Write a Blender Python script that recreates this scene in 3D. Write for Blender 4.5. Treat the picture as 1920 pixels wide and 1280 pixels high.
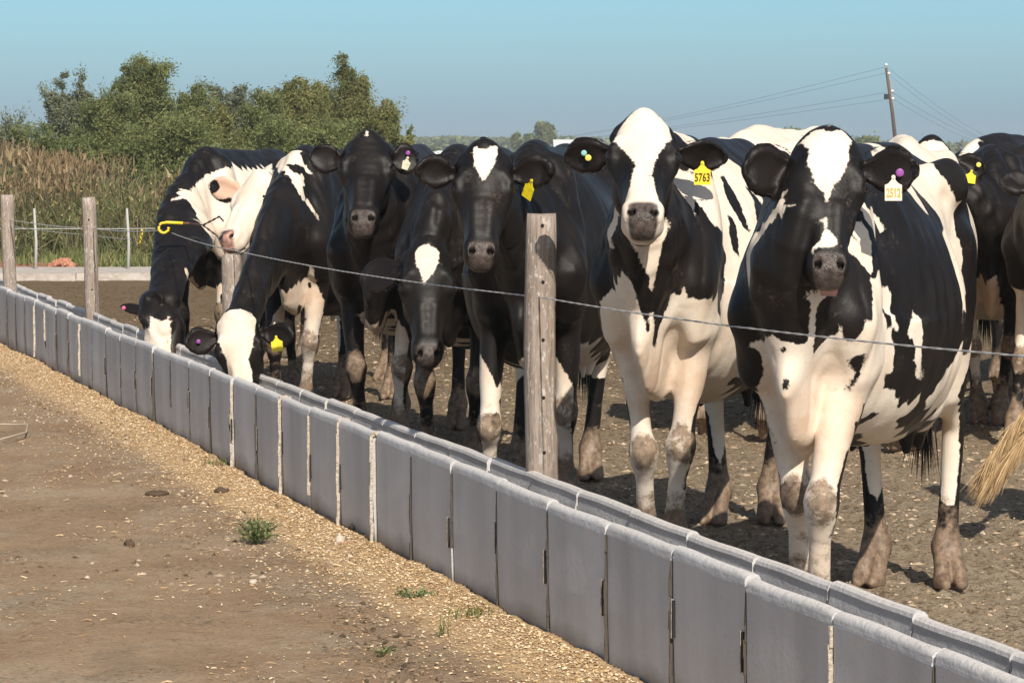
# Dairy cows behind a concrete feed trough - everything is built in metres, +Y runs away from the camera.
import bpy, math, random
import numpy as np
from mathutils import Vector, Matrix

for o in list(bpy.data.objects): bpy.data.objects.remove(o)
scene = bpy.context.scene
COL = scene.collection

# ------------------------------------------------------------------ camera
cam = bpy.data.objects.new('camera', bpy.data.cameras.new('camera'))
COL.objects.link(cam); scene.camera = cam
cam.location = (0, 0, 1.5)
cam.rotation_euler = (math.pi/2-math.atan(360/6000), 0, 0)
cam.data.sensor_width = 36; cam.data.lens = 112.5
cam.data.clip_start = .1; cam.data.clip_end = 6000

# ------------------------------------------------------------------ sky and sun
SUN = Vector((.245, -.970, 0)).normalized()*math.cos(math.radians(39)); SUN.z = math.sin(math.radians(39))
world = bpy.data.worlds.new('World'); scene.world = world; world.use_nodes = True
wn = world.node_tree; wn.nodes.clear()
sky = wn.nodes.new('ShaderNodeTexSky'); sky.sky_type = 'NISHITA'; sky.sun_disc = False
sky.sun_elevation = math.radians(39); sky.sun_rotation = math.atan2(SUN.x, SUN.y)
sky.altitude = 100; sky.air_density = 1.0; sky.dust_density = 1.0; sky.ozone_density = 1.0
bg = wn.nodes.new('ShaderNodeBackground'); bg.inputs[1].default_value = .11
wo = wn.nodes.new('ShaderNodeOutputWorld')
tint = wn.nodes.new('ShaderNodeMix'); tint.data_type = 'RGBA'; tint.blend_type = 'MULTIPLY'; tint.inputs[0].default_value = 1
# dusty air low over the plain: the sky deepens slightly towards the horizon all the way round
geo_w = wn.nodes.new('ShaderNodeTexCoord'); sep_w = wn.nodes.new('ShaderNodeSeparateXYZ'); ramp = wn.nodes.new('ShaderNodeValToRGB'); ramp.color_ramp.interpolation = 'EASE'
wn.links.new(geo_w.outputs['Generated'], sep_w.inputs[0]); wn.links.new(sep_w.outputs[2], ramp.inputs[0]); wn.links.new(ramp.outputs[0], tint.inputs[7])
el = ramp.color_ramp.elements; el[0].position = 0.0; el[0].color = (.48,.72,1.12,1); el[1].position = .30; el[1].color = (1.05, .97, .87, 1); e_ = el.new(.047); e_.color = (.48,.755,1.05,1)
wn.links.new(sky.outputs[0], tint.inputs[6]); wn.links.new(tint.outputs[2], bg.inputs[0]); wn.links.new(bg.outputs[0], wo.inputs[0])
sun = bpy.data.objects.new('sun', bpy.data.lights.new('sun', 'SUN')); COL.objects.link(sun)
sun.data.energy = 4.7; sun.data.angle = math.radians(.53); sun.data.color = (1, .93, .82)
sun.rotation_euler = (-SUN).to_track_quat('-Z', 'Y').to_euler(); sun.location = (5, -8, 20)
vs = scene.view_settings; vs.view_transform = 'Standard'; vs.look = 'None'; vs.exposure = .14; vs.gamma = 1; vs.use_curve_mapping = False
scene.cycles.volume_bounces = 1

# ------------------------------------------------------------------ helpers
def tag(o, label=None, cat=None, group=None, kind=None):
    if label: o['label'] = label
    if cat: o['category'] = cat
    if group: o['group'] = group
    if kind: o['kind'] = kind
    return o

def empty(name, loc, rz=0):
    o = bpy.data.objects.new(name, None); COL.objects.link(o); o.location = loc; o.rotation_euler = (0, 0, rz); o.empty_display_size = .2
    return o

def link(name, me, parent=None):
    o = bpy.data.objects.new(name, me); COL.objects.link(o)
    if parent: o.parent = parent
    return o

def raw_mesh(name, v, f, mats=(), smooth=True, attrs=None, mi=None):
    """fast mesh from numpy; f is (n,3) or (n,4)"""
    v = np.asarray(v, np.float32); f = np.asarray(f, np.int32); n = f.shape[1]
    me = bpy.data.meshes.new(name)
    me.vertices.add(len(v)); me.vertices.foreach_set('co', v.ravel())
    me.loops.add(f.size); me.loops.foreach_set('vertex_index', f.ravel())
    me.polygons.add(len(f)); me.polygons.foreach_set('loop_start', np.arange(0, f.size, n, dtype=np.int32))
    if mi is not None: me.polygons.foreach_set('material_index', np.asarray(mi, np.int32))
    me.update(calc_edges=True)
    me.polygons.foreach_set('use_smooth', np.full(len(f), bool(smooth)))
    for k, a in (attrs or {}).items():
        a = np.asarray(a, np.float32)
        if a.ndim == 1: at = me.attributes.new(k, 'FLOAT', 'POINT'); at.data.foreach_set('value', a)
        else: at = me.attributes.new(k, 'FLOAT_COLOR', 'POINT'); at.data.foreach_set('color', a.ravel())
    for m in mats: me.materials.append(m)
    return me

def py_mesh(name, v, f, mat, smooth=False):
    me = bpy.data.meshes.new(name); me.from_pydata([tuple(p) for p in v], [], f)
    if smooth: me.polygons.foreach_set('use_smooth', [True]*len(me.polygons))
    me.materials.append(mat); me.update(); return me

class MB:
    """collects boxes, tubes and lathes into one mesh"""
    def __init__(s): s.v = []; s.f = []
    def box(s, c, d, rot=None, jit=0):
        n = len(s.v)
        for x in (-1, 1):
            for y in (-1, 1):
                for z in (-1, 1):
                    p = Vector((x*d[0]/2, y*d[1]/2, z*d[2]/2))+Vector([random.uniform(-jit, jit) for _ in range(3)])
                    if rot is not None: p = rot @ p
                    s.v.append(p+Vector(c))
        s.f += [tuple(n+i for i in q) for q in ((0, 1, 3, 2), (4, 6, 7, 5), (0, 4, 5, 1), (2, 3, 7, 6), (0, 2, 6, 4), (1, 5, 7, 3))]
    def tube(s, pts, r, seg=8, cap=True):
        pts = [Vector(p) for p in pts]; rs = r if hasattr(r, '__len__') else [r]*len(pts); n0 = len(s.v)
        for i, p in enumerate(pts):
            d = (pts[min(i+1, len(pts)-1)]-pts[max(i-1, 0)]).normalized()
            a = Vector((0, 0, 1)) if abs(d.z) < .9 else Vector((1, 0, 0))
            u = d.cross(a).normalized(); w = d.cross(u)
            for k in range(seg):
                t = 2*math.pi*k/seg; s.v.append(p+(u*math.cos(t)+w*math.sin(t))*rs[i])
        for i in range(len(pts)-1):
            for k in range(seg):
                a = n0+i*seg+k; b = n0+i*seg+(k+1) % seg; s.f.append((a, b, b+seg, a+seg))
        if cap:
            s.f.append(tuple(n0+k for k in range(seg))[::-1]); s.f.append(tuple(n0+(len(pts)-1)*seg+k for k in range(seg)))
    def ball(s, c, r, nu=10, nv=7, sc=(1, 1, 1)):
        n0 = len(s.v)
        for j in range(nv+1):
            for i in range(nu):
                a = math.pi*j/nv; b = 2*math.pi*i/nu
                s.v.append(Vector(c)+Vector((math.sin(a)*math.cos(b)*sc[0], math.sin(a)*math.sin(b)*sc[1], math.cos(a)*sc[2]))*r)
        for j in range(nv):
            for i in range(nu):
                a = n0+j*nu+i; b = n0+j*nu+(i+1) % nu; s.f.append((a, a+nu, b+nu, b))
    def mesh(s, name, mat, smooth=False): return py_mesh(name, s.v, s.f, mat, smooth)
    def build(s, name, mat, parent=None, smooth=False): return link(name, s.mesh(name, mat, smooth), parent)

def vnoise(x, y, seed=0):
    """smooth value noise, numpy"""
    x = np.asarray(x, float); y = np.asarray(y, float)
    xi = np.floor(x).astype(np.int64); yi = np.floor(y).astype(np.int64); fx = x-xi; fy = y-yi
    fx = fx*fx*(3-2*fx); fy = fy*fy*(3-2*fy)
    def h(a, b):
        n = (a*374761393+b*668265263+seed*974634777) & 0x7fffffff
        n = ((n ^ (n >> 13))*1274126177) & 0x7fffffff
        return ((n ^ (n >> 16)) & 0xffff)/65535.0
    return (h(xi, yi)*(1-fx)+h(xi+1, yi)*fx)*(1-fy)+(h(xi, yi+1)*(1-fx)+h(xi+1, yi+1)*fx)*fy
def fbm(x, y, seed=0, o=4):
    a = 1; s = 0; t = 0
    for i in range(o): s = s+a*vnoise(x*2**i, y*2**i, seed+i*17); t += a; a *= .5
    return s/t

# --- material node helpers
def mat(name, base=(.5, .5, .5), rough=.8, spec=.3):
    m = bpy.data.materials.new(name); m.use_nodes = True; b = m.node_tree.nodes['Principled BSDF']
    b.inputs['Base Color'].default_value = (*base, 1); b.inputs['Roughness'].default_value = rough; b.inputs['Specular IOR Level'].default_value = spec
    return m
class N:
    def __init__(s, m): s.t = m.node_tree; s.n = s.t.nodes; s.b = s.n['Principled BSDF']; s.tc = None
    def coord(s):
        if not s.tc: s.tc = s.n.new('ShaderNodeTexCoord')
        return s.tc.outputs['Object']
    def set(s, sock, v):
        if hasattr(v, 'is_linked') or hasattr(v, 'links'): s.t.links.new(v, sock)
        elif isinstance(v, tuple) and len(v) == 3 and sock.type == 'RGBA': sock.default_value = (*v, 1)
        else: sock.default_value = v
    def noise(s, scale, detail=4, rough=.6, vec=None, stretch=None, out='Fac'):
        n = s.n.new('ShaderNodeTexNoise'); n.inputs['Scale'].default_value = scale; n.inputs['Detail'].default_value = detail; n.inputs['Roughness'].default_value = rough
        v = vec or s.coord()
        if stretch:
            mp = s.n.new('ShaderNodeMapping'); mp.inputs['Scale'].default_value = stretch; s.t.links.new(v, mp.inputs[0]); v = mp.outputs[0]
        s.t.links.new(v, n.inputs['Vector']); return n.outputs[out]
    def voro(s, scale, feature='F1', out='Distance', stretch=None):
        n = s.n.new('ShaderNodeTexVoronoi'); n.feature = feature; n.inputs['Scale'].default_value = scale; v = s.coord()
        if stretch:
            mp = s.n.new('ShaderNodeMapping'); mp.inputs['Scale'].default_value = stretch; s.t.links.new(v, mp.inputs[0]); v = mp.outputs[0]
        s.t.links.new(v, n.inputs['Vector']); return n.outputs[out]
    def attr(s, name, out='Fac'):
        n = s.n.new('ShaderNodeAttribute'); n.attribute_name = name; return n.outputs[out]
    def rgb(s, sock):
        n = s.n.new('ShaderNodeSeparateColor'); s.t.links.new(sock, n.inputs[0]); return n.outputs
    def xyz(s, sock):
        n = s.n.new('ShaderNodeSeparateXYZ'); s.t.links.new(sock, n.inputs[0]); return n.outputs
    def math(s, op, a, b=0.0, clamp=False):
        n = s.n.new('ShaderNodeMath'); n.operation = op; n.use_clamp = clamp; s.set(n.inputs[0], a); s.set(n.inputs[1], b); return n.outputs[0]
    def rng(s, v, a, b, c=0.0, d=1.0):
        n = s.n.new('ShaderNodeMapRange'); s.set(n.inputs[0], v)
        for i, q in enumerate((a, b, c, d)): n.inputs[1+i].default_value = q
        return n.outputs[0]
    def mix(s, f, a, b, mode='MIX'):
        n = s.n.new('ShaderNodeMix'); n.data_type = 'RGBA'; n.blend_type = mode; s.set(n.inputs[0], f); s.set(n.inputs[6], a); s.set(n.inputs[7], b); return n.outputs[2]
    def col(s, v): s.set(s.b.inputs['Base Color'], v)
    def rough(s, v): s.set(s.b.inputs['Roughness'], v)
    def bump(s, v, dist=.01, strength=1.0):
        n = s.n.new('ShaderNodeBump'); n.inputs['Distance'].default_value = dist; n.inputs['Strength'].default_value = strength; s.t.links.new(v, n.inputs['Height']); s.t.links.new(n.outputs[0], s.b.inputs['Normal'])
    def rand(s):
        n = s.n.new('ShaderNodeObjectInfo'); return n.outputs['Random']

random.seed(7); rng = np.random.RandomState(7)

# ------------------------------------------------------------------ ground: one sheet to the horizon
TX = lambda y: 2.716-.2708*np.asarray(y)          # outer face of the trough's near wall
def ground_h(x, y):
    side = (x-TX(y))/1.036
    pen = np.clip((side-.45)/.15, 0, 1)
    far = np.clip((y-34)/3, 0, 1)
    hp_ = .030*(fbm(x*2.2, y*1.6, 3, 3)-.5)+.036*(fbm(x*7, y*7, 5, 3)-.5)+.05*np.clip(fbm(x*19, y*19, 11, 2)-.5, 0, 1)
    hl = .022*(fbm(x*.7, y*.5, 23, 3)-.5)+.006*(fbm(x*16, y*16, 29, 3)-.5)+.010*np.clip(fbm(x*6, y*5, 31, 3)-.55, 0, 1)
    rut = np.exp(-((x-(-.20-.145*(y-8.2)))/.035)**2)*np.clip((10.6-y)/1.2, 0, 1)
    rut2 = np.exp(-((x-(-1.30-.16*(y-8.2)))/.05)**2)+.8*np.exp(-((x-(-.62-.20*(y-8.2)))/.045)**2)+.8*np.exp(-((x-(-1.02-.20*(y-8.2)))/.045)**2)
    hl = hl-.034*rut*(.3+vnoise(x*9, y*9, 77))-.012*rut2*(.3+vnoise(x*5, y*4, 78))
    mound = .030*np.exp(-np.clip(-side, 0, 9)/.16)*(.5+.6*vnoise(x*2, y*1.2, 41)+.5*vnoise(x*9, y*9, 43))*(side < .02)
    return (hp_*pen+hl*(1-pen)+mound)*(1-far*.9)-.004
NC, NR = 320, 860
uu = np.concatenate([[-2.5, -1.2, -.6, -.35, -.24], np.linspace(-.185, .185, NC), [.24, .35, .6, 1.2, 2.5]])
yy = np.concatenate([[-30, -8, 0, 2.0, 3.2, 4.2], 5.0*np.exp(np.linspace(0, math.log(42/5.0), NR)), [45, 50, 60, 80, 120, 200, 400, 800, 1600, 3000, 5500]])
YY, UU = np.meshgrid(yy, uu, indexing='ij')
XX = UU*np.maximum(np.abs(YY), 6)
XX[YY < 3] = (UU*40)[YY < 3]
ZZ = np.where(YY > 3, ground_h(XX, YY), 0)
gi = np.arange(XX.size).reshape(XX.shape)
gf = np.stack([gi[:-1, :-1], gi[:-1, 1:], gi[1:, 1:], gi[1:, :-1]], -1).reshape(-1, 4)
side = (XX-TX(YY))/1.036
g_mat = mat('packed_earth', rough=.95, spec=.1); n = N(g_mat)
z = n.rgb(n.attr('zone', 'Color'))
fine = n.noise(60, 5, .7); mid = n.noise(9, 5, .65); big = n.noise(1.1, 4, .6); grit = n.noise(220, 2, .6)
road = n.mix(n.rng(big, .38, .62), (.365, .240, .142), (.45, .315, .195))
road = n.mix(n.rng(n.noise(3.2, 6, .7, stretch=(1, .45, 1)), .50, .70), road, (.34, .245, .160))
road = n.mix(n.rng(n.noise(2.1, 7, .75, stretch=(1, .6, 1)), .50, .66, 0, .55), road, (.52, .42, .31)); road = n.mix(n.rng(mid, .56, .72, 0, .6), road, (.50, .385, .27)); road = n.mix(n.rng(n.noise(13, 6, .75, stretch=(1, .5, 1)), .58, .70, 0, .75), road, (.20, .14, .09)); road = n.mix(n.math('MULTIPLY', n.rng(n.noise(1.7, 5, .7), .50, .60), n.rng(n.noise(42, 5, .8), .52, .62)), road, (.13, .10, .065))
road = n.mix(n.rng(fine, .54, .68, 0, .75), road, (.19, .13, .08)); road = n.mix(n.rng(n.noise(34, 4, .8), .58, .66, 0, .5), road, (.58, .45, .31))
road = n.mix(n.rng(n.noise(95, 3, .6), .66, .76, 0, .8), road, (.58, .48, .36))
penc = n.mix(n.rng(big, .35, .65), (.58, .425, .275), (.72, .56, .39))
penc = n.mix(n.rng(mid, .38, .66), penc, (.74, .61, .45))
penc = n.mix(n.rng(n.noise(21, 6, .8), .50, .60, 0, .85), penc, (.25, .172, .102)); penc = n.mix(n.rng(n.noise(48, 4, .8), .54, .62, 0, .8), penc, (.115, .078, .046))
penc = n.mix(n.rng(fine, .55, .64, 0, .95), penc, (.74, .60, .43))
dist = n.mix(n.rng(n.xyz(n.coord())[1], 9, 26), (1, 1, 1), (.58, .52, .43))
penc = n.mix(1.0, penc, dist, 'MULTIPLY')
spill = n.mix(n.rng(n.noise(70, 4, .7), .35, .68), (.50, .31, .155), (.80, .60, .36))
spill = n.mix(n.rng(n.noise(26, 3, .6), .60, .75, 0, .7), spill, (.26, .15, .075))
field = n.mix(n.rng(n.noise(.25, 4, .6), .4, .6), (.12, .12, .045), (.19, .155, .075))
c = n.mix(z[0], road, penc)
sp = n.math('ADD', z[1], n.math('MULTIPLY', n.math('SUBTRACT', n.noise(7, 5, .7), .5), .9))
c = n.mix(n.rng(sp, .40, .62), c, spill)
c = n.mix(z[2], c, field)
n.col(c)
n.bump(n.math('ADD', n.math('MULTIPLY', fine, .6), n.math('ADD', mid, n.math('MULTIPLY', n.math('ADD', n.noise(26, 5, .75), grit), n.rng(z[0], 0, 1, .4, 2.4)))), .026, .9)
zone = np.zeros((XX.size, 4), np.float32)
zone[:, 0] = np.clip((side.ravel()-.30)/.1, 0, 1)
sdd = -side.ravel()
zone[:, 1] = np.clip(1.12-sdd/.46, 0, 1)*(sdd > -.3)
zone[:, 2] = np.clip((YY.ravel()-37.5)/.6, 0, 1)
zone[:, 3] = 1
ground = link('ground', raw_mesh('ground', np.stack([XX, YY, ZZ], -1).reshape(-1, 3), gf, [g_mat], True, dict(zone=zone)))
tag(ground, kind='structure')
def gz(x, y): return float(ground_h(np.array([x], float), np.array([y], float))[0])

def scatter(name, pts, size, mat_, kind='stuff', label=None, cat=None, flat=.5, sides=5, jit=.4, smooth=False):
    """many small irregular solid bits joined into one piece of ground cover"""
    P = np.asarray(pts, float); m = len(P); sz = np.asarray(size, float)
    ang = rng.rand(m)*6.28; k = sides
    th = np.arange(k)*2*math.pi/k
    rr = sz[:, None]*(1+jit*(rng.rand(m, k)-.5)*2)
    el = 1+rng.rand(m)*.9
    X = rr*np.cos(th)*el[:, None]; Y = rr*np.sin(th)/el[:, None]
    ca, sa = np.cos(ang)[:, None], np.sin(ang)[:, None]
    V_ = np.zeros((m, k+1, 3)); V_[:, :k, 0] = X*ca-Y*sa+P[:, :1]; V_[:, :k, 1] = X*sa+Y*ca+P[:, 1:2]; V_[:, :k, 2] = P[:, 2:3]-sz[:, None]*.15
    V_[:, k] = P; V_[:, k, 2] += sz*flat*(1+.6*rng.rand(m))
    base = (np.arange(m)*(k+1))[:, None]
    F = np.stack([np.stack([base[:, 0]+i, base[:, 0]+(i+1) % k, base[:, 0]+k], 1) for i in range(k)], 1).reshape(-1, 3)
    tone = np.repeat(rng.rand(m), k+1)
    o = link(name, raw_mesh(name, V_.reshape(-1, 3), F, [mat_], False, dict(tone=tone)))
    o.data.polygons.foreach_set('use_smooth', [smooth]*len(o.data.polygons)); return tag(o, label, cat, kind=kind)

def straw(name, P, L, W_, mat_, label, cat, lift=.3):
    """thin bent flakes lying about"""
    P = np.asarray(P, float); m = len(P); a = rng.rand(m)*6.28; up_ = (rng.rand(m)-.2)*lift
    d = np.stack([np.cos(a), np.sin(a), up_], 1)*np.asarray(L)[:, None]; w = np.stack([-np.sin(a), np.cos(a), (rng.rand(m)-.5)*1.2], 1)*np.asarray(W_)[:, None]
    mid = P+d*.5+np.stack([np.zeros(m), np.zeros(m), np.asarray(L)*.15*rng.rand(m)], 1)
    Vv = np.stack([P-w, P+w, mid+w, mid-w, P+d+w*.5, P+d-w*.5], 1).reshape(-1, 3)
    b = np.arange(m)*6; F = np.concatenate([np.stack([b, b+1, b+2, b+3], 1), np.stack([b+3, b+2, b+4, b+5], 1)])
    o = link(name, raw_mesh(name, Vv, F, [mat_], False, dict(tone=np.repeat(rng.rand(m), 6))))
    return tag(o, label, cat, kind='stuff')

def tone_mat(name, cols, rough=.9):
    m = mat(name, rough=rough, spec=.15); n = N(m); t = n.attr('tone'); r = n.n.new('ShaderNodeValToRGB'); r.color_ramp.interpolation = 'LINEAR'
    el = r.color_ramp.elements; el[0].color = (*cols[0], 1); el[0].position = 0; el[1].color = (*cols[-1], 1); el[1].position = 1
    for i, c_ in enumerate(cols[1:-1]): e = el.new((i+1)/(len(cols)-1)); e.color = (*c_, 1)
    n.t.links.new(t, r.inputs[0]); n.col(r.outputs[0]); return m
flake_m = tone_mat('feed_flakes', [(.36, .21, .10), (.64, .43, .22), (.78, .59, .35), (.84, .72, .53)])
clod_m = tone_mat('dung_crumbs', [(.13, .09, .055), (.30, .215, .135), (.48, .36, .24), (.66, .53, .38)])
stone_m = tone_mat('earth_crumbs', [(.07, .05, .032), (.16, .11, .07), (.30, .22, .15), (.55, .46, .36)])
# feed spilled along the foot of the trough
m_ = 46000; y_ = 5+rng.rand(m_)**1.3*21; s_ = -np.abs(rng.exponential(.14, m_)); s_ = np.where(s_ < -.62, -.62*rng.rand(m_), s_); x_ = TX(y_)+s_*1.036-.01
straw('spilled_feed', np.stack([x_, y_, ground_h(x_, y_)+.004], 1), .004+.009*rng.rand(m_)**1.5, .0014+.0026*rng.rand(m_), flake_m, 'golden chopped feed spilled along the foot of the grey trough', 'spilled feed')
m_ = 12000; y_ = 6.5+rng.rand(m_)**1.4*16; s_ = -.15-np.abs(rng.exponential(.85, m_)); x_ = TX(y_)+s_; cl = fbm(x_*1.9, y_*1.1, 93, 3)+.25*rng.rand(m_)-.10*(s_ > -.6) > .66; x_, y_ = x_[cl], y_[cl]; m_ = len(x_)
straw('stray_straw', np.stack([x_, y_, ground_h(x_, y_)+.003], 1), .006+.028*rng.rand(m_)**2, .001+.0018*rng.rand(m_), flake_m, 'pale bits of straw strewn over the brown dirt lane', 'straw')
m_ = 22000; y_ = 6.5+rng.rand(m_)**1.4*18; s_ = -.08-rng.rand(m_)**1.2*3.2; x_ = TX(y_)+s_
cl = fbm(x_*2.6, y_*1.3, 91, 3) > .55; x_, y_ = x_[cl], y_[cl]; m_ = len(x_)
scatter('loose_crumbs', np.stack([x_, y_, ground_h(x_, y_)+.001], 1), .0015+.013*rng.rand(m_)**3.5, stone_m, label='small crumbs of earth and grit on the dirt lane', cat='grit')
# trampled dung in the pen
m_ = 44000; y_ = 6.5+rng.rand(m_)**1.5*22; s_ = .52+rng.rand(m_)*5.2; x_ = TX(y_)+s_
cl = (np.abs(x_) < .185*y_) & (vnoise(x_*3.1, y_*2.2, 57) > .22); x_, y_ = x_[cl], y_[cl]; m_ = len(x_)
scatter('trampled_dung', np.stack([x_, y_, ground_h(x_, y_)], 1), .003+.015*rng.rand(m_)**2.6, clod_m, label='crumbly trampled dung and soil covering the pen', cat='dung', flat=.42, smooth=True, sides=4)
m_ = 9000; y_ = 6.5+rng.rand(m_)**1.4*18; s_ = .5+rng.rand(m_)*4.6; x_ = TX(y_)+s_; cl = np.abs(x_) < .185*y_; x_, y_ = x_[cl], y_[cl]; m_ = len(x_)
straw('pen_litter', np.stack([x_, y_, ground_h(x_, y_)+.004], 1), .006+.018*rng.rand(m_)**2, .001+.0022*rng.rand(m_), flake_m, 'straw litter trodden into the dung of the pen', 'straw')
m_ = 420; y_ = 8.2+rng.rand(m_)*2.3; x_ = -.20-.145*(y_-8.2)+rng.randn(m_)*.07
scatter('rut_crumbs', np.stack([x_, y_, ground_h(x_, y_)+.004], 1), .003+.012*rng.rand(m_)**3, tone_mat('dark_crumbs', [(.07, .05, .03), (.17, .12, .08), (.30, .22, .15)]), label='dark crumbs of soil turned up along the wheel rut', cat='soil crumbs')
# single stones and clods on the lane
def rock(name, x, y, r, m, label, cat, sq=.6):
    b = MB(); b.ball((0, 0, 0), 1, 9, 6)
    vv = [Vector((p.x*r*(1+.35*math.sin(5*p.y+x*7)), p.y*r*(1+.3*math.sin(4*p.z+y*5)), p.z*r*sq*(1+.3*math.sin(6*p.x+3)))) for p in b.v]; b.v = vv
    o = b.build(name, m, None, True); o.location = (x, y, gz(x, y)+r*sq*.35); o.rotation_euler = (0, 0, x*9); return tag(o, label, cat)
pale = mat('pale_stone', (.55, .47, .38), .9); darkclod = mat('dark_clod', (.10, .065, .042), .95)
rock('stone', -.652, 12.06, .020, pale, 'pale stone at the edge of the spilled feed right of the green weed', 'stone', 1.1)
rock('stone', -.90, 11.05, .016, pale, 'two-inch pale stone lying on bare dirt below and right of the weed', 'stone')
rock('stone', .155, 8.05, .020, pale, 'cream stone near the bottom of the picture beside the trough foot', 'stone')
rock('clod', -1.55, 13.9, .050, darkclod, 'wide flat dark clod on the lane left of the smaller dark clod', 'clod', .3)
rock('clod', -1.27, 13.95, .030, darkclod, 'small round dark clod between the flat clod and the trough', 'clod', .6)
rock('clod', -1.46, 12.15, .022, darkclod, 'brown clod on the dirt lane left of the green weed', 'clod', .8)
rock('clod', -.98, 8.65, .028, darkclod, 'dark crumbly clod at the head of the wheel rut', 'clod', .8)

# ------------------------------------------------------------------ feed trough: concrete sections set end to end
conc = mat('trough_concrete', rough=.62, spec=.35); n = N(conc)
geo = n.n.new('ShaderNodeNewGeometry'); oz = n.xyz(n.coord())
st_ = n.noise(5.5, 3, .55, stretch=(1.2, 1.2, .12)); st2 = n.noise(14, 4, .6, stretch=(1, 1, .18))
oi = n.rand()
offs = n.n.new('ShaderNodeVectorMath'); offs.operation = 'ADD'; n.t.links.new(n.coord(), offs.inputs[0]); cx = n.n.new('ShaderNodeCombineXYZ'); n.t.links.new(n.math('MULTIPLY', oi, 37.0), cx.inputs[0]); n.t.links.new(n.math('MULTIPLY', oi, 91.0), cx.inputs[1]); n.t.links.new(cx.outputs[0], offs.inputs[1])
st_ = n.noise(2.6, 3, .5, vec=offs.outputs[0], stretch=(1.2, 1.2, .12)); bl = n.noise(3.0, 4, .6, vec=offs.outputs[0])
c = n.mix(n.rng(st_, .34, .66), (.475, .46, .455), (.65, .63, .62))  # soft vertical bands: stains and grazing light painted into the wall colour
c = n.mix(n.rng(bl, .5, .72, 0, .5), c, (.52, .50, .475))
c = n.mix(n.rng(n.noise(30, 4, .7, vec=offs.outputs[0]), .60, .75, 0, .35), c, (.42, .42, .42))
low = n.math('SUBTRACT', n.rng(oz[2], .0, .15, 1, 0), n.math('MULTIPLY', n.math('SUBTRACT', 1.0, bl), .8))
c = n.mix(n.rng(low, .0, .5, 0, .85), c, (.22, .165, .12))                      # soil splashed on the foot
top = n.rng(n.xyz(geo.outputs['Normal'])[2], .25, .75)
c = n.mix(n.math('MULTIPLY', top, .75), c, (.70, .645, .585))                     # sunlit look of the rim painted in: upward faces paler
speck = n.rng(n.noise(120, 2, .5), .70, .76); c = n.mix(n.math('MULTIPLY', speck, .6), c, (.12, .11, .10))
c = n.mix(n.math('MULTIPLY', n.rng(n.noise(45, 3, .7), .62, .72), n.math('MULTIPLY', top, .6)), c, (.26, .21, .16))
c = n.mix(n.math('MULTIPLY', n.rng(n.rand(), 0, 1), .10), c, (.15, .15, .15))
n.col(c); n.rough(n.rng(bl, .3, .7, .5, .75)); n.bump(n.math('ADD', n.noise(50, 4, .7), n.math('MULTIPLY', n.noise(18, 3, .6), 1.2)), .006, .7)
mortar_m = mat('mortar', rough=.95, spec=.1); n = N(mortar_m); n.col(n.mix(n.rng(n.noise(60, 4, .7), .4, .65), (.68, .60, .49), (.40, .33, .26))); n.bump(n.noise(90, 4, .7), .01, 1)
gap_m = mat('open_joint', (.09, .075, .06), .95)
feed_m = mat('chopped_feed', rough=.95, spec=.1); n = N(feed_m); n.col(n.mix(n.rng(n.noise(50, 5, .75), .35, .65), (.10, .07, .035), (.34, .25, .12))); n.bump(n.noise(70, 5, .7), .02, 1)

ux = Vector((1, .2708, 0)).normalized(); uy = Vector((-.2708, 1, 0)).normalized()
TROT = math.atan2(uy.y, uy.x)-math.pi/2
prof = []                                           # cross-section: u across, z up
def arc(cu, cz, r, a0, a1, k):
    return [(cu+r*math.cos(math.radians(a0+(a1-a0)*i/k)), cz+r*math.sin(math.radians(a0+(a1-a0)*i/k))) for i in range(k+1)]
prof = [(.016, .0), (.008, .20), (.007, .33), (.006, .38), (.006, .400), (.004, .408)]+arc(.026, .419, .0215, 200, -5, 8)+[(.058, .40), (.066, .36), (.09, .18)]+arc(.20, .17, .11, 180, 270, 4)+[(.33, .062)]+arc(.34, .15, .09, 270, 350, 4)+[(.448, .27), (.452, .288)]+arc(.474, .308, .0225, 200, 0, 7)+[(.498, .28), (.505, .0)]
def trough_section(seed, L):
    r_ = random.Random(seed); v = []; f = []; k = len(prof); ny = 6
    for j in range(ny+1):
        y = L*j/ny
        for i, (u, z) in enumerate(prof):
            e = .0012*math.sin(j*1.1+seed*2)+(.003*r_.uniform(-1, 1) if 5 < i < 12 and j in (0, ny) else 0)
            v.append((u+e*.6, y, max(z+e if z > .01 else -.03, -.03)))
    for j in range(ny):
        for i in range(k-1): f.append((j*k+i, j*k+i+1, (j+1)*k+i+1, (j+1)*k+i))
    for j, fl in ((0, 1), (ny, 0)):                 # end faces: strips between outside and inside of the shell
        n0 = len(v); bi = [p for p in range(k)]
        half = k//2
        ids = [j*k+i for i in range(k)]
        ring = tuple(n0+q for q in (range(k) if not fl else reversed(range(k)))); v += [v[q] for q in ids]; f.append(ring)
    return v, f
sec_mesh = []
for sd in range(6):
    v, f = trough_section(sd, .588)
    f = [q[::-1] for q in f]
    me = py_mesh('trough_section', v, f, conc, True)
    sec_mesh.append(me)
for me in sec_mesh:
    for p in me.polygons:
        zs_ = [me.vertices[q].co.z for q in p.vertices]
        if len(p.vertices) > 4 or max(zs_) < .401: p.use_smooth = False
trough = empty('feed_trough', (float(TX(12)), 12, 0))
tag(trough, 'long low grey concrete feed trough of cast sections running between dirt lane and cow pen', 'feed trough')
rj = random.Random(3); NSEC = 46; k0 = -6
tl = trough.location
def tpoint(s, u=0.0, z=0.0):                       # s metres along from y=9.09 joint
    b = Vector((.26, 9.09, 0))+uy*s
    b.x += .0
    return b+ux*u+Vector((0, 0, z))
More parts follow.
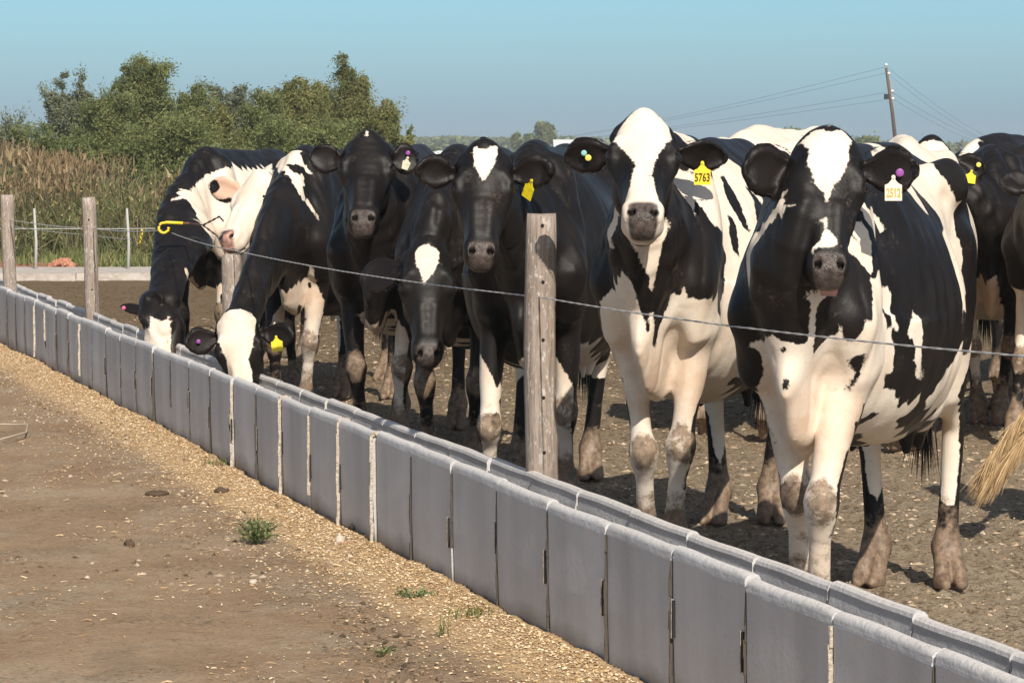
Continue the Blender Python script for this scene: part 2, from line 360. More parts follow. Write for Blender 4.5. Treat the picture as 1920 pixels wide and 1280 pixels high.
notch_b = MB(); notch_b.box((-.001, 0, 0), (.007, .009, .10)); notch_me = notch_b.mesh('lifting_slot', mat('slot_shadow', (.03, .027, .025), .9))
lip_b = MB(); lip_b.box((-.001, 0, 0), (.008, .006, .105)); lip_me = lip_b.mesh('slot_edge', mortar_m)
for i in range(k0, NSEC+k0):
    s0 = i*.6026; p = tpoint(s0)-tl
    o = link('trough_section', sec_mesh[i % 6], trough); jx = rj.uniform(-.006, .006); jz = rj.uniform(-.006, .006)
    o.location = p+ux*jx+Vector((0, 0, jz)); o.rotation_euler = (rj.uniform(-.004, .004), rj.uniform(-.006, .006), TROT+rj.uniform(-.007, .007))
    # mortar squeezed into the joint
    pale_j = rj.random() < .27; jm = mortar_m if pale_j else gap_m; jw = rj.choice((.005, .008, .013)) if pale_j else rj.choice((.004, .005, .007)); b = MB(); hh = .425 if jw > .012 else .40
    zlo = 0 if rj.random() < .6 else rj.uniform(0, .2)
    for q in range(9):
        zc = zlo+(hh-zlo)*(q+.5)/9; b.box(((-.004 if jw > .012 else .002 if pale_j else .008)+rj.uniform(-.002, .002), -.007+rj.uniform(-.002, .002), zc), (.012, jw*rj.uniform(.6, 1.3), (hh-zlo)/9+.006), jit=.0015)
    if jw > .012:
        for q in range(5): b.box((.004+.009*q, -.007, .436-.0012*(q-2)**2), (.013, jw*rj.uniform(.8, 1.3), .014), jit=.003)
    o = b.build('mortar_joint', jm, trough); o.location = p; o.rotation_euler = (0, 0, TROT)
    b = MB(); jw = max(jw, .009)*rj.uniform(.5, 1)
    for q in range(4): b.box((.452+.001*rj.random(), -.007, .12+.045*q), (.006, jw, .05), jit=.002)
    o = b.build('mortar_joint', rj.choice((mortar_m, gap_m)), trough); o.location = p; o.rotation_euler = (0, 0, TROT)
    # lifting slots next to the joint: dark strips imitate the shade inside
    for sg in ((1,), (-1,), (1, -1), (1,))[rj.randrange(4)]:
        o = link('lifting_slot', notch_me, trough); zz_ = rj.uniform(.19, .25); o.location = p+ux*(.0065+jx)+uy*(-.006+sg*.020)+Vector((0, 0, zz_)); o.rotation_euler = (0, 0, TROT)
        o = link('slot_edge', lip_me, trough); o.location = p+ux*(.006+jx)+uy*(-.006+sg*.020+.008)+Vector((0, 0, zz_)); o.rotation_euler = (0, 0, TROT)
# feed lying in the bottom of the trough
fs = np.linspace(-3.4, 22, 260); fu = np.linspace(.085, .43, 9); FS, FU = np.meshgrid(fs, fu, indexing='ij')
FZ = .10+.02*np.sin(FS*2.1)+.03*fbm(FS*6, FU*9, 8, 3)+.02
pts_ = np.array([[.26, 9.09, 0]])+FS.reshape(-1, 1)*np.array([[uy.x, uy.y, 0]])+FU.reshape(-1, 1)*np.array([[ux.x, ux.y, 0]]); pts_[:, 2] = FZ.ravel()
fi = np.arange(FS.size).reshape(FS.shape); ff = np.stack([fi[:-1, :-1], fi[1:, :-1], fi[1:, 1:], fi[:-1, 1:]], -1).reshape(-1, 4)
tag(link('feed', raw_mesh('feed', pts_, ff, [feed_m], True)), 'brown chopped feed lying in the bottom of the trough', 'feed', kind='stuff')

# ------------------------------------------------------------------ fence posts and wires
wood = mat('weathered_post', rough=.9, spec=.15); n = N(wood)
g1 = n.noise(14, 5, .6, stretch=(6, 6, .35)); g2 = n.noise(40, 4, .6, stretch=(4, 4, .5))
c = n.mix(n.rng(g1, .35, .65), (.25, .195, .155), (.40, .33, .28)); c = n.mix(n.rng(g2, .55, .75, 0, .55), c, (.13, .095, .07))
fl = n.noise(38, 4, .75, stretch=(1.6, 1.6, .6)); c = n.mix(n.math('MULTIPLY', n.rng(fl, .55, .62), n.rng(n.noise(5, 3, .5), .42, .56)), c, (.58, .53, .47))
n.col(c); n.bump(n.math('ADD', g1, n.math('MULTIPLY', g2, .5)), .006, .9)
hole_m = mat('drilled_hole', (.02, .015, .012), .9)
wire_m = mat('galvanised_wire', (.52, .51, .49), .45, .4); wire_m.node_tree.nodes['Principled BSDF'].inputs['Metallic'].default_value = .0
def post(x, y, r, h, lean, label, seed, holes=()):
    t = empty('fence_post', (x, y, 0)); tag(t, label, 'fence post', 'wooden posts along the trough')
    rr = random.Random(seed); v = []; f = []; S_ = 20; K_ = 16
    for j in range(K_+1):
        z = h*j/K_-.05*(j == 0); rad = r*(1.04-.06*j/K_)*(1 if j < K_ else .93)
        for i in range(S_):
            a = 2*math.pi*i/S_; q = rad*(1+.035*math.sin(3*a+seed)+.02*math.sin(7*a+z*5+seed)+.012*rr.uniform(-1, 1))
            v.append((q*math.cos(a)+lean[0]*z+.004*math.sin(z*5+seed), q*math.sin(a)+lean[1]*z, z+(.006*math.sin(a*2+seed) if j == K_ else 0)))
    for j in range(K_):
        for i in range(S_): a = j*S_+i; b = j*S_+(i+1) % S_; f.append((a, b, b+S_, a+S_))
    v.append((lean[0]*h, lean[1]*h, h+.004))
    for i in range(S_): f.append((K_*S_+i, K_*S_+(i+1) % S_, len(v)-1))
    o = link('trunk', py_mesh('post_trunk', v, f, wood, True), t)
    for (dx, hz) in holes:
        b = MB(); a = math.asin(max(-.9, min(.9, dx/r))); q = r*1.015
        b.tube([(q*math.sin(a)+lean[0]*hz, -q*math.cos(a)+.012, hz), (q*math.sin(a)*1.02+lean[0]*hz, -q*math.cos(a)-.0015, hz)], .0065, 8); b.build('wire_hole', hole_m, t)
    return t
post(.107, 11.65, .0575, 1.262, (-.004, 0), 'thick grey brown fence post with drilled holes in front of the star-faced cow', 1, [(.008, 1.225), (.009, 1.02), (.009, .81), (.010, .60), (.012, .40), (.012, .2)])
post(-1.52, 17.35, .055, .93, (.0, 0), 'short fence post mostly hidden under the white cow\'s chin', 5)
post(-2.99, 22.9, .050, 1.155, (-.035, .0), 'weathered grey fence post left of the cow eating at the far left', 9, [(.004, 1.0), (.006, .5)])
post(-3.99, 25.5, .053, 1.135, (-.03, .0), 'brown fence post at the left edge of the picture', 14)
WP = [(-5.4, 30.5, .95), (-3.98, 25.43, .94), (-2.985, 22.84, .935), (-2.16, 19.8, 1.0)]
WP2 = [(-2.10, 19.75, .985), (-1.50, 17.28, .955), (.10, 11.585, .966), (1.21, 7.55, 1.012), (2.1, 4.3, 1.05)]
def twisted(name, pts, r, label, strands=2):
    b = MB(); P_ = []
    for a, c_ in zip(pts[:-1], pts[1:]):
        a, c_ = Vector(a), Vector(c_); L = (c_-a).length; m = max(2, int(L/.05))
        for i in range(m):
            t = i/m; P_.append(a.lerp(c_, t)-Vector((0, 0, .02*4*t*(1-t)*min(1, L/5))))
    P_.append(Vector(pts[-1]))
    for s_ in range(strands):
        q = []
        for i, p in enumerate(P_):
            a = i*1.6+math.pi*s_; d = (P_[min(i+1, len(P_)-1)]-P_[max(i-1, 0)]).normalized(); u = d.cross(Vector((0, 0, 1))).normalized(); w = u.cross(d)
            q.append(p+(u*math.cos(a)+w*math.sin(a))*r*.9)
        b.tube(q, r, 5)
    return tag(b.build(name, wire_m, None, True), label, 'wire')
twisted('fence_wire', WP2, .0018, 'twisted steel wire crossing in front of the cows to the right edge')
twisted('fence_wire', WP, .0022, 'steel wire joining the two posts at the far left to the yellow hook')
twisted('fence_wire', [(p[0], p[1], p[2]-.045) for p in WP[:3]]+[(-2.55, 21.4, .90)], .0016, 'second thin wire just under the top wire at the far left')
yel = mat('yellow_plastic', (.85, .60, .03), .4, .5)
hk = empty('insulator_hook', (-2.13, 19.75, 1.0)); tag(hk, 'yellow plastic gate hook curled over the wire beside the white cow\'s muzzle', 'hook')
b = MB(); pts = [(.10, 0, .045), (.0, 0, .050), (-.018, 0, .046)]+[(-.02+.030*math.cos(math.radians(a))*1.0, 0, .016+.031*math.sin(math.radians(a))) for a in range(100, 330, 20)]+[(.014, 0, .0), (.016, 0, .012), (.004, 0, .016)]
b.tube(pts, [.010]*2+[.0085]*(len(pts)-2), 10); b.build('hook_body', yel, hk, True)
b = MB(); b.tube([(.098, 0, .045), (.14, 0, .044)], .0075, 8); b.build('rope_socket', mat('rusty_wire', (.16, .07, .05), .8), hk)
rope_m = mat('rusty_twisted_wire', (.17, .09, .065), .8)
def rope(pts, lab):
    b = MB()
    for s_ in (0, 1):
        q = []; P_ = [Vector(a).lerp(Vector(c_), t/8) for a, c_ in zip(pts[:-1], pts[1:]) for t in range(8)]+[Vector(pts[-1])]
        for i, p in enumerate(P_): q.append(p+Vector((0, math.cos(i*1.3+3.14*s_), math.sin(i*1.3+3.14*s_)))*.004)
        b.tube(q, .0035, 5)
    o = b.build('rusty_wire', rope_m); tag(o, lab, 'wire')
rope([(-1.99, 19.75, 1.043), (-1.86, 19.3, 1.045), (-1.70, 18.6, 1.11), (-1.57, 17.42, 1.11)], 'upper rusty twisted wire from the yellow hook to behind the white cow\'s cheek')
rope([(-1.90, 19.6, 1.042), (-1.74, 18.9, .99), (-1.56, 17.42, .93)], 'lower rusty twisted wire from the yellow hook to the white cow\'s nose')
h2 = empty('insulator_hook', (-2.42, 20.8, .94)); tag(h2, 'small yellow hook dangling from the wire left of the large yellow hook', 'hook')
b = MB(); b.tube([(.01, 0, .04), (.022, 0, .03), (.018, 0, .012), (.0, 0, .0), (.012, 0, -.02), (.006, 0, -.04), (-.008, 0, -.055)], .0055, 8); b.build('hook_body', yel, h2, True)
# thin stakes in front of the weeds
stake_m = mat('grey_stake', (.42, .41, .38), .8)
for px_, top_, lab in ((-5.66, .80, 'thin pale stake in the grass between the two left posts'), (-4.56, .80, 'thin pale stake in the grass right of the second post')):
    b = MB(); b.tube([(0, 0, 0), (.01, 0, top_*.5), (-.01, 0, top_)], [.020, .018, .014], 7); o = b.build('fence_stake', stake_m, None, True); o.location = (px_, 38.0, 0); tag(o, lab, 'stake', 'thin stakes before the weeds')
b = MB(); b.tube([(-9.0, 38, .57), (-5.66, 38, .56), (-4.56, 38, .56), (-1.5, 38, .58)], .004, 5); tag(b.build('stake_wire', wire_m), 'thin wire strung between the pale stakes before the weeds', 'wire')
# pale hose on the lane
b = MB(); q = [(-1.95, 13.9, .02), (-1.98, 15.1, .02), (-2.12, 16.2, .02), (-2.3, 16.6, .022), (-2.55, 16.4, .025), (-2.62, 15.8, .03), (-2.5, 15.5, .03), (-2.3, 15.6, .03), (-2.2, 15.2, .02)]
q = [(x-.05, y+.5*0, z) for x, y, z in q]
hose = MB(); hose.tube([(-2.95, 16.9, .01), (-2.75, 17.1, .03), (-2.58, 17.0, .035), (-2.53, 16.6, .03), (-2.62, 16.3, .02), (-2.9, 16.15, .01), (-3.1, 16.1, .01)], .005, 7)
tag(hose.build('rope_loop', mat('pale_rope', (.46, .38, .28), .9), None, True), 'pale loop of old rope lying on the dirt at the left edge', 'rope')

# ------------------------------------------------------------------ behind the pen: slab edge, rubble, grass, weeds
slab = mat('pale_slab', rough=.9); n = N(slab); n.col(n.mix(n.rng(n.noise(6, 5, .7), .4, .66), (.56, .50, .44), (.40, .34, .28))); n.bump(n.noise(20, 4, .7), .02, 1)
b = MB()
xs_ = [-14+1.0*i for i in range(22)]
for x0 in xs_: b.box((x0+.5, 37.6+.02*math.sin(x0*2), .03), (1.0, 1.9+.1*math.sin(x0*3), .11), jit=.008)
tag(b.build('concrete_apron', slab), kind='structure')
redsoil = mat('red_soil', (.30, .13, .075), .95)
v = []; f = []
for i in range(16):
    for j in range(5):
        x = -8.2+i*.22; y = 38.55+j*.3; v.append((x, y, .03+.10*math.sin(math.pi*j/4)*max(0, math.sin(math.pi*i/15))*(1+.3*math.sin(i*2.2+j))))
for i in range(15):
    for j in range(4): a = i*5+j; f.append((a, a+5, a+6, a+1))
tag(link('red_soil_heap', py_mesh('red_soil_heap', v, f, redsoil, True)), 'low heap of reddish soil behind the pale slab at the far left', 'soil heap')
brk = mat('broken_brick', rough=.9); n = N(brk); n.col(n.mix(n.rng(n.noise(25, 4, .6), .4, .6), (.42, .17, .10), (.56, .30, .20)))
pile = empty('brick_pile', (-5.42, 38.75, .05)); tag(pile, 'small pile of broken red bricks on the slab between the left posts', 'brick pile')
for i in range(22):
    b = MB(); rot = Matrix.Rotation(random.uniform(0, 3), 3, 'Z') @ Matrix.Rotation(random.uniform(-.6, .6), 3, 'X')
    b.box((0, 0, 0), (random.uniform(.06, .12), random.uniform(.05, .08), random.uniform(.03, .05)), rot, jit=.008)
    o = b.build('brick', brk, pile); a = random.uniform(0, 6.28); r_ = random.uniform(0, .17)*(1 if i > 8 else .5)
    o.location = (r_*math.cos(a)*1.3, r_*math.sin(a)*.6-.1, .025+max(0, .13-r_*.75)*random.uniform(.4, 1))

def blades(name, X, Y, Zb, H, Wd, lean, cols, label, cat, seg=3, curl=.35, mat_=None, seedtop=None):
    """tapering bent blades; colour per vertex"""
    m = len(X); a = rng.rand(m)*6.28; ln = lean*rng.rand(m)
    dx, dy = np.cos(a)*ln*H, np.sin(a)*ln*H; wa = rng.rand(m)*6.28; wx, wy = np.cos(wa)*Wd, np.sin(wa)*Wd
    Vs = []; Ts = []; tone = rng.rand(m)
    for j in range(seg+1):
        t = j/seg; cxx = X+dx*t**1.8; cyy = Y+dy*t**1.8; czz = Zb+H*(t-curl*ln*t*t)
        w = (1-t)**.7+.04 if j < seg else 0.02
        Vs += [np.stack([cxx-wx*w, cyy-wy*w, czz], 1), np.stack([cxx+wx*w, cyy+wy*w, czz], 1)]; Ts += [np.full(m, t)]*2
    Vv = np.stack(Vs, 1).reshape(-1, 3); T_ = np.stack(Ts, 1).ravel(); k = 2*(seg+1); b_ = np.arange(m)*k
    F = np.concatenate([np.stack([b_+2*j, b_+2*j+1, b_+2*j+3, b_+2*j+2], 1) for j in range(seg)])
    tn = np.repeat(tone, k); at = np.stack([tn, T_, np.repeat((H/np.max(H)), k), np.ones(len(T_))], 1)
    return tag(link(name, raw_mesh(name, Vv, F, [mat_ or cols], False, dict(gr=at))), label, cat, kind='stuff')
def blade_mat(name, low, high, dry, sub=.0):
    m = mat(name, rough=.7, spec=.25); n = N(m); z = n.rgb(n.attr('gr', 'Color'))
    c = n.mix(z[1], low, high); c = n.mix(n.rng(z[0], .55, .95), c, dry); c = n.mix(n.rng(z[0], .0, .3, .5, 0), c, (.03, .04, .012))
    n.col(c); return m
gm = blade_mat('verge_grass', (.06, .08, .022), (.17, .20, .06), (.30, .26, .12))
wm = blade_mat('weed_stems', (.095, .125, .040), (.155, .14, .065), (.235, .18, .095))
m_ = 17000; X_ = rng.uniform(-14, 1.5, m_); Y_ = 38.9+rng.rand(m_)*2.8
blades('verge_grass', X_, Y_, np.zeros(m_), .10+.16*rng.rand(m_)*vnoise(X_*2, Y_*2, 4)*2, .006+.006*rng.rand(m_), .6, gm, 'short green grass along the edge of the pale slab', 'grass', mat_=gm)
m_ = 38000; X_ = rng.uniform(-14, 2.0, m_); Y_ = 41+rng.rand(m_)**.8*9
hh_ = (.75+.65*fbm(X_*.8, Y_*.6, 6, 3)*1.2)*(.5+.55*rng.rand(m_))*np.clip(.55+(Y_-41)*.22, 0, 1.12); hh_ *= np.interp(X_, [-10, -7, -4.6, -3, 3], [1.12, 1.05, 1.0, .9, .85])
blades('tall_weeds', X_, Y_, np.zeros(m_), hh_, .007+.009*rng.rand(m_), 1.9, wm, 'tall tangle of green and dry brown weeds behind the left fence posts', 'weeds', mat_=wm, seg=3, curl=.42)
m_ = 30000; X_ = rng.uniform(-14, 2.0, m_); Y_ = 40.8+rng.rand(m_)**1.2*7; Z_ = (.05+1.05*rng.rand(m_)**.9)*np.clip(.35+(Y_-40.8)*.2, 0, 1)*(.5+vnoise(X_*.9, Y_*.9, 19)); cl = vnoise(X_*1.4, Z_*2.2+Y_*.4, 21) > .40; X_, Y_, Z_ = X_[cl], Y_[cl], Z_[cl]; m_ = len(X_)
blades('broad_weeds', X_, Y_, Z_, .04+.07*rng.rand(m_), .008+.008*rng.rand(m_), 2.2, gm, 'broad-leaved green weeds tangled through the tall growth', 'weeds', mat_=gm, seg=2)
# reddish seed heads on the weeds
m_ = 22000; X_ = rng.uniform(-14, 2.0, m_); Y_ = 42.5+rng.rand(m_)*7.5; top = (1.05+.55*fbm(X_*.8, Y_*.6, 6, 3))*np.interp(X_, [-10, -7, -4.6, -3, 3], [1.1, 1.03, .95, .88, .85])
Zs = top*(.45+.58*np.sqrt(rng.rand(m_))); cl = vnoise(X_*1.1, Zs*2.5, 15) > .36; X_, Y_, Zs = X_[cl], Y_[cl], Zs[cl]; m_ = len(X_)
sm = blade_mat('seed_heads', (.16, .105, .055), (.24, .165, .09), (.33, .245, .14))
blades('seed_heads', X_, Y_, Zs, .08+.13*rng.rand(m_), .009+.010*rng.rand(m_), .9, sm, 'reddish brown seed heads topping the tall weeds', 'weeds', mat_=sm, seg=2)

# ------------------------------------------------------------------ trees
bark = mat('bark', rough=.95); n = N(bark); n.col(n.mix(n.noise(6, 4, .6), (.07, .055, .042), (.17, .14, .11)))
def leaf_mat(name, dark, lite, yellow):
    m = mat(name, rough=.6, spec=.3); n = N(m); z = n.rgb(n.attr('lf', 'Color'))
    c = n.mix(z[0], dark, lite); c = n.mix(n.rng(z[1], .55, .9, 0, .9), c, yellow); n.col(c)
    tb = n.n.new('ShaderNodeBsdfTranslucent'); n.set(tb.inputs[0], n.mix(.5, c, yellow)); mx = n.n.new('ShaderNodeMixShader'); mx.inputs[0].default_value = .42
    n.t.links.new(n.b.outputs[0], mx.inputs[1]); n.t.links.new(tb.outputs[0], mx.inputs[2]); out = [q for q in n.n if q.type == 'OUTPUT_MATERIAL'][0]; n.t.links.new(mx.outputs[0], out.inputs[0]); return m
LM = [leaf_mat('leaves_dark_green', (.125, .15, .055), (.26, .29, .105), (.33, .33, .12)), leaf_mat('leaves_grey_green', (.14, .16, .10), (.26, .28, .17), (.30, .31, .19)), leaf_mat('leaves_yellow_green', (.15, .165, .06), (.29, .29, .10), (.38, .34, .12))]
def tree(name, x, y, w, h, style, lm, label, group, leaves=14000, lsize=.07, seed=0, base=0.0, cat='tree'):
    """branches fan out of the trunk, leaves hang in sprays along the branches"""
    r_ = np.random.RandomState(seed+100); t = empty(name, (x, y, 0)); tag(t, label, cat, group)
    b = MB(); nb = 34 if style != 'far' else 9; tips = []
    b.tube([(0, 0, -.1), (w*.02, 0, h*.18), (-w*.015, 0, h*.42)], [h*.035, h*.026, h*.015], 8)
    for i in range(nb):
        a = r_.rand()*6.28; up_ = r_.rand()
        if style == 'feather': ex = w*.5*(.25+.75*(1-up_)**.7); tz = h*(.45+.55*up_)
        elif style == 'dome': el_ = math.acos(1-1.15*r_.rand()); ex = w*.5*math.sin(el_)*(.8+.25*r_.rand()); tz = base*h+(h*(1-base))*(.42+.56*math.cos(el_)*(.85+.2*r_.rand()))
        elif style == 'far': el_ = math.acos(1-1.0*r_.rand()); ex = w*.42*math.sin(el_); tz = h*(.55+.38*math.cos(el_))
        else: ex = w*.5*(.3+.7*r_.rand()); tz = h*(.35+.6*r_.rand())
        tip = Vector((ex*math.cos(a), ex*math.sin(a)*.8, tz)); z0 = h*(.06+.30*r_.rand()); mid = Vector((tip.x*.45, tip.y*.45, z0+(tz-z0)*.62))
        b.tube([(0, 0, z0), mid, tip], [h*.012, h*.008, h*.002], 5, cap=False); tips.append((Vector((0, 0, z0)), mid, tip))
    b.build('trunk', bark, t, True)
    leaves = int(leaves*2.5); per = max(4, leaves//(nb*9)); P_ = []; D_ = []; T1 = []; T2 = []
    for (p0, pm, p2) in tips:
        ct = r_.rand(); cy = r_.rand()
        for s_ in range(9):                        # sprays along the outer part of the branch
            u = .30+.72*((s_+r_.rand())/9.0); q = pm.lerp(p2, max(0, u*1.6-.6)) if u > .375 else p0.lerp(pm, u/.375)
            droop = (-.9 if style == 'dome' else .75 if style == 'feather' else .1)
            dirn = Vector((r_.randn(), r_.randn(), droop+.5*r_.randn())).normalized(); L = w*(.12+.13*r_.rand())*(.8 if style != 'far' else 1.3); st = ct*.6+.4*r_.rand()
            k = int(per*(.35+1.3*r_.rand()))
            tt = r_.rand(k); off = r_.randn(k, 3)*L*.27*(.35+tt[:, None])
            P_.append(np.array(q)+np.array(dirn)[None]*L*tt[:, None]+off); D_.append(np.tile(np.array(dirn), (k, 1))+r_.randn(k, 3)*.55); T1.append(np.clip(st+.25*r_.randn(k), 0, 1)); T2.append(np.clip(cy*.6+.4*r_.rand(k), 0, 1))
    P_ = np.concatenate(P_); D_ = np.concatenate(D_); T1 = np.concatenate(T1); T2 = np.concatenate(T2); k = len(P_)
    P_[:, 2] = np.maximum(P_[:, 2], .05)
    D_ /= np.linalg.norm(D_, axis=1)[:, None]; S_ = np.cross(D_, r_.randn(k, 3)); S_ /= np.linalg.norm(S_, axis=1)[:, None]
    l_ = lsize*(.6+.8*r_.rand(k))[:, None]; wd_ = l_*(.20 if style != 'far' else .5)
    Vv = np.stack([P_-D_*l_*.5+S_*wd_, P_-D_*l_*.5-S_*wd_, P_+D_*l_*.5], 1).reshape(-1, 3)
    at = np.stack([np.repeat(T1, 3), np.repeat(T2, 3), np.zeros(3*k), np.ones(3*k)], 1)
    link('crown', raw_mesh('crown', Vv, np.arange(3*k).reshape(-1, 3), [LM[lm]], False, dict(lf=at)), t)
    return t
def at(px, Z): return (px-960)*Z/6000.0
G1 = 'willowy trees behind the weeds'
TR = [  # px centre, top y, width px, depth, style, leaf, label
 (30, 212, 120, 66, 'feather', 1, 'lowest wispy bush at the far left edge under open sky', 5000),
 (128, 122, 110, 78, 'loose', 1, 'airy grey green tree at the left end of the tree row', 13000),
 (205, 150, 130, 74, 'feather', 0, 'mid-height bushy tree between the grey tree and the tallest tree', 15000),
 (268, 90, 150, 76, 'feather', 0, 'tallest feathery green tree of the row', 26000),
 (365, 150, 100, 74, 'feather', 0, 'narrow feathery tree right of the tallest tree', 12000),
 (400, 190, 110, 70, 'feather', 2, 'lower bright green bush in the dip of the tree row', 12000),
 (440, 140, 100, 78, 'loose', 1, 'thin grey green tree in the middle of the row', 11000),
 (495, 168, 110, 74, 'feather', 0, 'dark feathery tree left of the big rounded tree', 13000),
 (560, 135, 130, 76, 'dome', 2, 'left shoulder of yellow green foliage, smaller round tree', 16000),
 (645, 106, 190, 78, 'dome', 2, 'big rounded yellow green tree with drooping outer branches', 30000),
 (725, 165, 60, 77, 'dome', 2, 'slim drooping tree hanging over the right end of the row', 6000),
 (748, 232, 60, 72, 'loose', 2, 'small low bush at the right end of the tree row', 3500),
 (100, 225, 150, 64, 'loose', 0, 'low green bush in front of the grey green tree', 9000),
 (330, 215, 190, 64, 'loose', 0, 'wide dark bush in front of the tallest tree', 15000),
 (560, 215, 200, 66, 'loose', 0, 'wide dark bush in front of the big rounded tree', 15000),
]
for i, (px, ty, wpx, Z, stl, lm, lab, nl) in enumerate(TR):
    s_ = 6000/Z; tree('willow_tree' if wpx > 90 else 'willow_bush', at(px, Z), Z, wpx/s_*1.05, (1.5+(280-ty)/s_)*(.94 if stl == 'feather' else .99), stl, lm, lab, G1, int(nl*1.25), .078, i*7+1)
# far trees in the haze
for i, (px, ty, wpx, Z, stl, lab) in enumerate([(1019, 224, 48, 520, 'dome', 'far umbrella-shaped tree on the skyline above the black backs'), (968, 245, 20, 520, 'far', 'far small round tree left of the umbrella-shaped tree'), (992, 249, 18, 520, 'far', 'far smaller tree touching the umbrella-shaped tree on its left'),
    (1481, 244, 62, 420, 'far', 'far dark domed tree between the white cow and the 2512 cow'), (815, 272, 26, 620, 'far', 'tiny far tree above the white silage bag'), (850, 276, 20, 620, 'far', 'tiny far tree left of the star-faced cow'), (1625, 266, 50, 400, 'far', 'far green tree right of the 2512 cow'), (1590, 270, 40, 430, 'far', 'far low green tree just behind the ear of the 2512 cow')]):
    s_ = 6000/Z; tree('far_tree', at(px, Z), Z, wpx/s_, 1.5+(280-ty)/s_, stl, 0, lab, 'far trees on the skyline', 3500 if wpx > 40 else 1400, .6 if Z > 450 else .5, i*5+60, base=.25)
for i, (px, ty, wpx, lab) in enumerate([(1722, 246, 50, 'twiggy thin bush between the pole and the blaze-faced cow'), (1785, 252, 50, 'twiggy thin bush right of the blaze-faced cow'), (1905, 262, 60, 'twiggy bush at the right edge above the black cow')]):
    tree('twiggy_bush', at(px, 70), 70, wpx/85.7, 1.5+(280-ty)/85.7, 'loose', 1, lab, 'twiggy bushes at the right', 500, .07, i+90, cat='bush')
# distant wood edge
b = MB(); r_ = random.Random(5)
m_ = 9000; X_ = np.concatenate([rng.uniform(-190, 190, 5000), rng.uniform(-20, 12, 4000)*1.0-12]); Y_ = 900+rng.rand(m_)*60; hz_ = (2.0+2.2*fbm(X_*.03, X_*0+3, 5, 3)*1.6)*rng.rand(m_)**.5
D_ = rng.randn(m_, 3); D_ /= np.linalg.norm(D_, axis=1)[:, None]; S_ = np.cross(D_, rng.randn(m_, 3)); S_ /= np.linalg.norm(S_, axis=1)[:, None]; C_ = np.stack([X_, Y_, hz_], 1); l_ = 1.0
Vv = np.stack([C_-D_*l_, C_+S_*l_*.7, C_+D_*l_, C_-S_*l_*.7], 1).reshape(-1, 3); at_ = np.stack([np.repeat(rng.rand(m_), 4)]*2+[np.zeros(4*m_), np.ones(4*m_)], 1)
tag(link('distant_wood', raw_mesh('distant_wood', Vv, np.arange(4*m_).reshape(-1, 4), [LM[0]], False, dict(lf=at_))), 'thin dark line of far woodland along the horizon', 'woodland', kind='stuff')
# white silage bags and a shed far off
white = mat('white_plastic', (.78, .77, .74), .5, .4)
def bag(x0, x1, y, h, label):
    v = []; f = []; K_ = 10; n_ = 14
    for j in range(n_+1):
        x = x0+(x1-x0)*j/n_; e = 1 if 0 < j < n_ else .82
        for i in range(K_+1):
            a = math.pi*i/K_; v.append((x, y-math.cos(a)*h*.75*e, math.sin(a)**.8*h*e*(1+.02*math.sin(j*1.9))))
    for j in range(n_):
        for i in range(K_): a = j*(K_+1)+i; f.append((a, a+1, a+K_+2, a+K_+1))
    f.append(tuple(range(K_+1))[::-1]); f.append(tuple(n_*(K_+1)+i for i in range(K_+1)))
    tag(link('silage_bag', py_mesh('silage_bag', v, f, white, True)), label, 'silage bag')
bag(at(772, 110), at(872, 110), 110, 1.44, 'white plastic silage bag behind the black cows left of the star-faced cow')
shed = empty('white_shed', (at(1075, 300), 300, 0)); tag(shed, 'far low white shed on the skyline left of the 5763 cow', 'shed')
b = MB(); b.box((0, 0, .9), (3.6, 6, 1.8)); b.build('wall', mat('shed_wall', (.45, .44, .42), .8), shed)
b = MB(); b.v = [Vector(p) for p in [(-1.9, -3.2, 1.8), (1.9, -3.2, 1.8), (1.9, 0, 2.4), (-1.9, 0, 2.4), (1.9, 3.2, 1.8), (-1.9, 3.2, 1.8), (-1.9, -3.2, 1.72), (1.9, -3.2, 1.72), (1.9, 3.2, 1.72), (-1.9, 3.2, 1.72)]]
b.f = [(0, 1, 2, 3), (3, 2, 4, 5), (0, 6, 7, 1), (5, 4, 8, 9), (0, 3, 5, 9, 6), (1, 7, 8, 4, 2)]; b.build('roof', white, shed)

# ------------------------------------------------------------------ utility pole and power lines
PZ = 200.0; s_ = 6000/PZ
def pp(px, py, Z=PZ): return Vector(((px-960)*Z/6000, Z, 1.5-(py-280)*Z/6000))
polt = empty('utility_pole', (pp(1685, 330).x, PZ, 0)); tag(polt, 'leaning wooden utility pole with transformer rising behind the cows', 'utility pole')
def rel(p): return p-polt.location
pm_ = mat('pole_wood', (.12, .085, .065), .9); dk = mat('transformer_steel', (.035, .037, .04), .5); por = mat('porcelain', (.75, .74, .72), .3, .5); gm_ = mat('pole_fittings', (.30, .30, .31), .5)
b = MB(); b.tube([rel(pp(1685, 330)), rel(pp(1672, 215)), rel(pp(1659, 128))], [.13, .115, .085], 9); b.build('shaft', pm_, polt, True)
b = MB(); c0 = rel(pp(1663, 182)); b.tube([c0+Vector((-.12, -.25, -.16)), c0+Vector((-.12, -.25, .16))], .16, 10); b.build('transformer', dk, polt)
for (px_, py_) in ((1659, 123), (1664, 139), (1671, 172), (1672, 186)):
    b = MB(); b.tube([rel(pp(px_, py_+2)), rel(pp(px_, py_-1)), rel(pp(px_, py_-3))], [.09, .12, .05], 8); b.build('insulator', por, polt, True)
b = MB()
b.tube([rel(pp(1666, 150)), rel(pp(1671, 196))], .07, 6); b.tube([rel(pp(1661, 165)), rel(pp(1673, 175))], .05, 6); b.tube([rel(pp(1663, 192)), rel(pp(1675, 183))], .05, 6)
b.build('bracket', gm_, polt)
lw = mat('power_cable', (.10, .10, .11), .6)
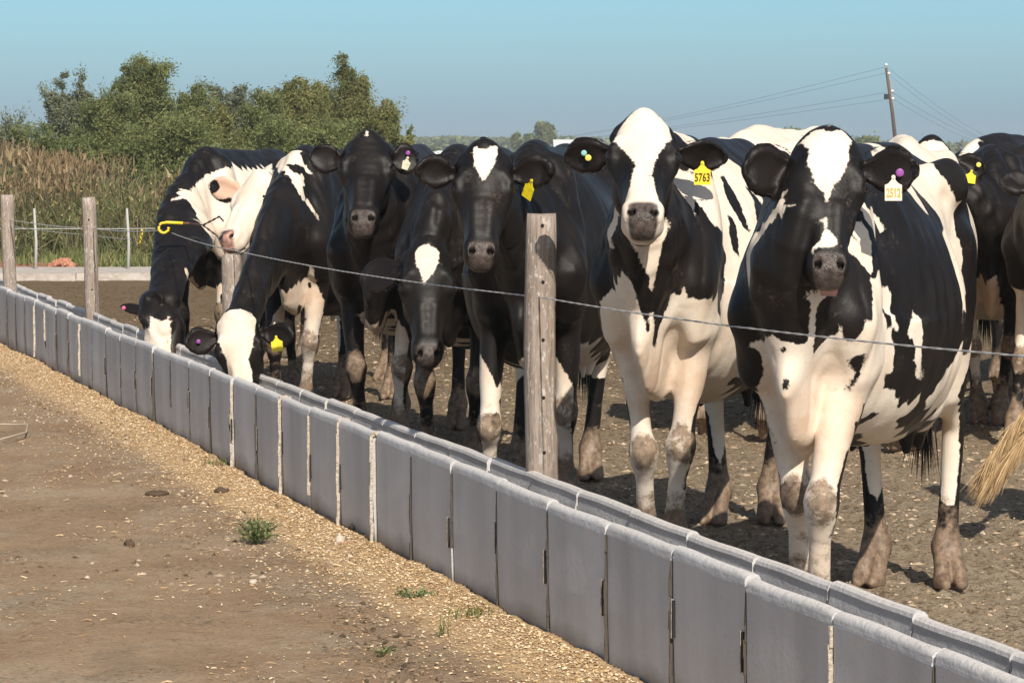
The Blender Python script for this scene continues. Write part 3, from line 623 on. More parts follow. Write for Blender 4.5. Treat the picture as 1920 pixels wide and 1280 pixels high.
for i, (a, c_, sag, lab) in enumerate([((1657, 127), (830, 268), 1.8, 'topmost power cable running left from the leaning pole'), ((1659, 138), (800, 270), 1.8, 'second power cable running left from the leaning pole'), ((1661, 174), (800, 273), 1.3, 'third power cable running left from the leaning pole'), ((1663, 187), (800, 275), 1.0, 'lowest power cable running left from the leaning pole'),
        ((1661, 127), (1960, 268), 2.4, 'topmost power cable running right from the leaning pole'), ((1662, 139), (1950, 270), 2.4, 'second power cable running right from the leaning pole'), ((1672, 175), (1940, 272), 1.6, 'third power cable running right from the leaning pole'), ((1673, 187), (1930, 274), 1.6, 'lowest power cable running right from the leaning pole')]):
    A = pp(*a); B_ = pp(c_[0], c_[1], 620 if a[0] > c_[0] else 560); b = MB(); q = [A.lerp(B_, t/24)-Vector((0, 0, sag*4*(t/24)*(1-t/24))) for t in range(25)]
    b.tube(q, [.008+.008*t/24 for t in range(25)], 4); tag(b.build('power_line', lw), lab, 'power line', 'power lines at the leaning pole')

# ------------------------------------------------------------------ small green weeds on the lane
wl = mat('weed_leaf', rough=.7); n = N(wl); z = n.rgb(n.attr('gr', 'Color')); n.col(n.mix(z[0], (.11, .14, .055), (.26, .29, .13)))
def small_weed(x, y, w, h, k, label, grp=None):
    t = empty('small_weed', (x, y, gz(x, y))); tag(t, label, 'weed', grp)
    b = MB(); lv = []; lt = []
    for i in range(k):
        a = random.uniform(0, 6.28); r_ = w*.5*math.sqrt(random.random()); tip = Vector((r_*math.cos(a), r_*math.sin(a), h*(.35+.65*random.random())*(1-.4*(r_/(w*.5))**2))); b.tube([(0, 0, 0), tip*.5+Vector((0, 0, h*.1)), tip], [.002, .0016, .001], 4, cap=False)
        for j in range(7):
            p = tip*(.35+.65*random.random())+Vector((random.gauss(0, .006), random.gauss(0, .006), random.gauss(0, .005)))
            d = Vector((random.gauss(0, 1), random.gauss(0, 1), random.gauss(.3, .6))).normalized(); s2 = d.cross(Vector((random.random(), random.random(), random.random()))).normalized(); l_ = random.uniform(.010, .022)
            lv += [p, p+d*l_*.5+s2*l_*.28, p+d*l_, p+d*l_*.5-s2*l_*.28]; lt += [random.random()]*4
    b.build('stem', wl, t)
    link('leaves', raw_mesh('weed_leaves', [tuple(p) for p in lv], np.arange(len(lv)).reshape(-1, 4), [wl], False, dict(gr=np.stack([lt, lt, lt, np.ones(len(lt))], 1))), t)
small_weed(-.975, 12.15, .19, .135, 60, 'green leafy weed growing on the dirt lane near the trough')
small_weed(-.33, 10.6, .17, .03, 16, 'flat scrap of green weed on the straw below the leafy weed')
small_weed(-.38, 9.55, .14, .02, 10, 'sparse flat weed on bare dirt in the lower middle')
def tuft(x, y, w, h, k, label):
    X_ = x+rng.randn(k)*w*.3; Y_ = y+rng.randn(k)*w*.3
    o = blades('grass_tuft', X_-x, Y_-y, np.zeros(k), h*(.4+.6*rng.rand(k)), np.full(k, .0022), .8, gm, label, 'grass tuft', mat_=gm); o['kind'] = 'thing'; del o['kind']; o.location = (x, y, gz(x, y)); o['group'] = 'grass tufts by the trough'
    return o
tuft(-.12, 10.12, .12, .05, 70, 'green grass tuft against the trough below the thick post')
tuft(-.21, 9.75, .03, .12, 14, 'thin upright grass sprig standing just off the trough foot')
tuft(-1.40, 15.0, .10, .05, 50, 'green grass tuft against the trough near the white-faced eating cow')
tuft(-.62, 12.35, .07, .035, 30, 'tiny grass tuft against the trough right of the leafy weed')

# ------------------------------------------------------------------ the dusty air over the plain
b = MB(); b.box((0, 640, 4.4), (1500, 1330, 11.0)); air = mat('hazy_air'); nt = air.node_tree; nt.nodes.clear()
pv = nt.nodes.new('ShaderNodeVolumePrincipled'); pv.inputs['Color'].default_value = (.80, .88, .96, 1); pv.inputs['Density'].default_value = .0004; pv.inputs['Anisotropy'].default_value = 0.0
ou = nt.nodes.new('ShaderNodeOutputMaterial'); nt.links.new(pv.outputs[0], ou.inputs['Volume'])
hz = b.build('haze', air); tag(hz, kind='stuff')

# ------------------------------------------------------------------ modelling cows as one continuous surface
def V(*a): return np.array(a, dtype=float)
def nrm(v):
    v = np.asarray(v, float); return v/(np.linalg.norm(v)+1e-12)

def spline(st, m=3):
    """Catmull-Rom resampling of loft stations"""
    rows = [np.concatenate([np.asarray(a[0], float), np.asarray(a[1], float), [a[2], a[3], a[4]]]) for a in st]
    R = [2*rows[0]-rows[1]]+rows+[2*rows[-1]-rows[-2]]; out = []
    for i in range(1, len(R)-2):
        for j in range(m):
            t = j/m; a, b, c, d = R[i-1], R[i], R[i+1], R[i+2]
            out.append(.5*((2*b)+(c-a)*t+(2*a-5*b+4*c-d)*t*t+(3*b-a-3*c+d)*t**3))
    out.append(R[-2])
    return [(o[:3], o[3:6], max(o[6], .005), max(o[7], .005), max(o[8], .005)) for o in out]

class Field:
    """signed distance field on a rectilinear grid, shapes blended with an exponential union"""
    def __init__(s, xs, ys, zs, k):
        s.ax = (xs, ys, zs); s.k = k
        s.acc = np.zeros((len(xs), len(ys), len(zs)), np.float32)
    def _block(s, lo, hi):
        sl = tuple(slice(max(0, np.searchsorted(a, l)-1), np.searchsorted(a, h)+1) for a, l, h in zip(s.ax, lo, hi))
        g = [a[q].astype(np.float32) for a, q in zip(s.ax, sl)]
        return sl, g
    def chain(s, st, k=None, pw=2.0, both=False):
        """st: list of (centre, side vector, half width, up, down) - a lofted limb"""
        m = 0.10
        P = np.array([q[0] for q in st]); R = max(max(q[2:5]) for q in st)+m
        sl, g = s._block(P.min(0)-R, P.max(0)+R)
        if any(len(a) == 0 for a in g): return
        dmin = np.full([len(a) for a in g], 9.0, np.float32)
        for a, b in zip(st[:-1], st[1:]):
            A, B = np.asarray(a[0], float), np.asarray(b[0], float)
            r = max(max(a[2:5]), max(b[2:5]))+m
            sl2, g2 = s._block(np.minimum(A, B)-r, np.maximum(A, B)+r)
            if any(len(q) == 0 for q in g2): continue
            sub = tuple(slice(q.start-p.start, q.stop-p.start) for p, q in zip(sl, sl2))
            X = g2[0][:, None, None]; Y = g2[1][None, :, None]; Z = g2[2][None, None, :]
            ab = B-A; L = np.linalg.norm(ab)+1e-9; ax = ab/L
            sd = nrm((np.asarray(a[1])+np.asarray(b[1]))/2.0); sd = nrm(sd-ax*np.dot(sd, ax)); up = np.cross(ax, sd)
            rx, ry, rz = X-A[0], Y-A[1], Z-A[2]
            tt = rx*ax[0]+ry*ax[1]+rz*ax[2]
            t = np.clip(tt/L, 0, 1); ex = tt-t*L
            u = rx*sd[0]+ry*sd[1]+rz*sd[2]; v = rx*up[0]+ry*up[1]+rz*up[2]
            w = a[2]+(b[2]-a[2])*t; hu = a[3]+(b[3]-a[3])*t; hd = a[4]+(b[4]-a[4])*t
            h = np.where(v > 0, hu, hd)
            rc = np.minimum(w, np.minimum(hu, hd))
            if pw == 2.0: rho = np.sqrt((u/w)**2+(v/h)**2+(ex/rc)**2)
            else:
                rl = (np.abs(u/w)**pw+np.abs(v/h)**pw+np.abs(ex/rc)**pw)**(1/pw); pu = pw if both else 1.62+.55*np.clip((-.15-X)/.4, 0, 1)
                ru = (np.abs(u/w)**pu+np.abs(v/h)**pu+np.abs(ex/rc)**pu)**(1/pu); rho = np.where(v > 0, ru, rl)
            d = np.sqrt(u*u+v*v+ex*ex)*(1-1/np.maximum(rho, .05))
            d = np.where(rho < .3, -rc*.7, d)
            dmin[sub] = np.minimum(dmin[sub], d)
        kk = s.k
        s.acc[sl] += np.exp(np.clip(-kk*dmin, -30, 25)) * (dmin < 8)
    def ball(s, c, r, side=(0, 1, 0), ax=None):
        """ellipsoid: r = (along axis, side, up)"""
        c = np.asarray(c, float); a = nrm(ax if ax is not None else (1, 0, 0)); sd = nrm(side); sd = nrm(sd-a*np.dot(a, sd)); up = np.cross(a, sd)
        R = max(r)+.1; sl, g = s._block(c-R, c+R)
        if any(len(q) == 0 for q in g): return
        rx = g[0][:, None, None]-c[0]; ry = g[1][None, :, None]-c[1]; rz = g[2][None, None, :]-c[2]
        e = rx*a[0]+ry*a[1]+rz*a[2]; u = rx*sd[0]+ry*sd[1]+rz*sd[2]; v = rx*up[0]+ry*up[1]+rz*up[2]
        rho = np.sqrt((e/r[0])**2+(u/r[1])**2+(v/r[2])**2)
        d = np.sqrt(rx*rx+ry*ry+rz*rz)*(1-1/np.maximum(rho, .05)); d = np.where(rho < .2, -min(r)*.8, d)
        s.acc[sl] += np.exp(np.clip(-s.k*d, -30, 25))
    def dist(s): return -np.log(np.maximum(s.acc, 1e-13))/s.k

def surface_nets(D, xs, ys, zs):
    ins = D < 0
    nx, ny, nz = D.shape
    c = ins[:-1, :-1, :-1].astype(np.int8)
    tot = np.zeros((nx-1, ny-1, nz-1), np.int8)
    for i in (0, 1):
        for j in (0, 1):
            for k in (0, 1): tot += ins[i:nx-1+i, j:ny-1+j, k:nz-1+k]
    act = (tot > 0) & (tot < 8)
    I, J, K = np.nonzero(act); n = len(I)
    idx = np.full(act.shape, -1, np.int32); idx[I, J, K] = np.arange(n)
    pos = np.zeros((n, 3)); cnt = np.zeros(n)
    cor = [(i, j, k) for i in (0, 1) for j in (0, 1) for k in (0, 1)]
    for a in cor:
        for ax in range(3):
            if a[ax]: continue
            b = list(a); b[ax] = 1
            da = D[I+a[0], J+a[1], K+a[2]]; db = D[I+b[0], J+b[1], K+b[2]]
            m = (da < 0) != (db < 0)
            t = np.where(m, da/np.where(m, da-db, 1), 0)
            pa = np.stack([xs[I+a[0]], ys[J+a[1]], zs[K+a[2]]], 1); pb = np.stack([xs[I+b[0]], ys[J+b[1]], zs[K+b[2]]], 1)
            pos += (pa+(pb-pa)*t[:, None])*m[:, None]; cnt += m
    pos /= cnt[:, None]
    faces = []
    for ax in range(3):
        sl0 = [slice(None)]*3; sl1 = [slice(None)]*3; sl0[ax] = slice(0, -1); sl1[ax] = slice(1, None)
        a = ins[tuple(sl0)]; b = ins[tuple(sl1)]
        cr = a != b
        o = [q for q in range(3) if q != ax]
        m = [slice(None)]*3
        for q in o: m[q] = slice(1, -1)
        E = np.argwhere(cr[tuple(m)]); E[:, o[0]] += 1; E[:, o[1]] += 1
        def cell(d0, d1):
            e = E.copy(); e[:, o[0]] += d0; e[:, o[1]] += d1
            return idx[e[:, 0], e[:, 1], e[:, 2]]
        q = np.stack([cell(-1, -1), cell(0, -1), cell(0, 0), cell(-1, 0)], 1)
        flip = a[E[:, 0], E[:, 1], E[:, 2]]
        if ax == 1: flip = ~flip
        q[~flip] = q[~flip][:, ::-1]
        faces.append(q)
    return pos, np.concatenate(faces)

def axis_grid(lo, hi, base, zones):
    """non-uniform axis: finer steps inside zones [(a,b,step)]"""
    out = [lo]; x = lo
    while x < hi:
        st = base
        for a, b, q in zones:
            dd = max(a-x, x-b, 0); st = min(st, q+dd*.35)
        x += st; out.append(x)
    return np.array(out)

def vnoise3(p, seed=0):
    i = np.floor(p).astype(np.int64); f = p-i; f = f*f*(3-2*f)
    def h(dx, dy, dz):
        n = ((i[:, 0]+dx)*374761393+(i[:, 1]+dy)*668265263+(i[:, 2]+dz)*2147483647+seed*974634777) & 0x7fffffff
        n = ((n ^ (n >> 13))*1274126177) & 0x7fffffff
        return ((n ^ (n >> 16)) & 0xffff)/65535.0
    r = 0
    for dx in (0, 1):
        for dy in (0, 1):
            for dz in (0, 1): r = r+h(dx, dy, dz)*(f[:, 0] if dx else 1-f[:, 0])*(f[:, 1] if dy else 1-f[:, 1])*(f[:, 2] if dz else 1-f[:, 2])
    return r

def smoothstep(a, b, x):
    t = np.clip((x-a)/(b-a), 0, 1); return t*t*(3-2*t)

def head_frame(cow):
    P = np.array(cow['poll'], float); N = np.array(cow['nose'], float)
    d = nrm(N-P); s = np.array(cow['hside'], float); s = nrm(s-d*np.dot(s, d)); n = np.cross(d, s)
    L = np.linalg.norm(N-P)/.50 if cow.get('fitlen') else 1.0
    return P, d, s, n, cow.get('hs', 1.0)

def math_bump(t): return np.sin(np.pi*min(max(t, 0), 1))

def hp(F, t, s, n):
    P, d, sd, nn, sc = F
    return P+sc*(d*t+sd*s+nn*n)

def make_cow(cow):
    """cow: local frame, x forward, y left, z up. Returns verts, quads, dict of vertex masks, part anchors"""
    S = cow.get('s', 1.0)
    F = head_frame(cow); P, hd, hs, hn, sc = F
    q = cow.get('res', (.014, .0065))
    base, fine = q
    # --- grid
    hc = hp(F, .25, 0, -.08); rr = .30*sc
    ears = cow.get('ears')
    hoofs = cow['hooves']
    pts = [P, hp(F, .56, 0, 0), hp(F, .1, .3, -.1), hp(F, .1, -.3, -.1), hp(F, .55, 0, -.22), hp(F, .1, 0, -.3)]
    allp = np.array(pts+[V(-1.12*S, 0, 0), V(.95*S, .42*S, 1.58*S), V(0, -.42*S, 0)]+[V(h[0]+.14, h[1], 0) for h in hoofs]+[V(h[0]-.1, h[1], 0) for h in hoofs])
    lo = allp.min(0)-.06; hi = allp.max(0)+.06; lo[2] = min(-.03, lo[2])
    hpx = np.array([hp(F, t, s_, n_) for t in (-.02, .54) for s_ in (-.13, .13) for n_ in (-.22, .02)])
    a, b = hpx.min(0), hpx.max(0)
    xs = axis_grid(lo[0], hi[0], base, [(a[0], b[0], fine)]); ys = axis_grid(lo[1], hi[1], base*.95, [(a[1], b[1], fine)]); zs = axis_grid(lo[2], hi[2], base*1.1, [(a[2], b[2], fine), (-.02, .12, base*.75)])
    B = Field(xs, ys, zs, 42.0)
    Y = V(0, 1, 0)
    na = cow.get('nar', 1.0)
    def T(x, z, w, hu, hd_, y=0):
        m = 1+(na-1)*smoothstep(-.2, .4, x); return (V(x*S, y*S*m, z*S), Y, w*S*m, hu*S, hd_*S)
    f = cow.get('fat', 1.0)
    # --- trunk
    B.chain(spline([T(-.93, 1.17, .10, .13, .10), T(-.84, 1.13, .20, .27, .17), T(-.70, 1.10, .24, .335, .25), T(-.50, 1.04, .265*f, .41, .36), T(-.30, .98, .315*f, .465, .40),
             T(-.08, .95, .35*f, .49, .42), T(.12, .95, .35*f, .485, .40), T(.30, .96, .285*f, .485, .36), T(.45, .98, .215*f, .475, .29), T(.58, .99, .175, .445, .22), T(.70, 1.00, .135, .36, .18), T(.80, 1.00, .08, .24, .16)], 3), pw=2.2)
    # spine ridge, hips, pins, shoulder blades
    B.chain(spline([T(-.95, 1.34, .03, .03, .05), T(-.80, 1.415, .035, .03, .06), T(-.55, 1.44, .04, .03, .06), T(-.2, 1.435, .04, .025, .06), T(.15, 1.43, .04, .025, .06), T(.42, 1.455, .045, .03, .07), T(.55, 1.44, .05, .03, .08), T(.68, 1.36, .05, .03, .08)]))
    for e in (-1, 1):
        B.chain([T(-.40, 1.345, .04, .03, .06, e*.16), T(-.50, 1.355, .04, .038, .06, e*.195), T(-.60, 1.335, .04, .035, .06, e*.17)])
        B.chain([T(-.86, 1.26, .04, .05, .06, e*.09), T(-.955, 1.235, .038, .04, .05, e*.09)])
        B.chain([T(-.48, 1.33, .06, .04, .06, e*.195), T(-.90, 1.25, .05, .035, .05, e*.10)])
        B.chain(spline([(V(.47, e*.09*na, 1.38)*S, V(1, 0, 0), .09*S, .05*S, .06*S), (V(.55, e*.140*na, 1.15)*S, V(1, 0, 0), .125*S, .055*S, .07*S), (V(.66, e*.165*na, .98)*S, V(1, 0, 0), .10*S, .06*S, .07*S), (V(.60, e*.165*na, .84)*S, V(1, 0, 0), .11*S, .07*S, .07*S)]))
        B.chain(spline([(V(.50, e*.13*na, 1.36)*S, V(1, 0, 0), .022*S, .02*S, .02*S), (V(.60, e*.20*na, 1.12)*S, V(1, 0, 0), .025*S, .018*S, .02*S), (V(.70, e*.195*na, .97)*S, V(1, 0, 0), .05*S, .04*S, .04*S)]))
    # brisket and dewlap
    br = cow.get('brisket', .70)
    B.chain(spline([T(.25, .72, .13, .1, .09), T(.50, .75, .085, .14, .10), T(.66, .78, .062, .14, .13), T(.78, .87, .045, .12, .12)]))
    # udder
    if cow.get('udder', 1):
        B.chain([T(-.35, .70, .14, .10, .08), T(-.52, .66, .19, .14, .12), T(-.70, .68, .16, .18, .13), T(-.80, .85, .09, .15, .12)])
        for ux in (-.42, -.62):
            for e in (-1, 1): B.chain([T(ux, .56, .024, .024, .024, e*.085), T(ux+.01, .49, .014, .014, .014, e*.09)])
    # --- legs
    hf = []; kc = []
    Lg = Field(xs, ys, zs, 85.0)
    for i, h in enumerate(hoofs):
        e = 1 if i % 2 == 0 else -1          # left, right
        hx, hy = h[0], h[1]; hz = h[2] if len(h) > 2 else 0.0; lift = hz
        aim = nrm(V(*(h[3] if len(h) > 3 and h[3] is not None else (1, 0)), 0)); lat = V(-aim[1], aim[0], 0)
        if i < 2:
            el = V(.54, e*.150*na, .86)*S
            sh = V(.62, e*.150*na, 1.0)*S
            kn = V(*h[4]) if len(h) > 4 else V(.55*el[0]+.45*hx+.035, el[1]*.42+hy*.58, .42*S+lift*.6)
            ft = V(hx-.055*aim[0], hy-.055*aim[1], .135*S+lift)
            top = kn+(el-kn)*.5
            Lg.chain([(sh, Y, .075*S, .13*S, .12*S), (el, Y, .064*S, .10*S, .10*S), (top, Y, .050*S, .068*S, .062*S), (kn+(el-kn)*.13, lat, .040*S, .045*S, .043*S),
                     (kn, lat, .050*S, .048*S, .043*S), (kn+(ft-kn)*.16, lat, .045*S, .042*S, .042*S), (kn+(ft-kn)*.38, lat, .031*S, .027*S, .032*S), (kn+(ft-kn)*.75, lat, .033*S, .028*S, .034*S), (ft, lat, .041*S, .036*S, .040*S)])
            kc.append(kn+aim*.045*S)
            Lg.ball(kn+aim*.012*S, (.036*S, .037*S, .052*S), side=lat, ax=aim)
        else:
            hip = V(-.66, e*.16, 1.14)*S
            st = V(-.50, e*.20, .90)*S
            hk = V(*h[4]) if len(h) > 4 else V(hx-.05*S, (.17*S*e)*.35+hy*.65, .54*S+lift*.6)
            ft = V(hx-.055*aim[0], hy-.055*aim[1], .14*S+lift)
            Lg.chain([(hip, Y, .09*S, .17*S, .20*S), (V(-.62, e*.175, .97)*S, Y, .095*S, .17*S, .19*S), (st*.55+(hk+V(0, 0, .3*S))*.45, Y, .08*S, .13*S, .11*S), (hk*.62+st*.38+V(.0, 0, .0), Y, .058*S, .085*S, .07*S), (hk*.86+st*.14, Y, .036*S, .055*S, .06*S), (hk, lat, .040*S, .045*S, .055*S), (hk+(ft-hk)*.2, lat, .037*S, .038*S, .047*S),
                     (hk+(ft-hk)*.5, lat, .033*S, .032*S, .038*S), (hk+(ft-hk)*.8, lat, .036*S, .033*S, .038*S), (ft, lat, .044*S, .040*S, .045*S)])
            Lg.chain([(hk+V(-.052, 0, .045)*S, lat, .02*S, .02*S, .02*S), (hk*.7+st*.3+V(-.085, 0, .05)*S, lat, .014*S, .014*S, .014*S)])   # tendon and point of the hock
            Lg.ball(hk+V(-.035, 0, .03)*S, (.03*S, .024*S, .04*S))
            Lg.chain([(st+V(.02, 0, 0), Y, .07*S, .08*S, .08*S), (V(-.56, e*.2, 1.15)*S, Y, .07*S, .10*S, .10*S)])
        for c in (-1, 1):                    # cloven hoof: two claws
            a0 = ft+lat*c*.020*S+V(0, 0, -.01); a1 = V(hx, hy, lift+.07*S)+lat*c*.028*S; a2 = V(hx, hy, lift+.028*S)+lat*c*.033*S+aim*.03*S; a3 = V(hx, hy, lift+.020*S)+lat*c*.026*S+aim*.072*S
            Lg.chain([(a0, lat, .026*S, .035*S, .035*S), (a1, lat, .024*S, .036*S, .034*S), (a2, lat, .026*S, .03*S, .045*S), (a3, lat, .018*S, .018*S, .018*S)])
            Lg.chain([(ft-aim*.04*S+lat*c*.022*S+V(0, 0, -.01*S), lat, .013*S, .014*S, .014*S), (ft-aim*.055*S+lat*c*.026*S+V(0, 0, -.045*S), lat, .010*S, .010*S, .010*S)])
        hf.append((V(hx, hy, lift), aim, lat))
    # --- tail
    if cow.get('tail') is not None: tl = [V(*p) for p in cow['tail']]
    else: tl = [V(-.90, 0, 1.36)*S, V(-1.00, 0, 1.33)*S, V(-1.045, 0, 1.20)*S, V(-1.045, .01, .95)*S, V(-1.03, .02, .76)*S]
    rt = np.linspace(.04, .014, len(tl))
    B.chain([(p, Y, r*S, r*S, r*S) for p, r in zip(tl, rt)])
    # --- neck
    nb = cow.get('neckbend', V(0, 0, 0)); nk = hp(F, .075, 0, -.14)
    A0, A1 = V(.46, 0, 1.12)*S, V(.70, 0, 1.10)*S
    A1 = A1+V(0, .0, .0)
    C = A1+V(.20, 0, cow.get('neckup', .10))*S+np.asarray(nb, float)
    sts = [(A0, Y, .145*S, .28*S, .30*S)]
    for i, t in enumerate(np.linspace(0, 1, 8)):
        p = A1*(1-t)**2+2*C*t*(1-t)+nk*t*t; p = p if t < 1 else nk
        sv = nrm(Y*(1-t)+hs*t)
        w = np.interp(t, [0, .3, .7, 1], [.125, .098, .082, .080])*S*cow.get('neckw', 1); hu = np.interp(t, [0, .3, .7, 1], [.25, .18, .125, .10])*S; hdn = np.interp(t, [0, .3, .7, 1], [.25, .20, .14, .11])*S*(1+(cow.get('neckd', 1.0)-1)*math_bump(t))
        sts.append((p, sv, w, hu, hdn))
    B.chain(sts)
    # dewlap: thin fold under the neck running to the brisket
    dw = []
    for i in range(1, 8):
        p, sv, w, hu, hdn = sts[i+1] if i+1 < len(sts) else sts[-1]
        pa = sts[min(i+1, len(sts)-1)][0]-sts[i-1][0]; upv = nrm(np.cross(nrm(pa), sv))
        dw.append((p-upv*hdn*.93, sv, .020*S, .05*S, .035*S))
    dw = dw[:5]
    B.chain([(V(.60, 0, .62)*S, Y, .03*S, .05*S, .05*S), (V(.74, 0, .66)*S, Y, .026*S, .06*S, .05*S), (V(.84, 0, .78)*S, Y, .024*S, .06*S, .045*S)]+dw)
    # neck folds
    for e in (-1, 1):
        for kf, tt in enumerate((.2, .42)):
            i = 1+kf; p, sv, w, hu, hdn = sts[i+1]; pa = nrm(sts[i+2][0]-sts[i][0]); upv = nrm(np.cross(pa, sv))
            B.chain([(p+sv*e*w*.62+upv*hu*.6, pa, .022*S, .018*S, .018*S), (p+sv*e*w*1.0-upv*hdn*.1, pa, .024*S, .02*S, .02*S), (p+sv*e*w*.75-upv*hdn*.65, pa, .022*S, .016*S, .016*S)])
    # --- head (own field, crisper blending)
    H = Field(xs, ys, zs, 95.0)
    def h(t, s_, n_): return hp(F, t, s_, n_)
    def st_(t, n_, w, hu, hd_): return (h(t, 0, n_), hs, w*sc, hu*sc, hd_*sc)
    dm = cow.get('dome', 1.0)
    H.chain(spline([st_(.030, -.070, .066*dm**2, .055, .06), st_(.07, -.085, .092*dm, .080, .08), st_(.13, -.095, .104, .090, .10), st_(.19, -.10, .101, .092, .115), st_(.25, -.10, .084, .086, .125),
             st_(.32, -.09, .070, .072, .12), st_(.38, -.085, .064, .064, .105), st_(.43, -.08, .058, .060, .088), st_(.475, -.08, .058, .058, .076), st_(.500, -.085, .052, .043, .060)], 2), pw=2.3, both=True)
    H.chain([st_(.03, -.03, .035, .025, .04), st_(.0+.02, -.06, .045, .03, .05)])
    H.chain([st_(.17, -.175, .050, .05, .05), st_(.26, -.205, .052, .05, .045), st_(.38, -.165, .042, .04, .033), st_(.455, -.150, .039, .028, .028), st_(.486, -.143, .036, .022, .025)])   # lower jaw
    for e in (-1, 1):
        H.ball(h(.23, e*.068, -.16), (.095*sc, .032*sc, .06*sc), side=hs, ax=hd)                        # cheek
        H.chain([(h(.140, e*.078, -.035), hs, .020*sc, .018*sc, .02*sc), (h(.172, e*.104, -.042), hs, .016*sc, .018*sc, .02*sc), (h(.205, e*.104, -.052), hs, .014*sc, .015*sc, .02*sc)])  # brow ridge
        H.chain([(h(.232, e*.094, -.075), hs, .016*sc, .014*sc, .016*sc), (h(.30, e*.064, -.085), hs, .016*sc, .014*sc, .016*sc), (h(.36, e*.055, -.11), hs, .013*sc, .012*sc, .016*sc)])   # cheek bone crest
        H.ball(h(.192, e*.092, -.070), (.032*sc, .027*sc, .032*sc), side=hs, ax=hd)                       # orbit
        H.chain([(h(.28, e*.030, -.024), hs, .016*sc, .012*sc, .012*sc), (h(.40, e*.026, -.030), hs, .016*sc, .012*sc, .012*sc)])                # nasal bones
        H.chain([(h(.452, e*.040, -.046), hs, .026*sc, .024*sc, .024*sc), (h(.485, e*.036, -.046), hs, .026*sc, .024*sc, .026*sc)])              # nostril wing
        H.chain([(h(.43, e*.045, -.095), hs, .022*sc, .03*sc, .03*sc), (h(.480, e*.044, -.098), hs, .022*sc, .025*sc, .028*sc)])                 # upper lip
        H.chain([(h(.045, e*.082, -.075), hs, .016*sc, .018*sc, .018*sc), (h(.065, e*.094, -.085), hs, .018*sc, .018*sc, .018*sc)])              # horn base
    H.ball(h(.497, 0, -.068), (.022*sc, .034*sc, .038*sc), side=hs, ax=hd)
    dB = B.dist(); del B
    dL = Lg.dist(); del Lg
    def smin(a, b, k):
        hh = np.clip(.5+.5*(b-a)/k, 0, 1); return b+(a-b)*hh-k*hh*(1-hh)
    dB = smin(dB, dL, .05); del dL
    dH = H.dist(); del H
    # --- ears, thin cupped leaves
    anchors = {}
    E = Field(xs, ys, zs, 110.0)
    carve = []
    for e in (1, -1):
        ed = cow.get('earL' if e > 0 else 'earR', None)
        tip = np.array(ed['tip'], float) if ed else h(.10, e*.285, -.11)
        root = h(.095, e*.082, -.12)
        face = np.array(ed['face'], float) if ed and 'face' in ed else (hn*.9+hs*e*.1)
        el = np.linalg.norm(tip-root); ea = (tip-root)/el
        face = nrm(face-ea*np.dot(face, ea)); sv = nrm(np.cross(ea, face)); wd = (ed or {}).get('w', .080)*sc
        def ep(t, off=0): return root+ea*el*t+face*off
        shape = [(.02, .26), (.18, .38), (.36, .74), (.55, 1.0), (.74, .96), (.88, .72), (.96, .40)]
        E.chain([(ep(t, -.010*sc), sv, max(wd*w_, .015), .018*sc, .019*sc) for t, w_ in shape])
        cf = Field(xs, ys, zs, 200.0)
        cf.chain([(ep(t, .018*sc), sv, wd*w_*.88, .024*sc, .024*sc) for t, w_ in [(.24, .35), (.38, .72), (.55, 1.0), (.72, .96), (.84, .72), (.89, .45)]])
        carve.append(cf.dist()); del cf
        anchors['ear%d' % e] = (root, ea, face, sv, el, wd)
    dE = E.dist(); del E
    for c in carve: dE = np.maximum(dE, -c)
    def smin(a, b, k):
        hh = np.clip(.5+.5*(b-a)/k, 0, 1); return b+(a-b)*hh-k*hh*(1-hh)
    D = smin(dB, smin(dH, dE, .012), .035); del dB, dE, dH
    # --- carve eye sockets, nostrils, mouth
    K = Field(xs, ys, zs, 160.0)
    for e in (-1, 1):
        K.ball(h(.193, e*.118, -.046), (.021*sc, .015*sc, .014*sc), side=hs, ax=hd)
        K.chain([(h(.472, e*.040, -.012), hs, .010*sc, .010*sc, .012*sc), (h(.490, e*.033, -.030), hs, .012*sc, .014*sc, .014*sc), (h(.500, e*.045, -.052), hs, .007*sc, .008*sc, .010*sc)])
        mo = cow.get('mouth', 0)
        K.chain([(h(.535, 0, -.121), hs, .03*sc, .0045*sc, .0045*sc), (h(.512, e*.030, -.122), hs, .012*sc, .0045*sc, .0045*sc), (h(.46, e*.056, -.134), hs, .009*sc, .004*sc, .004*sc), (h(.41, e*.062, -.146), hs, .008*sc, .003*sc, .003*sc)])
    for c, aim, lat in hf:                                  # the cleft between the two claws
        K.chain([(c+aim*.085*S+V(0, 0, .0), lat, .0055*S, .03*S, .03*S), (c+aim*.055*S+V(0, 0, .05*S), lat, .004*S, .02*S, .02*S)])
    dK = K.dist(); del K
    D = -smin(-D, dK, .006)
    D = np.maximum(D, -(zs[None, None, :]+.0))           # flat soles
    D[0], D[-1] = 1, 1; D[:, 0], D[:, -1] = 1, 1; D[:, :, 0], D[:, :, -1] = 1, 1
    v, q = surface_nets(D.astype(np.float32), xs, ys, zs)
    # --- masks
    r = v-P; ht = r@hd/sc; hsv = r@hs/sc; hnv = r@hn/sc
    inhead = (ht > -.03) & (ht < .56) & (np.abs(hsv) < .14) & (hnv > -.27) & (hnv < .05)
    muz = np.where(inhead, smoothstep(.440, .458, ht-.35*np.clip(np.abs(hsv)-.025, 0, 1))*smoothstep(-.112, -.100, hnv)*smoothstep(.054, .044, np.abs(hsv)+.25*np.clip(-.05-hnv, 0, 1)), 0)
    nos = np.where(inhead, 1-smoothstep(.010, .016, np.minimum(np.linalg.norm(v-h(.489, .036, -.030), axis=1), np.linalg.norm(v-h(.489, -.036, -.030), axis=1))/sc-.004), 0)
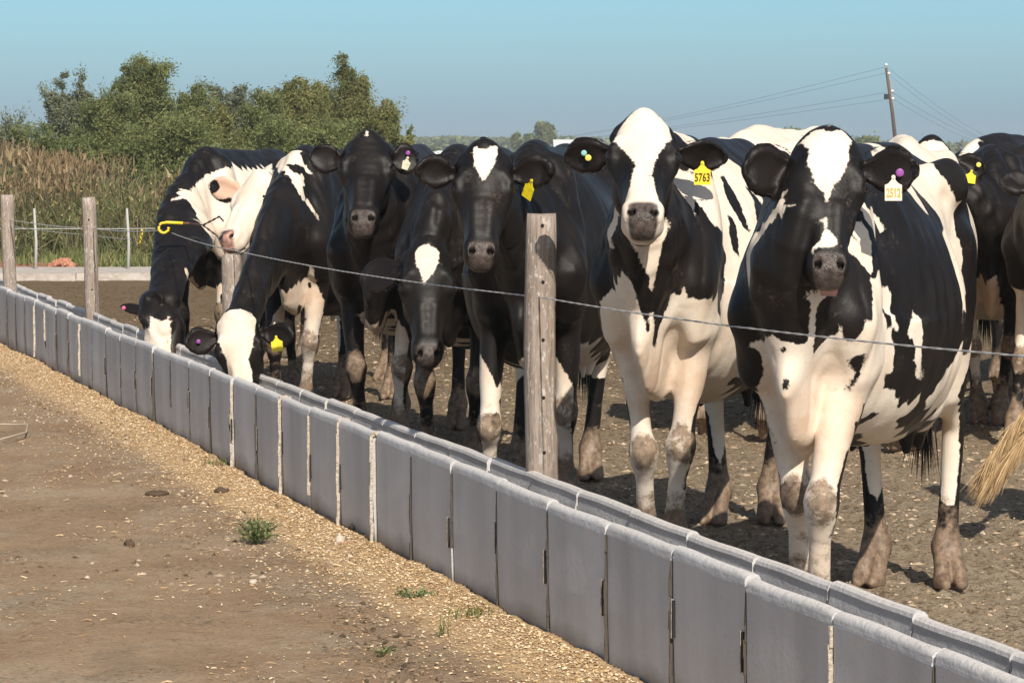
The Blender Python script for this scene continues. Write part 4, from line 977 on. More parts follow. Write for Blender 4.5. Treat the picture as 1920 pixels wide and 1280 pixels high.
    eye = np.where(inhead, 1-smoothstep(.020, .034, np.minimum(np.linalg.norm(v-h(.193, .110, -.050), axis=1), np.linalg.norm(v-h(.193, -.110, -.050), axis=1))/sc), 0)
    ear = np.zeros(len(v)); earin = np.zeros(len(v))
    for e in (1, -1):
        root, ea, face, sv, el, wd = anchors['ear%d' % e]
        rr = v-root; a_ = rr@ea/el; f_ = rr@face; s_ = np.abs(rr@sv)
        m = (a_ > .2) & (a_ < 1.1) & (s_ < wd*1.15) & (np.abs(f_) < .05)
        ear = np.maximum(ear, m*smoothstep(.2, .35, a_)); earin = np.maximum(earin, m*smoothstep(-.016, -.004, f_)*smoothstep(1.0, .8, a_)*smoothstep(wd, wd*.75, s_))
    hoof = np.zeros(len(v)); leg = np.zeros(len(v))
    for c, aim, lat in hf:
        rr = v-c; m = (np.abs(rr[:, 0]) < .16) & (np.abs(rr[:, 1]) < .12)
        hoof = np.maximum(hoof, m*smoothstep(.075*S, .055*S, v[:, 2]-c[2]))
    mud = .36*smoothstep(.46*S, .30*S, v[:, 2])+.75*smoothstep(.30*S, .05*S, v[:, 2])
    for c in kc:
        rr = v-c; mud = np.maximum(mud, .66*smoothstep(.115, .030, np.sqrt(rr[:, 0]**2+rr[:, 1]**2+(rr[:, 2]*.75)**2)))
    hm = inhead & (hnv > -.20) & ~((ht < .15) & (hnv < -.14)) & (ear < .5)
    pink = np.where(~inhead, smoothstep(.92, .70, v[:, 2])*smoothstep(.50, .60, v[:, 2])*smoothstep(.45, .62, v[:, 0]), 0)
    udd = smoothstep(.74*S, .66*S, v[:, 2])*smoothstep(.5*S, .56*S, v[:, 2])*smoothstep(-.25*S, -.32*S, v[:, 0])*smoothstep(.17*S, .12*S, np.abs(v[:, 1]))
    masks = dict(muz=muz, nos=nos, eye=eye, ear=ear, earin=earin, hoof=hoof, inhead=inhead.astype(float), mud=mud, pink=np.maximum(pink, udd), hm=hm.astype(float))
    anchors['F'] = F
    # relief of skin, ribs and muscle, pushed along the surface normal
    nr = np.zeros_like(v); fn = np.cross(v[q[:, 2]]-v[q[:, 0]], v[q[:, 3]]-v[q[:, 1]])
    for k in range(4):
        for a in range(3): nr[:, a] += np.bincount(q[:, k], fn[:, a], len(v))
    nr /= np.linalg.norm(nr, axis=1)[:, None]+1e-12
    x, y, z = v[:, 0], v[:, 1], v[:, 2]; sd = 3+int(np.mod(abs(cow['org'][0])*100, 47))
    off = np.where(inhead, .25, 1.0)*smoothstep(.34*S, .55*S, z)
    ribs = smoothstep(-.42, -.25, x)*smoothstep(.32, .15, x)*smoothstep(.70, .85, z)*smoothstep(1.34, 1.15, z)*smoothstep(.12, .22, np.abs(y))
    dsp = .0042*np.sin(2*np.pi*(x+.22*(z-1))/.082)*ribs*vnoise3(v*3, sd)*1.5
    dsp += off*.022*(vnoise3(v*np.array([5.5, 5.5, 3.2]), sd+1)-.5)*(1-.5*ribs)
    dsp += off*.008*(vnoise3(v*np.array([15, 15, 7.]), sd+2)-.5)
    fold = smoothstep(.38, .55, x)*smoothstep(.62, .8, z)*(1-inhead)
    fw = vnoise3(v*np.array([19, 13, 1.6])+np.array([0, 0, 0.]), sd+3)
    dsp += fold*.013*(np.abs(fw-.5)*2-.45)
    flk = smoothstep(-.2, -.35, x)*smoothstep(-.65, -.5, x)*smoothstep(.8, .9, z)*smoothstep(1.32, 1.2, z)*smoothstep(.15, .2, np.abs(y))
    dsp -= flk*.028                                           # hollow flank in front of the hip
    v = v+nr*dsp[:, None]; v[:, 2] = np.maximum(v[:, 2], -.002)
    return v, q, masks, anchors

def seed_field(v, seeds, lab):
    """>0 white, <0 black: difference of distances to the nearest black / white mark"""
    W = seeds[lab > 0]; K = seeds[lab <= 0]
    if len(W) == 0: return np.full(len(v), -1.0)
    if len(K) == 0: return np.full(len(v), 1.0)
    out = np.empty((2, len(v)), np.float32)
    for j, Q in enumerate((W, K)):
        Q = Q.astype(np.float32); q2 = (Q*Q).sum(1)
        for i in range(0, len(v), 20000):
            x = v[i:i+20000].astype(np.float32)
            d = (x*x).sum(1)[:, None]+q2[None]-2*x@Q.T
            out[j, i:i+20000] = np.sqrt(np.maximum(d.min(1), 0))
    return out[1]-out[0]

# each cow in its own frame (x forward, y left, metres): stance, head, ears; W and K: coat marks, x y z points on the hide in units of 4 mm that are white / black
COWS = {
 'H': {'s': 1.03,'org': [1.087,10.207,0.0],'head': -1.8949,'hooves': [[0.7245,0.0621,0,[0.975,0.223],[0.8004,0.0874,0.4607]],[0.4995,-0.0532,0,[0.992,0.126],[0.6272,-0.0251,0.4629]],[-0.7885,0.1695,0,[0.931,0.365]],[-0.7527,-0.0942,0,[0.995,-0.099]]],'hside': [-0.318,0.948,0.0],'poll': [0.863,0.1209,1.5652],'nose': [1.0753,0.1719,1.1717],'earL': {'tip': [0.8101,0.3724,1.4412],'face': [1.028,0.081,0.1],'w': 0.085},'earR': {'tip': [0.9712,-0.107,1.4412],'face': [0.852,0.603,0.1],'w': 0.085},'dome': 1.12,'res': (0.015,0.0066),'neckup': 0.16,'nar': 0.86,'fat': 0.94,'hs': 0.9,'W': [-204,-20,114,-203,35,82,-203,44,84,-203,44,90,-202,36,76,-202,38,74,-202,43,72,-202,43,78,-202,45,95,-202,46,101,-202,46,107,-202,46,112,-202,46,118,-202,46,123,-201,37,139,-201,39,106,-201,46,129,-200,38,138,-200,46,135,-198,-20,114,-196,-21,80,-194,-26,89,-194,-26,95,-194,-25,83,-194,-23,80,-194,48,142,-193,-27,101,-192,-28,114,-192,-27,107,-188,49,149,-178,50,156,-169,66,208,-166,53,163,-165,62,191,-164,45,158,-162,60,186,-161,54,170,-160,47,161,-160,55,176,-159,58,182,-157,48,165,-155,35,136,-148,36,143,-130,61,290,-130,62,285,-128,60,298,-128,61,296,-126,60,297,-125,45,158,-122,58,303,-122,59,328,-120,56,315,-120,57,310,-116,56,321,-116,59,332,-112,66,280,-111,57,337,-106,56,342,-103,72,210,-102,54,347,-99,42,362,-98,52,351,-97,46,360,-96,46,358,-96,49,355,-96,50,352,-96,50,353,-95,46,357,-94,39,356,-88,44,346,-76,40,348,-76,49,155,-76,58,318,-69,56,324,-68,62,313,-64,54,329,-58,43,343,-58,64,308,-56,12,376,-55,50,334,-53,77,277,-52,78,272,-45,77,272,-44,66,304,-44,72,289,-43,77,196,-42,74,284,-42,82,254,-41,69,299,-41,71,294,-41,80,267,-41,81,262,-39,81,212,-37,77,278,-36,81,266,-36,83,248,-34,82,257,-34,82,260,-28,71,178,-27,80,208,-22,84,253,-20,8,136,-14,51,333,-12,46,340,-12,48,336,-12,53,224,-12,80,205,-9,14,372,-7,62,166,-5,34,144,-5,78,201,4,77,197,10,75,193,16,66,174,16,73,188,18,70,182,18,70,183,19,70,182,22,68,178,26,66,178,26,67,178,32,32,145,43,44,154,44,26,146,50,60,176,51,40,154,52,60,176,54,57,174,55,47,161,57,24,148,57,54,171,64,51,169,65,56,176,67,68,210,68,40,161,70,68,216,71,26,154,72,66,246,72,67,212,72,68,221,72,68,224,72,70,234,73,68,218,74,66,246,74,69,239,75,68,245,77,38,163,78,67,228,79,52,180,83,66,241,84,64,233,84,64,236,85,38,320,86,51,185,88,28,160,88,38,318,90,32,164,93,46,183,93,48,190,98,40,178,100,50,264,100,52,207,100,56,239,101,50,258,101,51,206,101,52,212,101,53,218,101,56,240,102,34,173,102,49,267,102,54,222,102,55,241,102,56,240,103,51,252,103,55,247,104,46,196,104,50,252,104,50,253,104,52,212,104,52,218,104,54,244,105,54,227,106,35,369,106,46,200,106,53,224,107,53,230,107,53,232,108,53,237,109,52,234,110,-42,192,110,52,238,111,50,221,111,52,234,115,50,206,115,51,242,122,-25,32,122,-24,32,124,-18,39,125,-18,32,125,52,247,126,44,323,128,35,168,132,54,244,136,-10,34,141,46,320,142,56,242,143,44,327,144,-10,78,147,-3,87,147,42,327,147,46,320,148,41,331,157,44,315,158,45,310,159,1,142,159,46,305,160,-13,101,160,48,195,160,52,202,160,57,275,160,58,265,161,55,279,162,-34,190,162,-20,135,162,48,300,164,-18,131,164,48,294,164,55,278,165,-16,127,165,-7,102,165,-2,104,166,2,125,166,40,307,166,42,177,166,49,290,167,-14,128,167,51,286,168,-25,195,168,-8,128,168,-3,128,168,48,289,169,50,286,170,-32,195,170,40,302,170,45,292,170,54,276,171,43,296,172,24,40,172,41,299,173,55,270,174,-30,199,176,-28,203,176,4,40,176,39,164,176,47,207,176,56,266,177,47,211,178,-26,209,178,20,41,179,10,40,180,15,41,180,35,181,180,38,159,180,57,260,182,0,151,182,41,210,182,59,243,183,-25,214,183,57,238,184,37,154,184,58,256,185,58,250,186,-25,218,186,20,64,188,36,150,190,-26,224,190,53,242,190,55,248,191,28,226,191,34,145,191,50,238,191,54,247,192,46,234,193,-27,230,194,-27,231,194,14,83,194,34,140,195,41,232,196,-18,221,196,16,144,197,33,136,197,37,234,198,26,234,198,30,236,199,23,230,199,31,100,199,32,131,199,34,239,199,36,240,200,0,159,201,20,227,203,32,126,204,12,204,205,13,124,205,32,106,207,-33,299,207,32,122,208,32,112,209,24,128,210,13,114,210,32,117,210,38,388,210,39,386,211,14,120,211,26,106,211,39,387,211,42,384,212,4,178,212,16,228,212,39,386,212,44,381,213,-31,300,213,37,387,213,44,380,214,-30,298,214,27,387,214,36,388,215,16,232,216,44,377,217,34,387,218,-17,234,218,-12,222,218,-7,195,218,17,236,218,18,237,218,18,386,218,18,387,218,19,386,218,21,388,218,22,388,218,24,388,218,25,388,218,44,375,219,-27,304,219,-26,305,219,14,232,219,31,387,220,-24,308,220,11,380,220,14,382,220,16,384,220,18,241,220,36,381,220,44,372,221,12,380,221,19,244,221,44,369,222,-21,314,222,19,246,222,44,367,223,10,231,223,20,249,223,20,252,224,-22,310,224,-4,226,224,-4,228,224,-2,226,224,14,378,224,31,378,224,44,364,225,0,226,225,1,227,225,16,377,225,20,254,225,21,257,225,23,378,226,-4,230,226,-3,200,226,-3,231,226,2,228,226,2,230,226,4,200,226,4,208,226,5,203,226,5,206,226,5,232,226,28,270,226,44,362,227,-18,316,227,-10,237,227,-4,203,227,0,198,227,2,199,227,2,210,227,2,232,227,43,360,228,-8,237,228,-5,235,228,-3,206,228,-2,208,228,-2,232,228,-1,210,228,0,232,228,22,261,228,22,262,228,26,266,229,19,374,229,33,369,229,42,358,230,41,356,232,20,370,232,21,267,232,26,370,232,40,353,234,-13,318,234,-13,320,234,20,367,234,21,272,234,26,366,234,31,361,234,35,357,234,38,351,235,19,268,236,-9,325,236,19,270,236,20,364,236,31,356,236,37,348,237,22,362,238,-6,328,238,24,359,238,36,346,240,-7,324,240,25,356,240,26,354,240,32,345,240,35,343,241,30,347,241,34,342,242,-4,328,242,4,342,242,26,351,242,28,349,242,34,339,242,34,340,244,2,337,245,0,333,248,2,330,250,5,331,250,5,334,252,36,320,253,36,320,253,38,316,254,36,316,254,40,314,255,42,312,255,44,310,256,36,314,256,44,308,257,42,307,258,35,311,258,40,307,259,37,306,260,31,305,260,31,306,260,33,308,260,34,306],'K': [-214,26,26,-212,48,60,-209,-11,28,-208,47,77,-208,48,83,-208,48,89,-208,49,94,-208,50,106,-208,50,112,-208,50,122,-206,47,72,-206,50,100,-206,50,117,-205,30,75,-205,30,81,-205,50,128,-205,50,135,-202,36,70,-202,42,68,-201,39,52,-201,51,32,-201,51,142,-200,-15,60,-199,-17,77,-199,33,40,-198,52,148,-196,-34,112,-196,-33,106,-196,-32,94,-196,-32,100,-196,-31,88,-195,-30,46,-195,-30,82,-194,-25,76,-190,32,22,-189,53,155,-180,52,8,-178,-22,12,-178,55,162,-178,63,308,-173,64,188,-171,60,178,-170,58,322,-170,62,184,-168,57,169,-168,58,174,-166,65,212,-163,67,225,-163,69,270,-160,68,230,-155,30,136,-155,68,278,-154,22,124,-148,68,298,-145,66,252,-144,66,258,-142,66,263,-141,66,268,-138,-22,123,-138,64,290,-138,64,296,-138,65,285,-138,66,274,-138,66,280,-136,64,298,-134,63,298,-133,62,328,-132,34,144,-130,58,322,-130,59,316,-130,61,305,-129,56,366,-129,60,310,-129,67,337,-118,58,361,-118,60,358,-118,62,334,-114,61,340,-110,59,344,-108,57,349,-106,43,366,-105,54,354,-104,27,128,-104,48,362,-104,52,358,-102,52,356,-101,48,360,-100,48,360,-100,52,356,-99,75,249,-68,6,380,-50,82,225,-50,82,246,-46,60,318,-45,58,322,-43,54,327,-42,82,218,-40,62,312,-39,82,243,-37,32,141,-32,52,330,-32,85,238,-32,85,242,-30,66,306,-18,69,298,-18,71,293,-18,73,288,-16,51,155,-16,56,160,-16,68,303,-16,75,283,-16,82,260,-14,80,266,-14,82,216,-12,78,278,-12,83,255,-11,79,272,-9,12,375,-9,61,317,-5,8,377,-3,81,212,-2,58,322,1,0,135,2,8,377,4,79,208,6,53,158,10,46,338,11,50,334,12,52,330,14,54,160,14,62,168,16,13,372,17,79,205,19,76,200,21,69,294,24,45,153,24,74,196,24,74,278,29,64,174,29,69,186,29,72,191,29,82,242,30,69,186,31,78,210,32,69,186,32,80,225,34,66,182,36,66,182,37,60,172,40,44,336,41,57,169,42,74,211,44,54,166,46,49,161,52,52,321,53,14,146,54,50,164,55,19,146,58,60,181,64,70,211,64,70,217,64,72,228,64,72,234,66,70,245,66,71,222,66,72,240,68,66,250,69,56,181,72,20,152,72,22,152,72,32,342,72,60,276,73,60,193,74,55,182,74,65,210,75,50,304,78,62,248,78,65,216,79,65,221,82,38,325,82,40,321,82,54,187,82,64,226,83,56,194,84,55,275,86,58,208,87,45,305,88,62,231,88,62,243,91,62,238,93,51,193,93,53,263,93,54,206,94,53,258,95,53,254,95,56,212,95,56,217,95,58,242,95,59,237,96,34,170,96,53,252,96,55,212,96,57,223,97,51,270,97,55,218,98,32,168,98,40,316,98,50,196,98,52,251,98,56,224,98,56,228,98,57,246,100,50,202,100,51,202,100,56,230,100,56,232,101,50,200,102,48,274,102,55,237,102,56,235,102,56,237,103,55,236,104,55,233,105,47,279,108,53,240,108,53,244,108,53,246,110,52,241,110,52,247,112,42,316,114,41,329,122,-30,32,122,41,339,126,-24,28,128,-18,28,131,-12,18,140,42,334,145,-36,336,146,48,305,150,-7,32,150,46,316,151,-42,226,151,48,310,153,45,318,154,40,327,154,50,300,157,52,295,158,-39,189,160,-18,110,161,52,290,162,-24,134,162,-22,129,162,-21,125,162,43,175,164,53,285,165,-13,105,166,53,282,167,41,166,168,-14,118,168,-14,124,168,-2,108,168,-2,124,169,-7,107,169,-3,124,170,-36,195,170,-8,124,173,49,283,174,-42,198,174,24,36,174,46,286,176,-30,328,176,40,293,176,44,290,177,-33,201,177,52,276,178,-31,205,178,2,111,178,2,120,178,5,36,178,20,36,179,44,209,180,-30,208,180,10,36,180,15,36,180,52,270,181,44,212,182,-30,213,182,38,148,183,42,282,184,36,143,184,40,288,184,54,266,185,-50,238,185,-30,218,186,-42,282,186,36,138,187,54,261,188,-30,222,188,40,304,189,35,134,189,55,256,190,-40,285,190,16,15,190,34,129,190,55,251,190,55,252,193,-40,237,194,-41,268,194,-38,276,194,44,265,194,49,244,194,50,248,195,-29,235,195,34,100,195,48,241,196,35,125,196,40,268,196,44,237,197,7,118,197,42,236,197,58,359,197,72,378,198,22,387,198,35,106,198,39,238,198,52,358,198,54,358,198,55,350,198,56,361,198,56,368,198,59,361,198,59,369,199,38,240,199,54,366,199,56,350,199,71,374,199,76,376,199,80,377,200,-30,315,200,30,240,200,32,241,200,35,120,200,41,247,200,44,309,200,51,354,200,58,351,200,60,348,200,69,342,200,72,359,200,76,372,200,83,368,200,85,371,200,90,359,200,90,364,201,-33,310,201,70,349,201,86,354,201,88,351,202,-38,292,202,-37,296,202,-37,302,202,-35,306,202,35,111,202,81,343,202,91,354,203,11,2,203,35,116,204,24,237,204,50,372,205,22,234,205,40,388,206,39,388,206,40,388,206,42,385,206,44,382,207,37,390,207,38,390,208,19,230,208,35,391,208,50,372,210,20,231,210,27,248,210,46,379,211,35,390,212,16,389,212,19,390,212,22,391,213,-13,338,213,-12,341,213,16,388,213,21,237,213,46,298,214,4,378,214,17,389,214,20,390,214,46,376,214,51,364,215,-13,337,215,11,384,215,14,386,215,33,390,216,-20,321,216,-19,238,216,9,382,216,22,243,216,24,390,216,31,389,216,46,312,216,46,374,216,56,348,217,-1,369,217,28,390,217,46,372,218,-2,370,218,0,368,218,22,249,218,30,266,218,46,369,218,55,349,219,0,362,219,0,364,219,0,366,219,48,318,219,58,343,220,-2,360,220,0,362,220,5,372,220,23,254,220,56,358,221,0,360,221,10,378,221,24,259,221,47,366,222,2,364,222,52,360,222,55,357,223,4,368,223,13,236,223,14,236,223,28,263,223,55,334,224,-18,245,224,-8,367,224,-8,376,224,-7,356,224,-2,354,224,0,358,224,2,361,224,13,376,224,15,242,224,46,364,225,10,235,225,46,361,225,54,351,225,55,339,226,-2,228,226,-2,229,226,-2,230,226,-1,228,226,-1,230,226,0,228,226,0,229,226,0,230,226,0,357,226,4,362,226,4,363,226,7,369,226,8,369,226,15,375,226,16,247,226,45,359,227,-12,241,227,6,366,227,17,252,228,-12,378,228,-11,339,228,1,205,228,1,206,228,2,202,228,2,206,228,6,236,228,16,374,228,44,356,228,50,315,229,-13,325,229,-10,351,229,1,202,229,1,204,229,1,205,229,1,237,229,2,202,229,3,359,229,4,360,229,5,361,230,-5,240,230,-2,238,230,18,257,230,43,354,231,-10,330,231,-6,340,231,5,360,231,17,370,232,-20,304,232,-15,361,232,2,356,232,4,358,232,42,352,232,50,316,233,-23,298,233,9,352,233,18,262,234,-16,308,234,0,349,234,17,367,234,22,274,234,40,350,235,0,349,235,18,265,235,20,271,235,21,273,235,39,348,236,-23,376,236,-21,342,236,-3,341,236,3,351,236,6,358,236,18,268,236,18,364,237,-6,335,237,-4,338,237,-3,339,237,38,344,238,-25,373,238,-12,314,238,14,360,238,18,270,238,18,292,238,20,361,239,-27,369,239,3,348,239,38,342,240,-30,364,240,-22,347,240,-21,355,240,21,358,240,22,355,241,-25,352,241,-8,318,241,37,339,242,-4,262,242,12,264,242,24,353,242,31,343,242,43,277,242,46,333,242,48,322,243,-27,362,243,-4,322,243,4,342,243,24,350,243,26,348,243,28,345,243,32,342,243,38,336,244,-1,326,244,5,343,244,8,348,244,33,339,244,40,278,245,-1,326,245,42,274,246,20,350,246,28,282,246,41,328,247,6,266,247,12,275,247,37,274,247,51,303,247,52,302,248,2,270,248,2,271,248,3,268,248,13,343,248,15,344,248,33,275,248,44,324,249,-2,305,249,6,336,250,3,275,250,10,276,250,25,339,250,30,331,250,31,330,251,4,278,251,38,320,251,51,303,252,5,321,252,6,328,252,6,331,252,39,318,252,54,296,253,4,286,253,6,323,253,34,320,253,42,316,253,44,314,254,5,288,254,5,295,254,28,316,254,42,274,254,46,311,255,6,313,255,6,315,255,8,290,255,34,317,255,46,309,256,20,320,256,33,314,256,39,274,256,45,306,257,7,305,257,23,284,257,23,293,258,29,307,258,31,309,258,32,312,258,44,305,258,54,288,259,26,303,259,41,304,260,38,304,261,30,290,261,34,304,262,28,282,262,32,304,262,44,279,264,26,286,265,27,293,265,36,295,265,45,292],'label': 'nearest cow,white blaze,pink tongue out,cream ear tag 2512','tongue': 1,'tuft': 1,'tags': [{'k': 'tag','n': [0.948,0.318,0.1],'w': 0.05,'h': 0.07,'c': 'cream','text': '2512','ink': 'faint','label': 'cream ear tag reading 2512','p': [0.8187,0.3006,1.3914]},{'k': 'b','n': [0.948,0.318,0.05],'w': 0.024,'c': 'purple','label': 'purple ear stud','p': [0.8157,0.3186,1.4318]}]},
